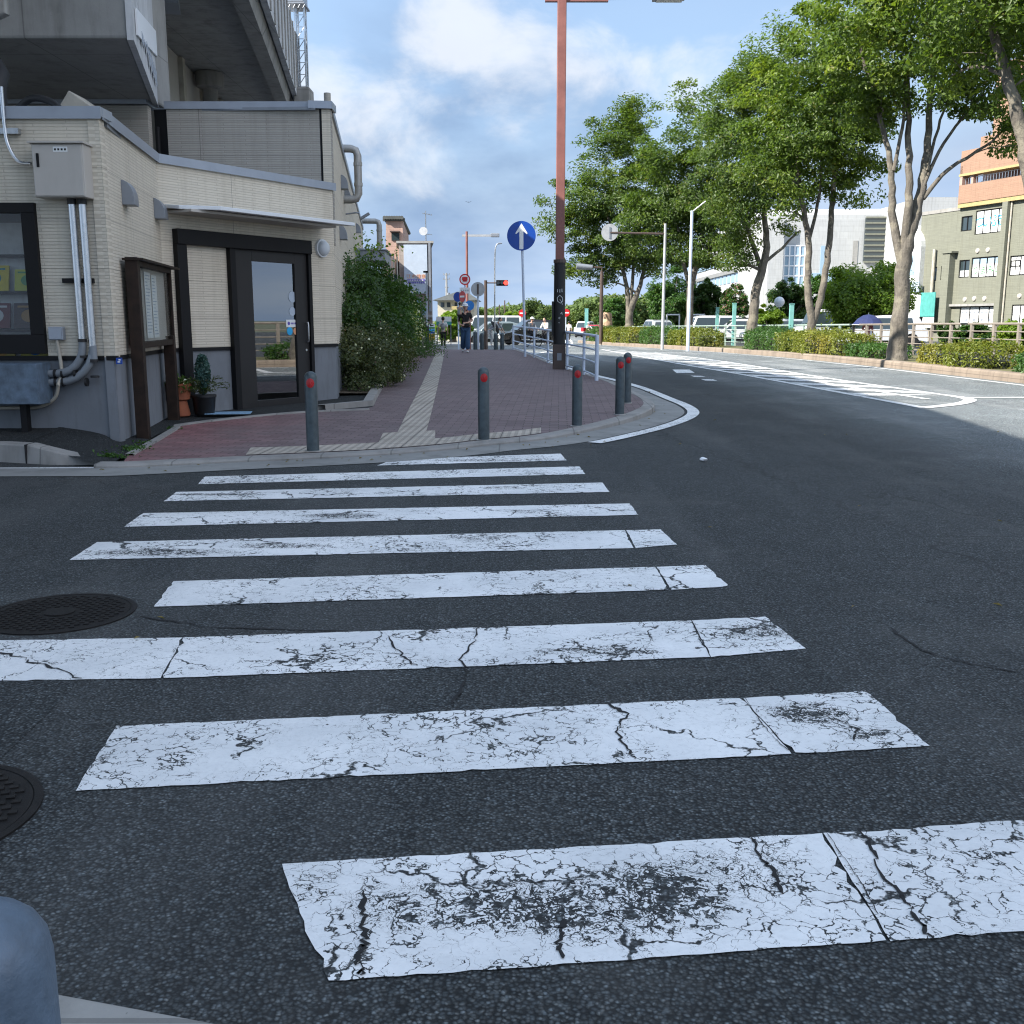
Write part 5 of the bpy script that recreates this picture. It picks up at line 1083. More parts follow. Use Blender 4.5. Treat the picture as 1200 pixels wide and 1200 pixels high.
# railing
posts = [(699,446),(684,439),(664.5,433),(642,425.5),(626,419),(601.5,410)]
P3 = [GS(*q) for q in posts]; t = thing('railing','pale blue white pipe railing along the sidewalk edge','railing',P3[0]); RH = .84
for q in P3: b = MB(); b.tube([(q.x,q.y,q.z-.05),(q.x,q.y,q.z+RH)],.036 if q is P3[0] or q is P3[-1] else .03,12); b.build('post', m['rail_paint'], t, I4, smooth=True)
pl = cr(P3,6)
for z,r in ((RH-.02,.028),(.56,.02),(.32,.02),(.08,.02)): b = MB(); b.tube([q+Vector((0,0,z)) for q in pl],r,8); b.build('rail', m['rail_paint'], t, I4, smooth=True)
# big oxide red lamp post
p = GS(655,432.5); Yp_ = p.y; t = thing('street_lamp','tall oxide red street lamp with a black sheeted lower pole','street lamp',p)
zb1 = H(307,Yp_)-p.z; ztop = H(1.0,Yp_)-p.z; kx = Yp_/1200
b = MB(); b.tube([(0,0,0),(0,0,zb1)],[.135,.125],12); b.build('black_sleeve', m['black_sheet'], t, smooth=True)
b = MB(); b.box(-.14,.14,-.14,.14,-.02,.55); b.build('base_case', m['brown_metal'], t, bv=.01); b = MB(); b.box(-.05,.05,-.146,-.14,.2,.36); b.build('hatch_plate', m['grey_metal'], t)
b = MB(); b.tube([(0,0,zb1-.02),(0,0,zb1+.05)],.14,12); b.build('sleeve_ring', m['brown_metal'], t)
b = MB(); b.box(-.095,.095,-.095,.095,zb1,ztop+.1); b.build('pole', m['red_pole'], t, bv=.012)
b = MB(); b.box(-.36,.98,-.05,.05,ztop-.02,ztop+.12); b.tube([(.98,0,ztop+.06),(2.0,0,ztop+.08)],.045,8); b.build('arm', m['red_pole'], t)
b = MB(); b.prism([(1.92,-.16,ztop+.01),(2.62,-.13,ztop+.04),(2.62,-.13,ztop+.14),(1.92,-.16,ztop+.22)],(0,.3,0)); b.build('lamp_head', m['grey_metal'], t, bv=.015); b = MB(); b.box(2.0,2.55,-.11,.11,ztop-.005,ztop+.03); b.build('lamp_lens', m['lamp_glass'], t)
b = MB(); b.box(-.17,-.13,-.07,.07,.75,1.5); b.build('control_box', m['black_sheet'], t)
gz = lambda py: H(py,Yp_)-p.z
for pts,r in (([(-.05,gz(339)),(-.055,gz(342.5))],.007),([(-.0,gz(339)),(-.0,gz(343))],.007),([(.045,gz(338.5)),(.05,gz(342.5))],.007),([(-.06,gz(349)),(.0,gz(346)),(.06,gz(349)),(.065,gz(353)),(.01,gz(355.5)),(-.05,gz(353)),(-.06,gz(349))],.008),([(.0,gz(351)),(.04,gz(354)),(.06,gz(357))],.006),([(.05,gz(366)),(.02,gz(368))],.007),([(.05,gz(366)),(.06,gz(369))],.006),([(-.03,gz(373)),(.01,gz(371.5)),(.0,gz(374))],.007),([(-.02,gz(378)),(-.005,gz(378.5))],.007)):
    P_ = [( .129*math.sin(x/.129), -.129*math.cos(x/.129)-.0, z) for x,z in pts]; b = MB(); b.tube(P_,r,5); b.build('chalk_mark', m['white_old'], t)
# blue arrow sign
p = GS(615.5,418); Yb = p.y; t = thing('road_sign','round blue road sign with a white upward arrow on a pale pole','road sign',p)
zc = H(276.5,Yb)-p.z; xo = D(611,276,Yb).x-p.x; r = 16.3/1200*Yb
b = MB(); b.tube([(0,0,-.05),(xo*.9,0,zc+.2)],.036,12); b.build('pole', m['rail_paint'], t, smooth=True)
b = MB(); b.disc((xo,-.05,zc),r,(0,-1,0),.012,48); b.build('sign_plate', m['sign_blue'], t)
b = MB(); u = r; b.prism([(xo+x_*u,-.0575,zc+z_*u) for x_,z_ in ((0,.84),(.42,.18),(.38,.1),(.14,.3),(.14,-.9),(-.14,-.9),(-.14,.3),(-.38,.1),(-.42,.18))],(0,-.004,0)); b.build('arrow', m['sign_white'], t)
b = MB(); b.box(xo-.06,xo+.06,-.045,.035,zc-.1,zc-.06); b.box(xo-.06,xo+.06,-.045,.035,zc+.1,zc+.14); b.build('clamp', m['steel'], t)
# second, further red lamp post with signs
Y2 = 46; p = GV(548,Y2); kx = Y2/1200; t = thing('street_lamp','smaller distant red street lamp behind the truck ban sign','street lamp',p); z2 = H(274,Y2)-p.z
b = MB(); b.tube([(0,0,0),(0,0,z2+.1)],[.06,.05],10); b.build('pole', m['red_pole'], t, smooth=True); b = MB(); b.box(-.2,1.2,-.03,.03,z2-.12,z2-.03); b.build('arm', m['sign_back'], t); b = MB(); b.box(1.05,1.42,-.1,.1,z2-.14,z2+.02); b.build('lamp_head', m['grey_metal'], t, bv=.02)
Y3 = 40; p = GV(545.5,Y3); t = thing('road_sign','round red and white truck ban sign with a plate below','road sign',p); zc = H(327.5,Y3)-p.z; r = 6.3/1200*Y3
b = MB(); b.tube([(0,.03,0),(0,.03,zc+.15)],.03,8); b.build('pole', m['rail_paint'], t); b = MB(); b.disc((0,-.02,zc),r,(0,-1,0),.01,36); b.build('sign_plate', m['sign_white'], t)
b = MB()
for i in range(36):
    a,c = 2*math.pi*i/36, 2*math.pi*(i+1)/36; b.add([(r*math.cos(a),-.026,zc+r*math.sin(a)),(r*math.cos(c),-.026,zc+r*math.sin(c)),(r*.78*math.cos(c),-.026,zc+r*.78*math.sin(c)),(r*.78*math.cos(a),-.026,zc+r*.78*math.sin(a))],[(0,1,2,3)])
b.build('red_ring', m['sign_red'], t); b = MB(); b.box(-r*.5,r*.5,-.03,-.025,zc-.03,zc+.09); b.box(-r*.4,r*.4,-.03,-.025,zc-.08,zc-.02); b.build('truck_symbol', m['sign_red'], t)
b = MB(); b.box(-.2,.2,-.03,-.018,H(344,Y3)-p.z,H(337,Y3)-p.z); b.mat(1); 
for i in range(4): b.box(-.15+i*.08,-.1+i*.08,-.033,-.03,H(341.5,Y3)-p.z,H(339.5,Y3)-p.z)
b.build('text_plate', [m['paper'],m['cap']], t)
def noentry(px,py,rp,Y,label,base_y=None,turn=0,pole=True):
    p = GV(px,Y); t = thing('no_entry_sign',label,'road sign',p,turn,'no entry signs'); zc = H(py,Y)-p.z; r = rp/1200*Y
    b = MB(); b.tube([(0,.03,0),(0,.03,zc+r)],.03,8); b.build('pole', m['rail_paint'], t); b = MB(); b.disc((0,-.02,zc),r,(0,-1,0),.01,32); b.build('sign_plate', m['sign_red'], t); b = MB(); b.box(-r*.7,r*.7,-.032,-.026,zc-r*.17,zc+r*.17); b.build('white_bar', m['sign_white'], t); return t
noentry(543,347.5,6.2,39,'red no entry sign turned aside above the woman',turn=-.9)
t0 = noentry(612,367,4.2,70,'red no entry sign left of the black sheeted pole, above the cars'); noentry(663,366.5,4.4,72,'red no entry sign right of the black sheeted pole')
p = GV(537,41); t = thing('road_sign','blue sign edge partly hidden behind the turned no entry sign','road sign',p); zc = H(348,41)-p.z; b = MB(); b.disc((0,0,zc),.19,(-.5,-1,0),.012,30); b.build('sign_plate', m['sign_blue'], t); b = MB(); b.tube([(0.02,.03,0),(0.02,.03,zc+.1)],.03,8); b.build('pole', m['rail_paint'], t)
# traffic mirror / sign back
p = GV(560.5,37.2,zs); t = thing('traffic_mirror','round beige backed traffic mirror on a white pole','mirror',p); zc = H(339,37.2)-p.z; b = MB(); b.tube([(0,.05,0),(0,.05,zc+.25)],.035,10); b.build('pole', m['rail_paint'], t, smooth=True)
b = MB(); b.lathe([(.01,-.05),(.15,-.04),(.235,0),(.25,.01),(.25,.03),(.23,.03)],36,(0,-.02,zc),Matrix.Rotation(R(90),4,'X')); b.build('mirror_shell', m['sign_back'], t, smooth=True); b = MB(); b.box(-.03,.03,-.07,.05,zc-.18,zc+.18); b.build('bracket', m['brown_metal'], t)
# traffic signal
Yt = 50; p = GV(569.5,Yt); t = thing('traffic_signal','traffic signal on a dark pole showing a lit red lamp','traffic signal',p); zt_ = H(331.5,Yt)-p.z
b = MB(); b.tube([(0,0,0),(0,0,zt_+.12)],[.09,.07],10); b.build('pole', m['brown_metal'], t, smooth=True); b = MB(); b.tube([(0,0,zt_),(.55,0,zt_)],.03,8); b.build('arm', m['brown_metal'], t)
b = MB(); b.box(.5,1.06,-.1,.06,zt_-.14,zt_+.13); hd = b.build('signal_head', m['black_frame'], t, bv=.02)
for i,(x_,mm) in enumerate(((.6,'dark_glass'),(.78,'dark_glass'),(.965,'red_light'))):
    b = MB(); b.disc((x_,-.105,zt_),.075 if i<2 else .105,(0,-1,0),.012,20); b.build('lens', m[mm], hd)
    b = MB(); b.tube([(x_,-.1,zt_+.0),(x_,-.19,zt_+.0)],.086,16,False); b.build('visor', m['black_frame'], hd)
# curved slim lamp
p = GV(580,56); t = thing('street_lamp','slim pale street lamp with a curved top behind the traffic signal','street lamp',p); z2 = H(285,56)-p.z; b = MB(); b.tube(cr([(0,0,0),(0,0,z2*.6),(.02,0,z2*.9),(.09,0,z2*.98),(.22,0,z2)],6),.035,8); b.build('pole', m['steel'], t, smooth=True); b = MB(); b.tube([(.18,0,z2-.02),(.4,0,z2+.0)],[.05,.03],8); b.build('lamp_head', m['grey_metal'], t)
# right side poles
def simple_lamp(px,Y,ytop,label,mat,r,arm=None):
    p = GV(px,Y,lambda y: zr(y)+.17); t = thing('street_pole',label,'pole',p); zt_ = H(ytop,Y)-p.z; b = MB(); b.tube([(0,0,-.1),(0,0,zt_)],[r,r*.8],12); b.build('pole', m[mat], t, smooth=True); return t,p,zt_
t,p,zt_ = simple_lamp(806,44,247,'slim galvanised pole standing in the hedge before the second trunk','rail_paint',.075); b = MB(); b.tube([(0,0,zt_-.05),(.5,-.3,zt_+.35)],.03,8); b.build('arm', m['steel'], t)
t,p,zt_ = simple_lamp(776,47,262,'pale pole carrying a signboard arm toward the road','sign_back',.075)
zs_ = H(274,47)-p.z; b = MB(); b.tube([(0,0,zs_),(-(776-713)/1200*47,0,zs_+.05)],.045,8); b.build('arm', m['brown_metal'], t); r = 9.5/1200*47; b = MB(); b.disc((-(776-713)/1200*47,-.0,zs_+.06),r,(0,-1,0),.015,36); b.build('sign_plate', m['sign_back'], t)
b = MB(); b.box(-(776-713)/1200*47-.03,-(776-713)/1200*47+.03,-.04,-.01,zs_-.2,zs_+.3); b.build('clamp', m['grey_metal'], t)
t,p,zt_ = simple_lamp(704,66,318,'brown pole with a lamp arm at the end of the hedge','brown_metal',.13); zs_ = H(313.5,66)-p.z; b = MB(); b.tube([(0,0,zt_-.1),(0,0,zs_),(-.7,0,zs_+.02)],.06,8); b.build('arm', m['brown_metal'], t); b = MB(); b.tube([(-.6,0,zs_),(-1.6,0,zs_+.08)],[.16,.2],12); b.build('lamp_head', m['grey_metal'], t, smooth=True)
# ================================================================== RIGHT SIDE: hedges, fence, trees
vz = lambda y: zr(y)+.17
def hedge(label, pxa, pxb, Y, w, h, mat, seed, dens=1.0):
    xa, xb = GV(pxa,Y,vz).x, GV(pxb,Y,vz).x
    # hedges run along the kerb: from (xa) far end to near end
    return None
def hedge_run(label, ya, yb, w, h, mat, seed, off=.95, name='hedge'):
    h *= .86
    rs = np.random.RandomState(seed); n = int((yb-ya)*(w+2*h)*600/(1+.012*ya)); u = rs.rand(n); yy_ = ya+(yb-ya)*u
    bump = 1+.13*np.sin(yy_*1.9+seed)+.08*np.sin(yy_*4.7+seed*2)+.05*np.sin(yy_*9.3+seed); f = rs.rand(n)*(w+2*h); endf = np.clip(np.minimum(yy_-ya,yb-yy_)/.35,0,1)**.5
    hh = h*bump*(.55+.45*endf); xx = np.where(f<h,-w/2,np.where(f<h+w,f-h-w/2,w/2)); zz = np.where(f<h,f,np.where(f<h+w,hh,f-h-w))
    zz = np.minimum(zz,hh); e = np.abs(xx)/(w/2); zz = zz-np.where((f>=h)&(f<h+w),.1*h*e**3,0); xx = xx*(.8+.2*endf)*bump
    ex = rs.rand(int(n*.12)); 
    xc = np.array([xk(y) for y in yy_])+.3+off-.4; zb_ = np.array([vz(y) for y in yy_])
    zz = zz+np.where(rs.rand(n)<.05, rs.rand(n)*.16, 0)*(f>=h)*(f<h+w); P_ = np.stack([xc+xx+rs.normal(0,.05,n),yy_+rs.normal(0,.05,n),zb_+zz+rs.normal(0,.035,n)],1); N_ = np.stack([np.where(f<h,-1,np.where(f<h+w,0,1)),rs.normal(0,.2,n)-.2,np.where((f>=h)&(f<h+w),1,.35)],1).astype(float)
    ne = int(w*h*500); 
    for ye in (ya,yb):
        P_ = np.concatenate([P_, np.stack([np.full(ne,xk(ye)+.3+off-.4)+rs.uniform(-.42,.42,ne)*w, ye+rs.normal(0,.06,ne)+(.1 if ye==ya else -.1), vz(ye)+rs.rand(ne)*h*.8],1)]); N_ = np.concatenate([N_, np.tile(np.array([0,-1.0 if ye==ya else 1.0,.4]),(ne,1))])
    ym = (ya+yb)/2; base = Vector((xk(ym)+.3+off-.4,ym,vz(ym))); t = thing(name,label,'hedge',base,group='clipped hedges along the kerb')
    leaf_mesh('foliage', P_-np.array(base), N_, .075*(1+.006*ya), mat, seed, t, jitter=.7)
    b = MB(); rnd = random.Random(seed); k_ = max(4,int((yb-ya)/.5))
    for i in range(k_):
        y = ya+(yb-ya)*(i+.5)/k_; x0 = xk(y)+.3+off-.4; b.tube([(x0,y,vz(y)-.1),(x0+rnd.uniform(-.2,.2),y+rnd.uniform(-.2,.2),vz(y)+h*.6)],.02,5); 
    b.v = [(x-base.x,y-base.y,z-base.z) for x,y,z in b.v]; b.build('stem', m['bark_dark'], t)
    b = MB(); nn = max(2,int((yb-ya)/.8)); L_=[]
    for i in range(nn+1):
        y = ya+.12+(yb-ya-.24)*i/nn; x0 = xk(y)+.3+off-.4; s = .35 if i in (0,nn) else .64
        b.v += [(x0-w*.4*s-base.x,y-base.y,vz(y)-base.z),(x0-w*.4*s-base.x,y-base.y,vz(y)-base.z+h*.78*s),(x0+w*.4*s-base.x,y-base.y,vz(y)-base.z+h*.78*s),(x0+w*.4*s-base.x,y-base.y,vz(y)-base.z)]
    b.f = [(i*4+j,i*4+j+1,i*4+5+j,i*4+4+j) for i in range(nn) for j in range(3)]+[(0,1,2,3),(nn*4,nn*4+1,nn*4+2,nn*4+3)]; b.m=[0]*len(b.f); b.build('inner_core', m['hedge_inside'], t)  # solid near-black core filling the hedge behind its leaves
hedge_run('yellow green clipped hedge right of the nearest fully seen trunk', 22.9, 26.2, 1.3, .55, m['leaf_yel'], 1)
hedge_run('dark green hedge at the right photo edge by the leaning trunk', 17.5, 21.6, 1.2, .5, m['leaf_mid'], 2)
hedge_run('small dark green hedge left of the nearest fully seen trunk', 29.3, 31.8, 1.1, .42, m['leaf_mid'], 3)
hedge_run('long yellow green hedge in front of the twin stemmed tree', 32.2, 38.5, 1.3, .78, m['leaf_yel'], 4)
hedge_run('darker green part of the hedge between the twin stems and the thick trunk', 38.7, 43.0, 1.3, .85, m['leaf_mid'], 5)
hedge_run('yellow hedge left of the thick leaning trunk', 48.6, 53.4, 1.3, .85, m['leaf_yel'], 6)
hedge_run('green hedge around the galvanised pole', 53.6, 58.5, 1.3, .95, m['leaf_mid'], 7)
hedge_run('bright yellow hedge left of the galvanised pole', 58.8, 67.0, 1.4, .9, m['leaf_yel'], 8)
hedge_run('dark green hedge end next to the brown pole', 67.2, 72.0, 1.4, .95, m['leaf_mid'], 9)
def trunkpath(p, q, k=5, wob=.12, rnd=random):
    out = []
    for i in range(k+1):
        f = i/k; w = p.lerp(q,f); w += Vector((rnd.uniform(-1,1),rnd.uniform(-1,1),0))*wob*math.sin(math.pi*f); out.append(w)
    return out
def tree(label, base, tr, forks, ells, nclump, per, spread, leaf, mat, seed, bark='bark', nbr=90, group='zelkova trees along the kerb'):
    """forks: list of stems; a stem is a list of (x,y,z,r) points from the base up"""
    t = thing('zelkova_tree', label, 'tree', base, 0, group); rnd = random.Random(seed); b = MB(); nodes = []
    for st in forks:
        P_ = cr([Vector(q[:3]) for q in st],6); rr = np.interp(np.linspace(0,len(st)-1,len(P_)),range(len(st)),[q[3]*(.86 if q[2]<1 else .68) for q in st]); P_ = [q+Vector((rnd.uniform(-1,1),rnd.uniform(-1,1),0))*.03*(i>4) for i,q in enumerate(P_)]
        b.tube(P_, [float(x) for x in rr], 12); nodes += [(q,float(x)) for q,x in zip(P_,rr) if q.z > st[0][2]+.35*(st[-1][2]-st[0][2])]
    C_, Pp, Nn = clump_points(ells, nclump, per, spread, seed, .45, .5)
    order = sorted(range(len(C_)), key=lambda i: C_[i][2]); 
    for i in order[::max(1,len(C_)//nbr)]:
        c = Vector(C_[i]); best = min(nodes, key=lambda nd: (nd[0]-c).length+(2.5 if nd[0].z > c.z-.3 else 0)); p0, r0 = best; r1 = min(r0*.55,.085); mid = p0.lerp(c,.5)+Vector((rnd.uniform(-.25,.25),rnd.uniform(-.25,.25),.18*(c-p0).length*.5))
        path = cr([p0,mid,c],5); rad = [r1*(1-.8*j/(len(path)-1)) for j in range(len(path))]; b.tube(path,rad,6); nodes += [(q,r_) for q,r_ in zip(path[3:],rad[3:])]
    b.build('trunk', m[bark], t, smooth=True)
    leaf_mesh('crown', Pp, Nn, leaf, mat, seed, t, asp=.48, jitter=.55); return t
bs_ = lambda px,Y: GV(px,Y,vz)-Vector((0,0,.08))
def flare(r): return [(0,0,-.05,r*1.35),(0,0,.25,r*1.08)]
# T0: leaning double stem at the right edge
tree('tree at the right photo edge with two leaning dark stems', Vector((10.5,18.2,vz(18.2)-.08)), .3, [
  flare(.26)+[(-.75,0,1.3,.24),(-1.4,.0,2.6,.21),(-1.72,.1,3.9,.18),(-2.1,.1,5.0,.14),(-2.6,.1,6.3,.09),(-3.0,0,7.4,.04)],
  [(-.3,.1,.6,.2),(-.95,.25,2.2,.18),(-1.3,.2,3.8,.17),(-1.4,.2,5.2,.14),(-1.6,.2,6.6,.1),(-1.6,0,8,.05)],[(-1.3,.2,4.2,.1),(-1.0,.2,5.6,.09),(-.3,.2,7.2,.05)]],
  [(-1.0,.2,8.6,3.1,3.0,2.6),(-2.4,.3,6.7,1.7,1.9,1.1),(-1.6,1.0,5.7,1.4,1.5,.7),(.4,0,7.0,2.0,2.4,1.6),(-3.0,1,8.3,1.5,1.8,1.3)],300,185,.6,.12,m['leaf'],21)
tree('tall tree with many forking pale limbs above the clipped hedge', bs_(1050,28), .3, [
  flare(.29)+[(.02,0,1.6,.29),(.05,0,2.9,.29),(.25,0,3.9,.2),(.45,.1,5.0,.16),(.5,.2,6.6,.11),(.6,.2,8.4,.06)],
  [(.0,0,2.6,.2),(-.3,.1,3.8,.15),(-.42,.1,5.0,.12),(-.9,.1,6.6,.08),(-1.5,.1,8.2,.05)],[(.0,0,2.8,.18),(.0,-.1,4.2,.15),(-.05,0,5.6,.12),(-.1,.3,7.5,.07)],
  [(.42,0,4.3,.1),(1.0,.0,5.0,.075),(1.9,-.1,5.6,.05),(2.7,-.1,6.3,.03)],[(.4,0,4.6,.08),(.9,.1,5.7,.06),(1.8,.1,6.9,.04)],[(.48,0,5.0,.07),(.8,.2,6.3,.05),(1.3,.2,7.6,.03)],[(-.4,0,5.0,.08),(-.25,0,6.3,.06),(-.3,0,7.8,.04)]],
  [(.2,0,9.4,2.6,2.8,2.9),(-1.3,0,8.4,1.6,2.0,1.9),(2.2,0,7.4,1.5,1.9,1.3),(2.9,.1,6.0,.8,1.0,.6),(-1.2,.2,6.7,1.1,1.3,.6),(1.0,.8,10,2.2,2,2)],330,180,.58,.125,m['leaf'],22,nbr=150)
tree('tree with two upright dark stems rising behind the long yellow hedge', bs_(948,37), .25, [
  flare(.24)+[(.02,0,1.2,.22),(-.18,0,2.4,.18),(-.2,0,3.8,.17),(-.55,0,5.4,.12),(-.8,.1,7.4,.07)],[(.05,0,1.0,.2),(.35,0,2.2,.18),(.5,0,3.8,.16),(.55,0,5.6,.13),(.8,.1,7.6,.07)],[(-.2,0,4.0,.1),(.1,.1,5.5,.08),(.1,.1,7.4,.05)]],
  [(-.3,0,8.8,2.5,2.5,3.3),(-1.2,0,6.6,1.6,1.8,1.7),(1.1,.2,6.3,1.3,1.5,1.2),(1.2,0,9.0,1.5,2,2.4)],310,155,.6,.14,m['leaf'],23)
tree('tree on a thick leaning trunk standing at the kerb beside yellow hedges', bs_(881,47), .4, [
  flare(.37)+[(.0,0,1.4,.33),(.12,0,2.8,.3),(.45,0,4.2,.24),(.3,.1,6.2,.16),(-.1,.1,8.5,.09)],[(.3,0,3.5,.18),(-.3,0,5.0,.13),(-1.0,0,7.0,.07)],[(.5,0,3.9,.11),(1.2,0,4.5,.09),(1.9,0,5.2,.05)]],
  [(-.6,0,9.3,2.3,2.6,3.7),(-1.5,0,6.4,1.6,1.8,1.8),(-1.0,-.1,4.4,.9,1.0,.8),(.9,0,7.0,1.6,1.8,1.9),(.3,0,11,2.2,2.3,1.8)],290,145,.66,.155,m['leaf_b'],24)
tree('dense tree behind the galvanised pole with a straight pale trunk', bs_(806,58.5), .3, [
  flare(.33)+[(.05,0,1.6,.3),(.08,0,3.3,.27),(.5,0,5.0,.19),(.6,.1,7.5,.1)],[(.05,0,3.2,.2),(-.4,0,4.6,.16),(-.8,0,6.8,.09)]],
  [(-.5,0,10.0,2.6,3.0,4.6),(-2.2,0,7.6,1.9,2.0,2.8),(1.6,0,7.4,1.9,2.0,2.8),(.2,0,5.0,1.9,2.0,1.1)],300,140,.78,.19,m['leaf_b'],25)
tree('farthest and leftmost zelkova of the row, spreading toward the red street lamp', bs_(737,70), .35, [
  flare(.42)+[(.0,0,1.4,.38),(.1,0,2.4,.36),(.7,0,3.8,.2),(1.1,.1,6.0,.12)],[(-.05,0,2.0,.28),(-.3,0,4.0,.2),(-1.0,0,6.5,.13),(-1.8,0,9,.07)],[(.0,0,2.2,.2),(.2,0,5,.15),(.1,0,9,.07)]],
  [(-1.1,0,9.8,2.9,3.2,5.2),(-3.9,0,8.3,2.4,2.4,2.6),(1.3,0,8.6,2.2,2.2,3.6),(-2.4,0,5.2,2.2,2.1,1.4),(.8,0,5.6,1.9,2,1.2),(-.2,0,14.2,1.5,1.6,1.9)],360,140,.82,.21,m['leaf_b'],26)
p = bs_(711,73); t = thing('tree_stump','tall lopped bare trunk at the far end of the hedge','tree trunk',p); b = MB(); b.tube([(0,0,0),(.05,0,1.0),(.0,0,1.9),(.02,0,2.05)],[.42,.34,.33,.25],12); b.build('trunk', make_bark('stump_bark',(.36,.25,.17)), t, smooth=True)
# railing between the strip and the parking lot
fy = [17+1.3*i for i in range(45)]; fx = lambda y: xk(y)+2.75
for flab, fmat, fsel in (('grey brown metal railing along the parking lot behind the nearest trees','fence_brown',[y for y in fy if y < 38.5]),('pale green metal railing further along the parking lot behind the thick trunk','fence_green',[y for y in fy if y > 37])):
    t = thing('fence',flab,'fence',(fx(fsel[5]),fsel[5],vz(fsel[5])))
    for y in fsel[(fmat=='fence_green'):]:
        z = vz(y); b = MB(); b.box(fx(y)-.035,fx(y)+.035,y-.05,y+.05,z-.1,z+1.0); b.build('post', m[fmat], t, I4)
    for h_,r in ((.98,.035),(.78,.018),(.58,.018),(.38,.018),(.2,.018)): b = MB(); b.tube([(fx(y)-.01,y,vz(y)+h_) for y in fsel],r,6); b.build('rail', m[fmat], t, I4)
# pale turquoise net posts
for px,yt,Y,lb in ((859,356,52,'turquoise net post beside the thick leaning trunk'),(925.5,357,44,'turquoise net post left of the twin stems'),(839.5,361,60,'shorter turquoise net post left of the crape myrtle'),(687,362,95,'far turquoise banner post above the white van')):
    p = GV(px,Y,vz); b = MB(); hh = H(yt,Y)-p.z; w = .09 if Y<90 else .16; b.box(-w,w,-.06,.06,-.05,hh); b.box(-w*1.2,w*1.2,-.08,.08,hh,hh+.04); props(b.build('net_post', m['turq'], None, T(p), bv=.01), lb, 'post', 'turquoise posts')
# --- greenery behind
def gtree(name,label,px,Y,rpx,pyc,pyb,mat,seed,leaf,n=120,per=150,group='garden trees beyond the fence',sq=1.0):
    p = GV(px,Y,vz); s = Y/1200; r = rpx*s; zc = H(pyc,Y)-p.z; rz_ = min(zc*.95,(pyb-pyc)*s)
    ells = [(0,0,zc,r,r,rz_*sq),(-r*.4,0,zc-rz_*.2,r*.6,r*.7,rz_*.7),(r*.4,0,zc-.1*rz_,r*.6,r*.7,rz_*.75),(0,0,zc*.5,r*.75,r*.7,zc*.5)]
    t = thing(name,label,'tree',p,0,group); C_,P_,N_ = clump_points(ells,n,per,r*.28,seed,.5,.75); k_ = P_[:,2]>.05; leaf_mesh('crown',P_[k_],N_[k_],leaf,mat,seed,t,jitter=.7)
    b = MB(); b.tube([(0,0,-.1),(.05,0,zc*.6),(0,0,zc)],[.14,.1,.04],8); 
    for i in range(8):
        c = Vector(C_[i]); b.tube([(0,0,zc*.35),(c.x*.5,c.y*.5,(zc*.4+c.z)/2),c],[.06,.04,.015],5)
    b.build('trunk', m['bark_dark'], t, smooth=True)
gtree('garden_tree','dense round dark green tree left of the crape myrtle',826,76,17,350,374,m['leaf_dark'],31,.2)
gtree('crape_myrtle','crape myrtle with dusty pink blossom beyond the hedges',860,70,17,357,380,[m['leaf_mid'],m['leaf_pink']],32,.18,110); gtree('flowering_tree','pale pink flowering crown close to the left of the thick trunk',851,73,9,366,382,m['leaf_pink'],42,.18,60)
gtree('garden_tree','dark green tree between the thick trunk and the twin stems',921,66,22,352,382,m['leaf_dark'],33,.18)
gtree('garden_tree','low lime green bush below the dark tree near the globe lamp',899,58,15,370,384,m['leaf_lime'],34,.15,70)
gtree('garden_tree','large bright green tree left of the tall forking trunk',1012,50,47,342,378,m['leaf_lime'],35,.16,230,190)
gtree('garden_tree','mid green tree just left of the twin stems',953,74,20,350,380,m['leaf_mid'],36,.2)
gtree('garden_tree','mid green tree behind the straight pale trunk',785,86,26,345,380,m['leaf_mid'],37,.22)
gtree('garden_shrub','leafy shrub before the green building, left of the fence posts',1138,36,20,392,404,m['leaf_mid'],38,.12,70)
gtree('garden_shrub','leafy shrub by the green building at the right photo edge',1190,36,22,386,404,m['leaf_lime'],39,.12,80)
gtree('garden_shrub','small grey green shrub at the foot of the ventilation shaft',1108,45,10,385,396,m['leaf_dark'],40,.12,40)
# globe lamp
p = GV(911,60,vz); t = thing('garden_lamp','white globe garden lamp between trees','lamp',p); zg = H(357,60)-p.z; b = MB(); b.tube([(0,0,0),(0,0,zg)],.04,8); b.build('pole', m['grey_metal'], t); b = MB(); b.ball((0,0,zg+.15),.3,14,9); b.build('globe', m['lamp_white'], t, smooth=True)
# parking arch hoops
for px,Y,lb in ((788,75,'white pipe arch behind the straight pale trunk'),(817,72,'white pipe arch below the round dark tree')):
    p = GV(px,Y,vz); hh = H(369,Y)-p.z; b = MB(); b.tube(cr([(-.45,0,0),(-.45,0,hh-.1),(-.35,0,hh),(.35,0,hh),(.45,0,hh-.1),(.45,0,0)],4),.05,6); props(b.build('pipe_arch', m['sign_white'], None, T(p)), lb, 'arch')
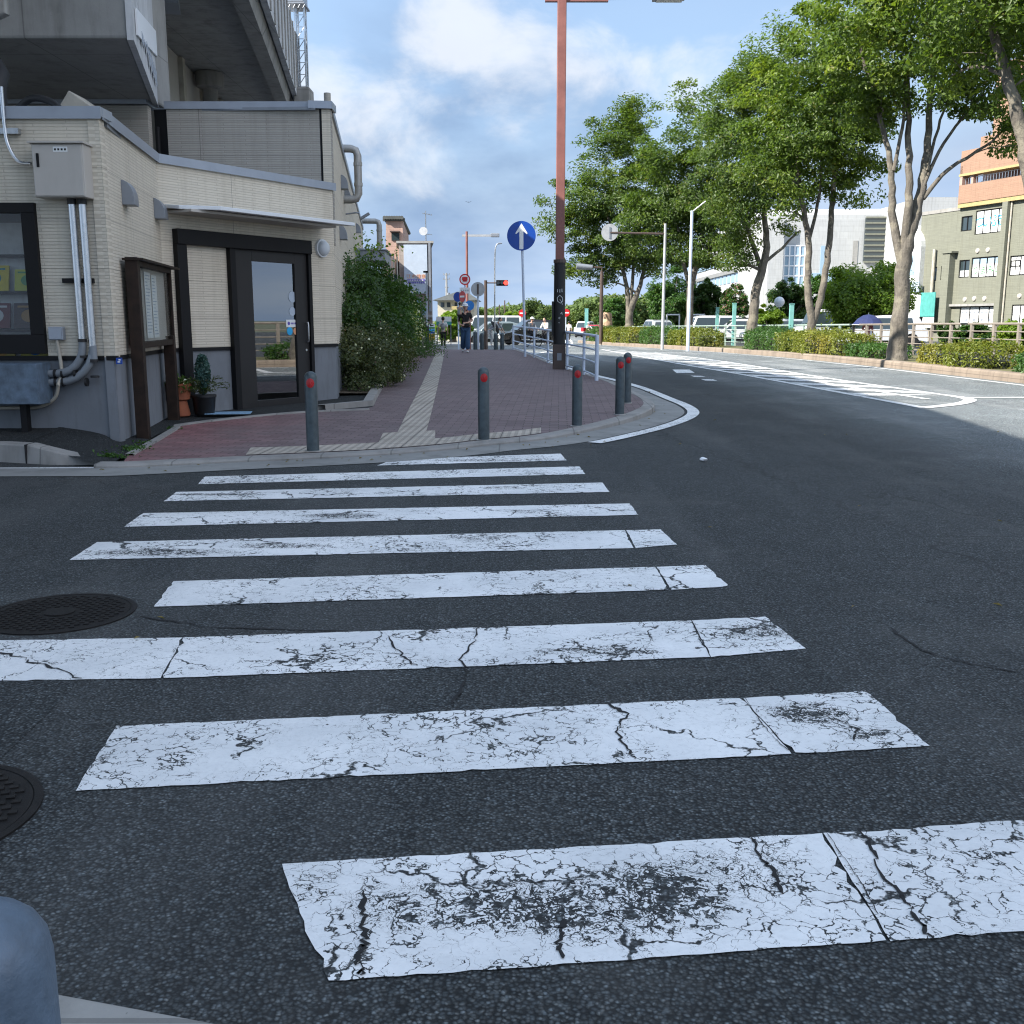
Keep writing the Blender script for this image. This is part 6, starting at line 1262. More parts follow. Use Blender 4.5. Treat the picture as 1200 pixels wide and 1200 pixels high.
# far wood on the horizon
rs = np.random.RandomState(77); P_=[]; N_=[]
def wood(name,label,x0,x1,Y,top,seed,mat,n,r):
    rs = np.random.RandomState(seed); P_=[];N_=[]
    for i in range(n):
        px = x0+(x1-x0)*rs.rand(); y = Y*rs.uniform(.96,1.15); zt_ = H(top(px)+rs.uniform(0,5),Y)*1.0; z = rs.rand()**.7*zt_ ; c = np.array([D(px,375,y).x,y,z]); k_ = 60; q = rs.normal(0,1,(k_,3)); q/=np.linalg.norm(q,axis=1)[:,None]; q*=rs.rand(k_,1)**.4*r; q[:,2]*=.7; P_.append(c+q); N_.append(q/r+np.array([-.2,-.4,.7]))
    o = leaf_mesh(name,np.concatenate(P_),np.concatenate(N_),r*.5,mat,seed,jitter=.6); o['kind']='stuff'; return o
wood('distant_woodland','',556,612,175,lambda px: 366-6*math.exp(-((px-600)/14)**2),51,m['leaf_hill'],300,1.5)
wood('distant_woodland','',604,742,190,lambda px: 362-10*math.exp(-((px-690)/16)**2)-6*math.exp(-((px-735)/20)**2),52,m['leaf_hill'],620,1.6)
wood('distant_woodland','',690,900,150,lambda px: 350,53,m['leaf_hill'],500,1.6)
def hilltree(label,px,Y,rpx,pyt,mat,seed):
    p = GV(px,Y); s = Y/1200; r = rpx*s; zt_ = H(pyt,Y)-p.z; t = thing('broadleaf_tree',label,'tree',p,0,'trees behind the parked cars'); C_,P_,N_ = clump_points([(0,0,zt_*.62,r,r,zt_*.38),(r*.5,0,zt_*.5,r*.7,r*.7,zt_*.3),(-r*.5,0,zt_*.45,r*.7,r*.7,zt_*.3)],120,110,r*.25,seed,.5,.7); leaf_mesh('crown',P_,N_,.35,mat,seed,t,jitter=.6); b = MB(); b.tube([(0,0,-.2),(0,0,zt_*.6)],[.3,.12],8); b.build('trunk', m['bark_dark'], t)
hilltree('large round olive green tree behind the black car',624,150,27,351,m['leaf_hill'],61); hilltree('smaller bright green tree left of the round olive tree',602,120,11,365,m['leaf_lime'],62); hilltree('broad green tree between the black pole and the brown pole',690,140,20,356,m['leaf_hill'],63); hilltree('green tree behind the brown pole',722,120,18,348,m['leaf_mid'],64); hilltree('yellow green tree in front of the cream house',531,74,17,364,m['leaf_lime'],65); hilltree('green tree right of the cream house',560,95,8,362,m['leaf_hill'],66); hilltree('green tree left of the white van',655,130,12,364,m['leaf_hill'],67)
hilltree('small lime tree behind the bending person',581,110,8,371,m['leaf_hill'],68)
for px,Y,pt,lb in ((585.3,160,357,'thin far pole left of the round olive tree'),(591.5,165,352,'taller thin far pole left of the round olive tree')):
    p = GV(px,Y); b = MB(); b.tube([(0,0,0),(0,0,H(pt,Y)-p.z)],[.14,.09],6); props(b.build('utility_pole', m['brown_metal'], None, T(p)), lb, 'pole')
# ================================================================== BUILDINGS ON THE RIGHT
def bp(px, Y): return D(px,375,Y)
# green and salmon clinic building
g1_, g2_ = bp(1065,77.0), bp(1203,66.5); g2_ = g1_.lerp(g2_, 1); FG = frame((g1_.x,g1_.y,-.5), (g2_.x-g1_.x,g2_.y-g1_.y)); LG = (Vector((g2_.x,g2_.y))-Vector((g1_.x,g1_.y))).length+14
gb = thing('clinic_building','sage green tiled building with a salmon upper floor and window lettering','building',(g1_.x,g1_.y,-.5))
def GW(px,py,off=0): return W(px,py,FG,off)
xo = GW(1127,243)[0]; zg = GW(1150,241)[1]; zroofL = GW(1085,252)[1]
wins = []
def win(x0p,y0p,x1p,y1p):
    x0,z1 = GW(x0p,y0p); x1,z0 = GW(x1p,y1p); return (x0,x1,z0,z1)
xg0 = GW(1077,300)[0]
wl = [win(1127,254,1138.5,270),win(1144,247,1177,271.5),win(1124.5,305,1135,325),win(1139,302,1172,324),win(1184,300,1206,322),win(1125,359,1168,384),win(1186,357,1212,384),win(1093.5,313,1097,329),win(1103,312,1107,328)]
def wall_with_holes(F,x0,x1,z0,z1,holes,y0,y1,mat,name,parent):
    xs = sorted({x0,x1,*[h[0] for h in holes],*[h[1] for h in holes]}); xs = [x for x in xs if x0<=x<=x1]; b = MB()
    for a,c in zip(xs,xs[1:]):
        cuts = sorted([(h[2],h[3]) for h in holes if h[0]<=a+1e-6 and h[1]>=c-1e-6]); z = z0
        for lo_,hi_ in cuts: b.box(a,c,y0,y1,z,lo_); z = hi_
        b.box(a,c,y0,y1,z,z1)
    return b.build(name, mat, parent, F)
wall_with_holes(FG,xg0,LG,0,zg,wl,0,.3,m['green_wall'],'wall',gb)
b = MB(); b.box(xg0,LG,.3,10,0,zg-.02); b.build('core', m['room'], gb, FG)
b = MB(); b.box(xg0-.05,xo,-.05,10,zroofL if zroofL<zg else zg,zg+.12); b.build('parapet_cap', m['concrete'], gb, FG)
def glazing(h, n, lower=None, blind='paper', txt=None, tcol='cyan_ink', tsize=None, glass='dark_glass'):
    x0,x1,z0,z1 = h; b = MB(); fr = .07
    b.box(x0,x1,.06,.14,z0,z0+fr); b.box(x0,x1,.06,.14,z1-fr,z1)
    for i in range(n+1): x = x0+(x1-x0)*i/n; b.box(max(x0,x-fr/2),min(x1,x+fr/2),.06,.14,z0+fr,z1-fr)
    w = b.build('window', m['black_frame'], gb, FG); b = MB(); b.box(x0,x1,.1,.11,z0+fr,z1-fr); b.build('pane', m[glass], w, FG)
    if lower: b = MB(); b.box(x0+.05,x1-.05,.085,.099,z0+fr,z0+(z1-z0)*lower); b.build('window_poster', m[blind], w, FG)
    if txt:
        for i,ch in enumerate(txt):
            if ch.strip(): text_part(ch, tsize, m[tcol], w, FG@Matrix.Translation((x0+(x1-x0)*(i+.5)/len(txt),.08,z0+(z1-z0)*(.5 if not lower else lower*.5))), ext=.004, sx=1.0)
    return w
glazing(wl[0],2); glazing(wl[1],4,.97,'paper','ついぶき','cyan_ink',.95)
glazing(wl[2],2,.4); glazing(wl[3],4,.66,'paper','りまみの','green_ink',.6,'sky_glass'); glazing(wl[4],2,.97,'paper','中 ','black_ink',1.0)
glazing(wl[5],4,.97,'paper'); glazing(wl[6],3,.97,'paper'); glazing(wl[7],1); glazing(wl[8],1)
x0,x1,z0,z1 = wl[5]; b = MB(); rnd = random.Random(8)
for i in range(9):
    xx = x0+.15+(x1-x0-.3)*i/9; b.box(xx,xx+.16,.07,.084,z0+(z1-z0)*.68,z0+(z1-z0)*.76)
    if i%2: b.box(xx,xx+.2,.07,.084,z0+(z1-z0)*.3,z0+(z1-z0)*.42)
b.build('poster_print', m['cap'], gb, FG)
x,zt_ = GW(1116,297); b = MB(); b.box(x-.35,x+.35,-.5,0,0,zt_); b.box(x-.45,x+.6,-.6,0,zt_,zt_+.12); b.build('ventilation_shaft', m['green_wall'], gb, FG)
x,zt_ = GW(1182,245); b = MB(); b.box(x-.2,x+.25,-.35,0,0,zg); b.build('pilaster', m['green_wall'], gb, FG); b = MB(); b.tube([FG@Vector((x+.35,-.1,0)),FG@Vector((x+.35,-.1,zg))],.06,8); b.build('downpipe', m['beige_pipe'], gb, I4)
for px,py in ((1146,294),(1158,293),(1131,351),(1142,350),(1154,350),(1195,347)): x,z = GW(px,py); b = MB(); b.lathe([(.17,0),(.15,.08),(.02,.14)],14,(x,0,z),Matrix.Rotation(R(90),4,'X')); b.build('vent_cap', m['beige_box'], gb, FG, smooth=True)
b = MB(); b.box(x0-1.0,x1+.1,-.25,0,z1,z1+.15); b.build('shop_lintel', m['concrete_dark'], gb, FG)
# salmon upper storeys with a loggia
zo1 = GW(1140,216)[1]; zo2 = GW(1150,200)[1]; zo3 = GW(1150,175)[1]; zo4 = zo3+2.8; xe = LG
b = MB(); b.box(xo-.0,xe,-.35,.3,zg+.28,zo1); b.build('balcony_parapet', m['orange_wall'], gb, FG); b = MB(); b.box(xo-.05,xe,-.3,9,zg,zg+.28); b.build('floor_band', m['yellow_wall'], gb, FG)
b = MB(); b.box(xo,xo+.25,-.35,.3,zo1,zo3-.9); b.box(xo+.9,xo+1.1,-.2,.2,zo1,zo3-.9); b.build('balcony_column', m['pink_wall'], gb, FG)
zl_ = GW(1140,203)[1]; b = MB(); b.box(xo,xe,-.35,.3,zl_,zl_+1.5); b.build('upper_band', m['orange_wall'], gb, FG); b = MB(); b.box(xo-.05,xe,-.4,.3,zl_-.15,zl_); b.build('soffit_edge', m['yellow_wall'], gb, FG)
b = MB(); b.box(xo,xe,1.6,9,zg+.2,zl_+1.5); b.build('loggia_wall', m['pink_wall'], gb, FG)
x0,z1 = GW(1152,197,-1.6); x1,z0 = GW(1167,217,-1.6); b = MB(); b.box(x0,x1,1.52,1.6,zg+.9,zl_-.35); wn = b.build('window', m['sign_back'], gb, FG); b = MB(); b.box(x0+.1,x1-.1,1.49,1.52,zg+1.0,zl_-.45); b.build('pane', m['dark_glass'], wn, FG)
b = MB()
for i in range(26): b.tube([(xo+.3+i*.25,-.1,zo1),(xo+.3+i*.25,-.1,zo1+.45)],.02,4)
b.tube([(xo+.2,-.1,zo1+.45),(xo+7,-.1,zo1+.45)],.03,6); b.build('balcony_rail', m['steel'], gb, FG)
b = MB(); b.box(xo+2.6,xe,-.3,9,zl_+1.5,zl_+6.5); b.build('upper_storey', m['orange_wall'], gb, FG); b = MB(); b.box(xo+1.5,xe,-.2,9,zl_+1.5,zl_+2.2); b.build('setback_wall', m['orange_wall'], gb, FG)
for i in range(2): b = MB(); b.box(xo+4.2+i*3.4,xo+5.9+i*3.4,-.36,-.3,zl_+2.6,zl_+4.0); wn = b.build('window', m['black_frame'], gb, FG); b = MB(); b.box(xo+4.3+i*3.4,xo+5.8+i*3.4,-.38,-.36,zl_+2.7,zl_+3.9); b.build('pane', m['sky_glass'], wn, FG)
# glazed arch tower with posters
ax0,ax1 = GW(1060,300)[0],GW(1084,300)[0]; za = GW(1072,263)[1]; zs0 = GW(1072,290)[1]
b = MB(); w_ = (ax1-ax0); prof = [(ax0,-.4,0),(ax1,-.4,0),(ax1,-.4,zs0)]+[(ax0+w_*math.cos(a),-.4,zs0+(za-zs0)*math.sin(a)) for a in (.25,.5,.8,1.1,1.4,1.57)]; b.prism(prof,(0,1.5,0)); b.build('arch_tower', m['white_old'], gb, FG)
b = MB(); b.box(ax0+w_*.45,ax1-.25,-.46,-.4,GW(1078,340)[1],GW(1078,295)[1]); wn = b.build('window', m['sign_white'], gb, FG); b = MB(); b.box(ax0+w_*.5,ax1-.4,-.48,-.46,GW(1078,322)[1],GW(1078,299)[1]); b.build('pane', m['sky_glass'], wn, FG)
for (xa,ya,xb,yb_,c) in ((1080,343,1095,371,'teal_ink'),(1082,372,1094,384,'paper'),(1068,345,1078,372,'paper'),(1063,375,1076,392,'cloth_pink'),(1066,330,1077,342,'panel_blue')):
    xx,z1 = GW(xa,ya,.5); xx2,z0 = GW(xb,yb_,.5); b = MB(); b.box(xx,xx2,-.55,-.5,z0,z1); b.build('wall_poster', m[c], gb, FG)
x,z = GW(1098,292); b = MB(); b.tube([FG@Vector((x,-.2,0)),FG@Vector((x,-.2,z))],.12,8); b.build('rain_pipe', m['beige_pipe'], gb, I4)
# white hospital
hp = thing('hospital_building','long white tiled hospital with glass bays behind the street trees','building',bp(980,108))
Yf = 103.4; FH = frame((bp(893,Yf).x,Yf,-.5),(1,0)); hW = lambda px,py,off=0: W(px,py,FH,off)
xh1 = hW(1062,300)[0]; zh = hW(980,257)[1]
b = MB(); b.box(0,xh1,0,12,0,zh); b.build('wall', m['tile_white'], hp, FH)
b = MB(); x0,z1 = hW(899,268); x1,z0 = hW(911,390); b.box(x0,x1,-.9,0,0,zh); b.build('pillar', m['tile_white'], hp, FH)
x0,z1 = hW(913,288); x1,z0 = hW(941,335); b = MB(); b.box(x0,x1,-.15,0,z0,z1); wn = b.build('window', m['sky_glass'], hp, FH); b = MB()
for i in range(6): xx = x0+(x1-x0)*i/5; b.box(xx-.06,xx+.06,-.22,-.15,z0,z1)
for i in range(5): zz = z0+(z1-z0)*i/4; b.box(x0,x1,-.21,-.15,zz-.06,zz+.06)
b.build('mullions', m['sign_white'], wn, FH)
for (xa,ya,xb,yb_) in ((922,310,938,328),(945,320,985,330),(962,288,965,320)): x0,z1 = hW(xa,ya); x1,z0 = hW(xb,yb_); b = MB(); b.box(x0,x1,-.08,0,z0,z1); b.build('window', m['sky_glass'], hp, FH)
x0,z1 = hW(1000,282); x1,z0 = hW(1004,310); b = MB(); b.box(x0,x1,-.05,0,z0,z1); b.build('recess_panel', m['concrete_dark'], hp, FH)  # darker raised panel painting in the shade of a wall recess
x0,z1 = hW(1014,255); x1,z0 = hW(1043,307); b = MB(); b.box(x0,x1,-.2,0,z0,z1); wn = b.build('stair_window', m['dark_glass'], hp, FH); b = MB()
for i in range(9): zz = z0+(z1-z0)*i/8; b.box(x0,x1,-.3,-.2,zz-.08,zz+.08)
b.build('louvre', m['green_wall'], wn, FH)
w1_, w0_ = bp(893,104), bp(815,150); FV = frame((w0_.x,w0_.y,-.5),(w1_.x-w0_.x,w1_.y-w0_.y)); LV = (Vector((w1_.x,w1_.y))-Vector((w0_.x,w0_.y))).length; vW = lambda px,py,off=0: W(px,py,FV,off)
zv = vW(870,265)[1]; b = MB(); b.box(0,LV,0,14,0,zv); b.build('wing_wall', m['tile_white'], hp, FV)
z0,z1 = vW(850,310)[1],vW(850,303)[1]; b = MB(); b.box(.5,LV-.5,-.12,0,z0,z1); b.build('window_band', m['sky_glass'], hp, FV)
z0,z1 = vW(855,332)[1],vW(855,322)[1]; b = MB(); b.box(.5,LV-.5,-.3,0,z1+.05,z1+.5); b.build('balcony_rail', m['steel_rust'], hp, FV)
for i in range(16): b = MB(); b.box(1+i*LV/17,1+i*LV/17+LV/17*.72,-.06,0,z0,z1); b.build('window', m['sky_glass'], hp, FV)
b = MB(); b.box(-.2,LV,-.4,14,zv,zv+.5); b.build('roof_edge', m['sign_white'], hp, FV)
q = bp(1090,95); b = MB(); x0,x1 = bp(1068,95).x,bp(1131,95).x; b.box(x0,x1,95,105,0,H(231,95)); b.mat(0); o = props(b.build('rooftop_building', m['tile_white'], None), 'plain white tiled block rising behind the sage green building', 'building')
# ================================================================== VEHICLES
def car(name, label, cat, p, rz, L, Wd, Hh, paint, kind='car', group=None):
    t = thing(name, label, cat, p, rz, group); h = Hh; rw = .31 if kind!='kei' else .27; g = .2
    wb = L*.31
    def arch(cx): return [(cx-rw*1.18*math.cos(a), rw+rw*1.18*math.sin(a)) for a in np.linspace(.15,math.pi-.15,9)]
    belt = h*.56 if kind!='van' else h*.5
    if kind=='van' or kind=='kei': top = [(L/2-.02,g+.15),(L/2,belt*.75),(L/2-.12,belt),(L/2-.42,belt+.1)]; roof = [(L/2-.5,belt),(L/2-.85,h*.93),(L/2-1.1,h),(-L/2+.25,h),(-L/2+.06,h*.95),(-L/2+.02,belt)]
    else: top = [(L/2-.03,g+.12),(L/2,belt*.62),(L/2-.1,belt*.82),(L/2-.95,belt*1.02)]; roof = [(L/2-.9,belt*.98),(L/2-1.65,h*.97),(L/2-2.1,h),(-L/2+.9,h*.985),(-L/2+.35,h*.9),(-L/2+.08,belt)]
    prof = [(-L/2+.02,g+.1)]+[(-wb+x,z) for x,z in []]+[(x-wb,z) for x,z in arch(0)]+[(wb+x,z) for x,z in arch(0)]+top+[(roof[0][0]-.05,belt*1.0),(-L/2+.04,belt*1.0),(-L/2,belt*.6)]
    b = MB(); b.prism([(x,-Wd/2,z) for x,z in prof],(0,Wd,0)); b.build('body', paint, t, smooth=True, bv=.05)
    b = MB(); ins = .09; n = len(roof); lo_ = [(x,-Wd/2+.03,z) if z<=belt+.01 else (x,-Wd/2+ins+.06,z) for x,z in roof]; hi_ = [(x,-y,z) for x,y,z in lo_]; b.add(lo_+hi_,[tuple(range(n-1,-1,-1)),tuple(range(n,2*n))]+[(i,(i+1)%n,n+(i+1)%n,n+i) for i in range(n)]); b.build('cabin', paint, t, smooth=True, bv=.04)
    zlo,zhi = belt+.04,h-.13
    def side(f0,f1,s):
        def at(f,z): 
            xf = np.interp(z,[belt,h*.95],[roof[0][0]-.12,roof[1][0]-.08]); xb = np.interp(z,[belt,h*.95],[roof[-1][0]+.12,roof[-2][0]+.14]); y = np.interp(z,[belt,h*.95],[Wd/2-.03,Wd/2-ins-.06])+.012; return (xf+(xb-xf)*f, s*y, z)
        b = MB(); q = [at(f0,zlo),at(f1,zlo),at(f1,zhi),at(f0,zhi)]; b.prism(q,(0,-s*.01,0)); b.build('side_window', m['dark_glass'], t, bv=.004)
    cuts = [0,.42,.7,1.0] if kind!='car' else [0,.47,.86]
    for s in (-1,1):
        for f0,f1 in zip(cuts,cuts[1:]): side(f0+.012,f1-.012,s)
    x0,x1 = roof[0][0],roof[1][0]; zz0,zz1 = belt+.05,h*.93-.03; fx_ = lambda z: np.interp(z,[belt,h*.95],[x0,x1])+.02
    b = MB(); b.prism([(fx_(zz0),-Wd/2+.14,zz0),(fx_(zz0),Wd/2-.14,zz0),(fx_(zz1),Wd/2-ins-.14,zz1),(fx_(zz1),-Wd/2+ins+.14,zz1)],(.012,0,.008)); b.build('windscreen', m['dark_glass'], t)
    xb_ = lambda z: np.interp(z,[belt,h*.95],[roof[-1][0],roof[-2][0]])-.015
    b = MB(); b.prism([(xb_(zz0+.1),-Wd/2+.16,zz0+.1),(xb_(zz0+.1),Wd/2-.16,zz0+.1),(xb_(zz1-.04),Wd/2-ins-.16,zz1-.04),(xb_(zz1-.04),-Wd/2+ins+.16,zz1-.04)],(-.012,0,.0)); b.build('rear_window', m['dark_glass'], t)
    for s in (-1,1):
        for x in (-wb,wb):
            Mx = Matrix.Rotation(R(90),4,'X'); b = MB(); b.lathe([(rw*.62,-.1),(rw*.95,-.1),(rw,-.06),(rw,.06),(rw*.95,.1),(rw*.62,.1)],22,(x,s*(Wd/2-.1),rw),Mx); wh = b.build('wheel', m['tyre'], t, smooth=True)
            b = MB(); b.lathe([(rw*.6,-.085),(rw*.6,.085)],18,(x,s*(Wd/2-.1),rw),Mx); 
            for a in range(5): q = Matrix.Rotation(a*2*math.pi/5,4,'Y'); bb = [q@Vector(v) for v in ((.03,0,-.03),(rw*.56,0,-.025),(rw*.56,0,.025),(.03,0,.03))]; b.prism([v+Vector((x,s*(Wd/2-.1)+s*.085,rw)) for v in bb],(0,s*.012,0))
            b.build('rim', m['steel'], wh)
        b = MB(); b.ball((L/2-.06,s*(Wd/2-.25),belt*.72),(.09,.2,.075),10,6); b.build('headlight', m['lamp_glass'], t, smooth=True)
        b = MB(); b.box(-L/2-.015,-L/2+.05,s*(Wd/2-.12)-.08,s*(Wd/2-.12)+.08,belt*.68,belt*.9); b.build('tail_light', m['sign_red'], t, bv=.01)
        b = MB(); b.ball((roof[0][0]-.2,s*(Wd/2+.1),belt+.06),(.06,.1,.07),8,6); b.build('wing_mirror', paint, t, smooth=True)
    b = MB(); b.box(L/2-.03,L/2+.025,-.17,.17,.42,.58); b.build('number_plate', m['paper'], t)
    b = MB(); b.box(L/2-.06,L/2+.012,-Wd*.32,Wd*.32,.28,.4); b.build('grille', m['black_frame'], t)
    b = MB(); b.box(-L/2+.1,L/2-.12,-Wd/2+.12,Wd/2-.12,.14,.3); b.build('underbody', m['rubber'], t); return t
def paintm(name,c): k = NT(name); k.col(c).set(Roughness=.22,Metallic=.1); k.b.inputs['Coat Weight'].default_value=.6; return k.m
pw,pbk,pgr,pred,psil,pbl = paintm('car_white',(.72,.73,.74)),paintm('car_black',(.012,.012,.014)),paintm('car_grey_blue',(.25,.31,.34)),paintm('car_red',(.4,.01,.02)),paintm('car_silver',(.42,.44,.46)),paintm('car_blue',(.12,.2,.32))
def at(px,Y): return GV(px,Y)
car('parked_car','black car with a curved roof in the side street, behind the railing','car',at(623,66),R(196),4.2,1.7,1.58,pbk,group='cars in the side street')
car('parked_car','grey blue car partly hidden by the bending person','car',at(577,70),R(192),4.0,1.65,1.5,pgr,group='cars in the side street')
car('delivery_van','white van standing behind the grey blue car','van',at(576,80),R(185),4.6,1.75,2.0,pw,'van',group='cars in the side street')
car('delivery_van','small white van coming down the far end of the main road','van',at(684.5,125),R(-112),3.5,1.5,1.9,pw,'kei',group='cars in the side street')
car('parked_car','red car mostly hidden beside the far white van','car',at(695,112),R(-100),3.8,1.6,1.45,pred,group='cars in the side street')
def lot(px,Y): return GV(px,Y,lambda y: zr(y)+.12)
car('parked_car','long white car parked left of the crape myrtle','car',lot(838,70),R(182),4.7,1.8,1.75,pw,'van',group='cars in the parking lot')
car('parked_car','white car parked just left of the thick leaning trunk','car',lot(866,66),R(178),4.2,1.7,1.5,pw,group='cars in the parking lot')
car('parked_car','silver grey car parked behind the hedge left of the straight trunk','car',lot(768,82),R(100),4.2,1.7,1.6,psil,group='cars in the parking lot')
car('parked_van','white van parked right of the twin stems behind the railing','van',lot(977,56),R(184),4.3,1.7,1.9,pw,'van',group='cars in the parking lot')
car('parked_car','silver car parked between the thick trunk and the twin stems','car',lot(912,60),R(180),4.2,1.7,1.45,psil,group='cars in the parking lot')
car('parked_car','white car parked behind the person with the navy umbrella','car',lot(1028,48),R(184),4.0,1.6,1.5,pw,group='cars in the parking lot')
# ================================================================== PEOPLE
def skin_mesh(name, J, E, mat, parent, sub=2, extra=None):
    me = bpy.data.meshes.new(name); keys = list(J); me.from_pydata([J[k_][:3] for k_ in keys],[(keys.index(a),keys.index(c)) for a,c in E],[])
    o = bpy.data.objects.new(name+'_tmp',me); COL.objects.link(o); mod = o.modifiers.new('s','SKIN'); mod.use_smooth_shade = True
    for i,k_ in enumerate(keys):
        r = J[k_][3]; sv = me.skin_vertices[0].data[i]; sv.radius = r if isinstance(r,tuple) else (r,r); sv.use_root = (i == 0)
    sb = o.modifiers.new('u','SUBSURF'); sb.levels = sub; sb.render_levels = sub
    bpy.context.view_layer.update(); me2 = bpy.data.meshes.new_from_object(o.evaluated_get(bpy.context.evaluated_depsgraph_get())); COL.objects.unlink(o); bpy.data.objects.remove(o)
    if extra:
        bm = bmesh.new(); bm.from_mesh(me2); tmp = bpy.data.meshes.new('t'); tmp.from_pydata(extra.v,[],extra.f); bm.from_mesh(tmp); bm.to_mesh(me2); bm.free()
    me2.materials.clear(); me2.materials.append(mat); me2.polygons.foreach_set('use_smooth',[True]*len(me2.polygons)); me2.name = name
    o = bpy.data.objects.new(name,me2); _link(o,parent,WORLD[parent.name]); return o
def person(label, p, rz, h, legs, arms, top, bottom, hairc='hair', hat=None, lean=0.0, hip=None, wide=1.0, sleeve=1.0, hairlong=False, group=None):
    """legs/arms: dict of joint offsets in units of body height; local -y is the way the person faces"""
    t = thing('person', label, 'person', p, rz, group); s = h
    hipz = hip if hip is not None else .50
    V = lambda x,y,z,r: (x*s,y*s,z*s,(r[0]*s,r[1]*s) if isinstance(r,tuple) else r*s)
    ch = (0,-lean*.30,hipz+.30-lean*.1); J = {'pel':V(0,0,hipz+.02,(.075,.06)),'abd':V(0,-lean*.12,hipz+.13,(.07,.055)),'che':V(0,-lean*.25,hipz+.25-lean*.05,(.085,.06)),'nec':V(0,-lean*.33,hipz+.335-lean*.08,.03),'hd0':V(0,-lean*.38-.005,hipz+.38-lean*.1,.034)}
    E = [('pel','abd'),('abd','che'),('che','nec'),('nec','hd0')]
    for sd,x in (('l',1),('r',-1)):
        lg = legs[sd]; J['h'+sd]=V(.045*x,0,hipz-.01,.052); J['k'+sd]=V(*lg[0],.034); J['a'+sd]=V(*lg[1],.022); J['t'+sd]=V(lg[1][0],lg[1][1]-.07,lg[1][2]-.025,.018); E += [('pel','h'+sd),('h'+sd,'k'+sd),('k'+sd,'a'+sd),('a'+sd,'t'+sd)]
        ar = arms[sd]; J['s'+sd]=V(.105*x,-lean*.29,hipz+.295-lean*.06,.032); J['e'+sd]=V(*ar[0],.023); J['w'+sd]=V(*ar[1],.016); J['m'+sd]=V(*ar[2],.018); E += [('che','s'+sd),('s'+sd,'e'+sd),('e'+sd,'w'+sd),('w'+sd,'m'+sd)]
    hd = Vector(J['hd0'][:3])+Vector((0,-.012*s-lean*.03*s,.055*s)); ex = MB(); ex.ball(hd,(.048*s,.058*s,.068*s),14,10); ex.ball(hd+Vector((0,-.06*s,-.01*s)),(.009*s,.014*s,.014*s),6,5)
    for x in (-1,1): ex.ball(hd+Vector((x*.048*s,0,-.005*s)),(.008*s,.014*s,.018*s),6,5)
    for sd in 'lr':
        w_, hnd = Vector(J['w'+sd][:3]), Vector(J['m'+sd][:3]); dv = (hnd-w_).normalized(); sdv = dv.orthogonal().normalized()
        for i in range(4): a = hnd+sdv*(i-1.5)*.009*s; ex.tube([a,a+dv*.022*s,a+dv*.036*s-Vector((0,0,.004*s))],[.0055*s,.005*s,.004*s],5)
        ex.tube([hnd+sdv*.014*s-dv*.01*s,hnd+sdv*.026*s+dv*.012*s],[.006*s,.005*s],5)
    skin_mesh('body',J,E,m['skin'],t,2,ex)
    for x in (-1,1): b = MB(); b.ball(hd+Vector((x*.019*s,-.054*s,.004*s)),.0065*s,6,5); b.build('eye', m['black_ink'], t)
    g = 1.0
    Jt = {k_:J[k_] for k_ in J}; grow = lambda k_,a,c=None: (J[k_][0],J[k_][1],J[k_][2],tuple((r+a*s) for r in J[k_][3]) if isinstance(J[k_][3],tuple) else J[k_][3]+a*s)
    TJ = {'abd':grow('abd',.012),'che':grow('che',.012),'pel':(J['pel'][0],J['pel'][1],J['pel'][2]-.0*s,tuple(r+.012*s for r in J['pel'][3])),'nk':(J['nec'][0],J['nec'][1],J['nec'][2]-.02*s,.032*s)}; TE = [('abd','che'),('abd','pel'),('che','nk')]
    for sd in 'lr':
        TJ['s'+sd]=grow('s'+sd,.011); e_ = Vector(J['s'+sd][:3]).lerp(Vector(J['e'+sd][:3]),min(1,sleeve)); TJ['e'+sd]=(*e_,.034*s); TE += [('che','s'+sd),('s'+sd,'e'+sd)]
        if sleeve>1: w_ = Vector(J['e'+sd][:3]).lerp(Vector(J['w'+sd][:3]),sleeve-1); TJ['w'+sd]=(*w_,.026*s); TE += [('e'+sd,'w'+sd)]
    skin_mesh('top',TJ,TE,m[top],t)
    LJ = {'pel':grow('pel',.006)}; LE=[]
    for sd in 'lr':
        LJ['h'+sd]=grow('h'+sd,.010*wide); LJ['k'+sd]=grow('k'+sd,.012*wide+.006*(wide-1)); LJ['a'+sd]=(J['a'+sd][0],J['a'+sd][1],J['a'+sd][2]+.01*s,(.026+.012*wide*(wide>1))*s*(1.0+.25*(wide>1))); LE += [('pel','h'+sd),('h'+sd,'k'+sd),('k'+sd,'a'+sd)]
    skin_mesh('trousers',LJ,LE,m[bottom],t)
    for sd in 'lr': a = Vector(J['a'+sd][:3]); b = MB(); b.ball((a.x,a.y-.035*s,a.z-.022*s),(.027*s,.068*s,.026*s),12,7); b.build('shoe', m['cloth_white'], t, smooth=True)
    b = MB(); b.ball(hd+Vector((0,.014*s,.016*s)),(.056*s,.058*s,.064*s),14,9)
    if hairlong: b.ball(hd+Vector((0,.035*s,-.04*s)),(.05*s,.035*s,.07*s),12,8)
    b.build('hair', m[hairc], t, smooth=True)
    if hat:
        b = MB(); b.lathe([(.062*s,0),(.063*s,.02*s),(.055*s,.045*s),(.03*s,.06*s),(.002*s,.064*s)],20,hd+Vector((0,.004*s,.03*s))); b.lathe([(.058*s,0),(.095*s,-.006*s),(.096*s,-.003*s),(.058*s,.006*s)],20,hd+Vector((0,-.01*s,.03*s))); b.build('hat', m[hat], t, smooth=True)
    return t, s, hd
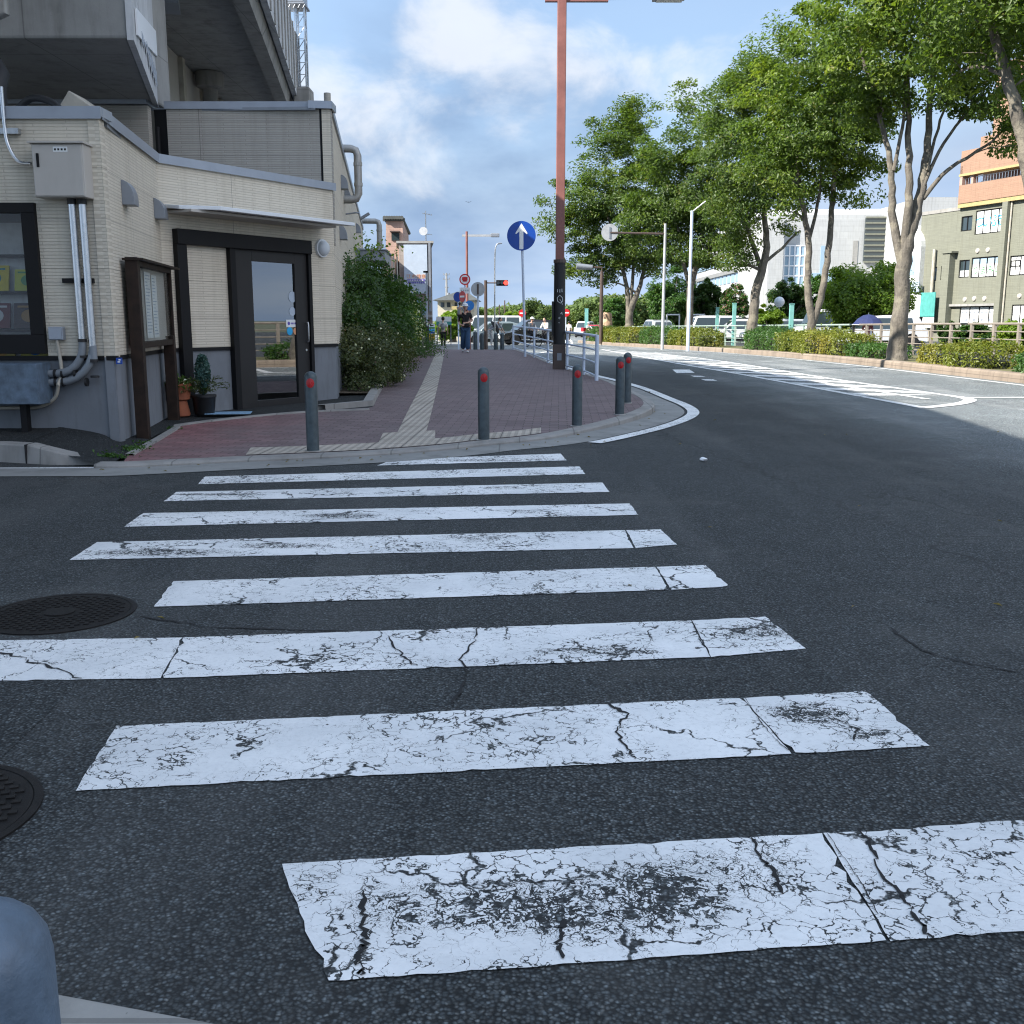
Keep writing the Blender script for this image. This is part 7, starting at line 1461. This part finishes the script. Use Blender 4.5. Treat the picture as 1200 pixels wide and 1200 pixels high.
walk = {'l':[(.05,-.05,.28),(.05,-.06,.045)],'r':[(-.05,.0,.27),(-.055,.10,.06)]}; stand = {'l':[(.05,-.01,.28),(.05,.01,.045)],'r':[(-.05,-.01,.28),(-.05,.01,.045)]}
down = {'l':[(.14,.03,.65),(.15,-.02,.5),(.15,-.04,.46)],'r':[(-.14,.03,.65),(-.15,-.02,.5),(-.15,-.04,.46)]}
Yw = 33.6; pw_ = GV(545.5,Yw,zs); hgt = H(354.5,Yw)-pw_.z
t,s,hd = person('woman in a black top, white hat and wide blue jeans carrying a small child', pw_, 0, hgt*.965, walk, {'l':[(.15,-.01,.66),(.05,-.13,.62),(.0,-.15,.62)],'r':[(-.14,.01,.66),(-.10,-.13,.58),(-.05,-.16,.57)]}, 'cloth_black','denim',hat='cloth_white',wide=1.7,sleeve=.7,hairlong=True)
b = MB(); b.ball((.02*s,-.085*s,.56*s),(.085*s,.03*s,.035*s),12,7); b.build('waist_bag', m['cloth_black'], t, smooth=True)
cp = pw_+Vector((-.105*hgt,-.11*hgt,.50*hgt)); person('small dark haired child in a pale grey top held in the arms of the woman', cp, R(150), hgt*.50, {'l':[(.10,-.12,.40),(.11,-.10,.17)],'r':[(-.10,-.12,.40),(-.11,-.10,.17)]}, {'l':[(.12,-.10,.68),(.06,-.20,.75),(.04,-.23,.77)],'r':[(-.12,-.10,.68),(-.06,-.2,.72),(-.04,-.23,.73)]}, 'cloth_grey','cloth_black',sleeve=1.6)
Yp2 = 55; p = GV(519.5,Yp2); t,s,hd = person('man walking away with a grey backpack, pale shirt and black trousers', p, R(180), H(371.5,Yp2)-p.z, walk, down, 'cloth_white','cloth_black',sleeve=.9)
b = MB(); b.ball((0,.1*s,.70*s),(.08*s,.05*s,.11*s),12,9); b.build('backpack', m['cloth_grey'], t, smooth=True)
Yb2 = 60; p = GV(574,Yb2); t,s,hd = person('person in pale trousers bending forward beside a dark bag', p, R(70), (H(373,Yb2)-p.z)*1.12, {'l':[(.05,-.06,.28),(.06,-.02,.045)],'r':[(-.05,.08,.27),(-.06,.14,.05)]}, {'l':[(.12,-.36,.60),(.10,-.44,.48),(.1,-.46,.45)],'r':[(-.12,-.36,.60),(-.1,-.44,.48),(-.1,-.46,.45)]}, 'cloth_grey','cloth_white',lean=.85,sleeve=1.3)
p = GV(579,Yb2-1); t = thing('umbrella','round black folded out umbrella held low by the bending person','umbrella',(p.x,p.y,H(384,Yb2))); b = MB(); b.lathe([(.42,0),(.36,.12),(.22,.2),(.02,.24)],16,(0,0,0),Matrix.Rotation(R(60),4,'Y')); b.build('canopy', m['cloth_black'], t); b = MB(); b.tube([(-.35,0,-.18),(.2,0,.1)],.015,6); b.build('shaft', m['steel'], t)
def bicycle(label, p, rz, group='bicycles in the side street'):
    t = thing('bicycle', label, 'bicycle', p, rz, group)
    for x in (-.52,.52):
        b = MB(); b.tube([(x+.32*math.cos(a),0,.34+.32*math.sin(a)) for a in np.linspace(0,2*math.pi,25)],.022,6); 
        for i in range(8): a = i*math.pi/4; b.tube([(x,0,.34),(x+.31*math.cos(a),0,.34+.31*math.sin(a))],.003,3)
        b.build('wheel', m['tyre'], t)
    b = MB(); b.tube([(-.52,0,.34),(-.05,0,.32),(.35,0,.78),(-.15,0,.74),(-.05,0,.32)],.018,6); b.tube([(-.52,0,.34),(-.15,0,.74)],.012,6); b.tube([(.52,0,.34),(.38,0,.82),(.34,0,.98)],.016,6); b.build('frame', m['grey_metal'], t)
    b = MB(); b.tube([(.25,-.27,1.0),(.34,-.1,1.0),(.34,.1,1.0),(.25,.27,1.0)],.014,6); b.build('handlebar', m['steel'], t); b = MB(); b.ball((-.18,0,.86),(.13,.07,.035),10,6); b.tube([(-.15,0,.72),(-.17,0,.85)],.014,6); b.build('saddle', m['black_frame'], t)
    b = MB(); b.box(.4,.66,-.15,.15,.72,.92); b.build('basket', m['steel'], t, bv=.01); return t
ride = {'l':[(.06,-.2,.32),(.06,-.12,.10)],'r':[(-.06,-.17,.42),(-.06,-.14,.22)]}; rarm = {'l':[(.15,-.14,.62),(.13,-.28,.56),(.12,-.31,.55)],'r':[(-.15,-.14,.62),(-.13,-.28,.56),(-.12,-.31,.55)]}
for px,Yc,rz,top,lb,lb2 in ((624,58,R(35),'cloth_grey','cyclist in a grey top riding in front of the black car','bicycle under the grey topped cyclist'),(637.5,60,R(-40),'cloth_white','cyclist in a white top riding in front of the black car','bicycle under the white topped cyclist')):
    p = GV(px,Yc); bicycle(lb2,p,rz-R(90)); t,s,hd = person(lb, p+Matrix.Rotation(rz,3,'Z')@Vector((0,.22,.04)), rz, 1.62, ride, rarm, top,'cloth_black',sleeve=1.2,lean=.25,hat='cloth_white' if top=='cloth_grey' else None)
p = GV(690,88); t = thing('motor_scooter','red motor scooter on the main road near the far white van','scooter',p,R(-60))
b = MB(); b.prism([(-.75,-.14,.42),(-.3,-.16,.3),(.2,-.16,.3),(.42,-.14,.95),(.5,-.12,.95),(.34,-.16,.28),(-.7,-.14,.25)],(0,.3,0)); b.build('body', pred, t, bv=.02); b = MB(); b.box(-.7,.0,-.13,.13,.6,.74); b.build('seat', m['black_frame'], t, bv=.03); b = MB(); b.box(-.95,-.55,-.2,.2,.76,1.1); b.build('rear_box', pred, t, bv=.03)
for x in (-.58,.55): b = MB(); b.lathe([(.12,-.05),(.23,-.05),(.25,0),(.23,.05),(.12,.05)],16,(x,0,.25),Matrix.Rotation(R(90),4,'X')); b.build('wheel', m['tyre'], t)
b = MB(); b.tube([(.42,-.3,1.0),(.45,0,.98),(.42,.3,1.0)],.02,6); b.build('handlebar', m['black_frame'], t)
person('scooter rider in a white shirt on the red scooter', p+Vector((-.05,.1,.0)), R(30), 1.6, {'l':[(.08,-.2,.44),(.08,-.18,.2)],'r':[(-.08,-.2,.44),(-.08,-.18,.2)]}, rarm,'cloth_white','cloth_black',hip=.46,sleeve=1.2,hat='cloth_white')
p = GV(666.5,84); person('person in a pale top walking on the far roadside left of the white van', p, R(160), 1.62, walk, down, 'cloth_white','cloth_black')
Yq = 33; p = GV(1015,Yq,vz)+Vector((1.55,0,-.05)); q = D(1015,388,Yq+4.5); p = GV(1015,Yq+4.5,lambda y: zr(y)+.12); hq = 1.27
t,s,hd = person('person in a pink and white top under the navy umbrella', p, R(150), hq, stand, {'l':[(.14,.0,.66),(.08,-.12,.68),(.07,-.13,.70)],'r':down['r']}, 'cloth_pink','cloth_white',hairlong=True)
pu = p+Vector((0,0,H(369,p.y)-p.z)); t = thing('umbrella','navy umbrella held over the person behind the fence','umbrella',pu-Vector((0,0,1.0))); rU = 18/1200*p.y; b = MB(); n = 8; vs=[(0,0,1.02)]; 
for ring,zz in ((.35,.97),(.7,.85),(1.0,.66)):
    for j in range(n*2): a = math.pi*j/n; k_ = 1.0 if j%2==0 else .94; vs.append((rU*ring*k_*math.cos(a),rU*ring*k_*math.sin(a),zz+(.0 if j%2==0 else .015)))
fs=[(0,1+j,1+(j+1)%16) for j in range(16)]+[(1+r_*16+j,1+(r_+1)*16+j,1+(r_+1)*16+(j+1)%16,1+r_*16+(j+1)%16) for r_ in range(2) for j in range(16)]
b.add(vs,fs); o = b.build('canopy', m['cloth_navy'], t); so = o.modifiers.new('solid','SOLIDIFY'); so.thickness=.006; b = MB(); b.tube([(0,0,1.08),(0,0,.2)],.012,6); b.build('shaft', m['steel'], t)
b = MB(); b.tube([(rU*1.0*math.cos(a),rU*1.0*math.sin(a),.655) for a in np.linspace(0,2*math.pi,33)],.012,5); b.build('trim', m['cloth_white'], t)
p = GV(550.5,41); t = thing('road_sign','blue round sign on the red lamp post above the white hat','road sign',p); zc = H(358,41)-p.z; b = MB(); b.disc((0,0,zc),.19,(.3,-1,0),.012,30); b.build('sign_plate', m['cloth_blue'], t); b = MB(); b.tube([(0.02,.04,0),(0.02,.04,zc+.1)],.03,8); b.build('pole', m['red_pole'], t)
for px,py,lb in ((549,237,'tiny dark bird flying in the open sky'),):
    q = D(px,py,80); b = MB(); b.prism([(-.22,0,.06),(-.08,.0,.0),(0,-.1,.0),(.08,0,0),(.22,0,.06),(.08,.1,.01),(0,.14,0),(-.08,.1,.01)],(0,0,.02)); props(b.build('bird', m['black_ink'], None, T(q)), lb, 'bird')
# ================================================================== LIGHT, SKY, CAMERA
KY, SL = .5, .80
Ld = Vector((1,KY,-SL)).normalized(); el = math.asin(-Ld.z)
sun = bpy.data.lights.new('sun','SUN'); sun.energy = 5.0; sun.angle = R(.53); sun.color = (1.0,.94,.85); so_ = bpy.data.objects.new('sun',sun); COL.objects.link(so_); so_.rotation_euler = Ld.to_track_quat('-Z','Y').to_euler()
w = bpy.data.worlds.new('World'); sc.world = w; w.use_nodes = True; nt = w.node_tree; nt.nodes.clear()
class WN(NT):
    def __init__(s): s.t = nt
k = WN(); out = k.n('ShaderNodeOutputWorld'); bg = k.n('ShaderNodeBackground'); k.l(bg.outputs[0], out.inputs[0])
sky = k.n('ShaderNodeTexSky', sky_type='NISHITA'); sky.sun_disc = False; sky.sun_elevation = el; sky.sun_rotation = math.atan2(Ld.x,Ld.y*1.0) if False else math.atan2(1,-KY); sky.air_density = 1.0; sky.dust_density = 1.2; sky.ozone_density = 1.6
tc = k.n('ShaderNodeTexCoord').outputs['Generated']; sep = k.n('ShaderNodeSeparateXYZ'); k.l(tc, sep.inputs[0])
zc = k.math('ADD', k.math('MAXIMUM', sep.outputs[2], 0.0), .12)
cm = k.n('ShaderNodeCombineXYZ'); k.l(k.math('DIVIDE', sep.outputs[0], zc), cm.inputs[0]); k.l(k.math('DIVIDE', sep.outputs[1], zc), cm.inputs[1])
def vnoise(loc, scale, detail, rough, dist=0): return k.noise(k.mapping(cm.outputs[0], (1,1,1), loc), scale, detail, rough, dist)
veil = k.remap(k.noise(k.mapping(tc, (1,1,2.6), VO), 1.9, 7, .55, .4), CL[0], CL[1], 0, 1, True)
puff = k.math('MULTIPLY', k.remap(k.noise(k.mapping(tc, (1,1,1.7), PO), 3.4, 9, .56, .35), CL[2], CL[3], 0, 1, True), k.remap(sep.outputs[2], .03, .12))
hor = k.remap(sep.outputs[2], .02, .22, 1, 0, True); up_ = k.remap(sep.outputs[2], .42, .8, 0, 1, True)
sunside = k.n('ShaderNodeVectorMath', operation='DOT_PRODUCT'); k.l(tc, sunside.inputs[0]); sunside.inputs[1].default_value = tuple(-Ld); sg = k.remap(sunside.outputs['Value'], .1, .95, 0, 1, True)
cf = k.math('ADD', k.math('ADD', .38, k.math('MULTIPLY', veil, .5)), k.math('MULTIPLY', hor, .75), clamp=True)
cf = k.math('MAXIMUM', cf, k.math('MULTIPLY', up_, .85))
shade = vnoise((1.3,5.2,0),.9,4,.5)
ccol = k.mix(k.remap(shade,.35,.65), (.52,.70,1.0), (.70,.85,1.06))
sc_ = k.n('ShaderNodeVectorMath', operation='SCALE'); k.l(ccol, sc_.inputs[0]); k.l(k.math('ADD', CLB[0], k.math('ADD', k.math('MULTIPLY', up_, CLB[1]), k.math('ADD', k.math('MULTIPLY', sg, CLB[2]), k.math('MULTIPLY', hor, .75)))), sc_.inputs['Scale'])
skys = k.n('ShaderNodeVectorMath', operation='SCALE'); k.l(sky.outputs[0], skys.inputs[0]); skys.inputs['Scale'].default_value = SKYS
c1 = k.mix(cf, skys.outputs[0], sc_.outputs[0]); white = k.n('ShaderNodeVectorMath', operation='SCALE'); white.inputs[0].default_value = (1.0,1.02,1.06); white.inputs['Scale'].default_value = CLB[3]
def dome(px, py, deg, soft=1.0):
    d_ = ray(px, py).normalized(); v_ = k.n('ShaderNodeVectorMath', operation='DOT_PRODUCT'); k.l(tc, v_.inputs[0]); v_.inputs[1].default_value = tuple(d_)
    return k.remap(v_.outputs['Value'], math.cos(R(deg)), 1.0, 0, soft, True)
dn = k.noise(k.mapping(tc, (1,1,1.5), PO), 7.5, 10, .58, .3)
grey = k.math('MULTIPLY', k.math('MAXIMUM', k.math('MAXIMUM', dome(520,200,11), dome(400,215,8,.9)), dome(640,140,7,.7)), k.remap(k.noise(k.mapping(tc, (1,1,2.2), VO), 5.0, 6, .55), .3, .6))
gs2 = k.n('ShaderNodeVectorMath', operation='SCALE'); gs2.inputs[0].default_value = (.43,.64,1.0); gs2.inputs['Scale'].default_value = GB
c1 = k.mix(k.math('MULTIPLY', grey, .85, clamp=True), c1, gs2.outputs[0])
bl = k.math('MAXIMUM', k.math('MAXIMUM', dome(522,72,4.6), dome(592,96,3.6,.85)), k.math('MAXIMUM', k.math('MAXIMUM', dome(410,120,5.5,.8), dome(455,150,5,.7)), k.math('MAXIMUM', dome(655,50,4.5,.55), k.math('MAXIMUM', dome(840,45,7,.5), dome(400,60,6,.45)))))
puff = k.math('MULTIPLY', k.remap(k.math('ADD', k.math('MULTIPLY', dn, 1.25), k.math('MULTIPLY', bl, .26)), .74, 1.06, 0, 1, True), k.remap(bl, 0, .15))
c2 = k.mix(k.math('MULTIPLY', puff, .68), c1, white.outputs[0])
k.l(c2, bg.inputs[0]); bg.inputs[1].default_value = .12
cam = bpy.data.cameras.new('camera'); cam.sensor_width = 36; cam.lens = 36; cam.clip_start = .05; cam.clip_end = 6000
co = bpy.data.objects.new('camera',cam); COL.objects.link(co); co.location = (0,0,CH); co.rotation_euler = (R(90)-PITCH,0,0); sc.camera = co
vs_ = sc.view_settings; vs_.view_transform = 'Standard'; vs_.look = 'None'; vs_.exposure = EXPO; vs_.gamma = 1; vs_.use_curve_mapping = False
cy = sc.cycles; cy.max_bounces = 6; cy.diffuse_bounces = 3; cy.glossy_bounces = 3; cy.transparent_max_bounces = 8; cy.transmission_bounces = 4; cy.caustics_reflective = False; cy.caustics_refractive = False
cy.use_denoising = True; cy.filter_width = 1.15
sc.render.resolution_x = 1024; sc.render.resolution_y = 1024
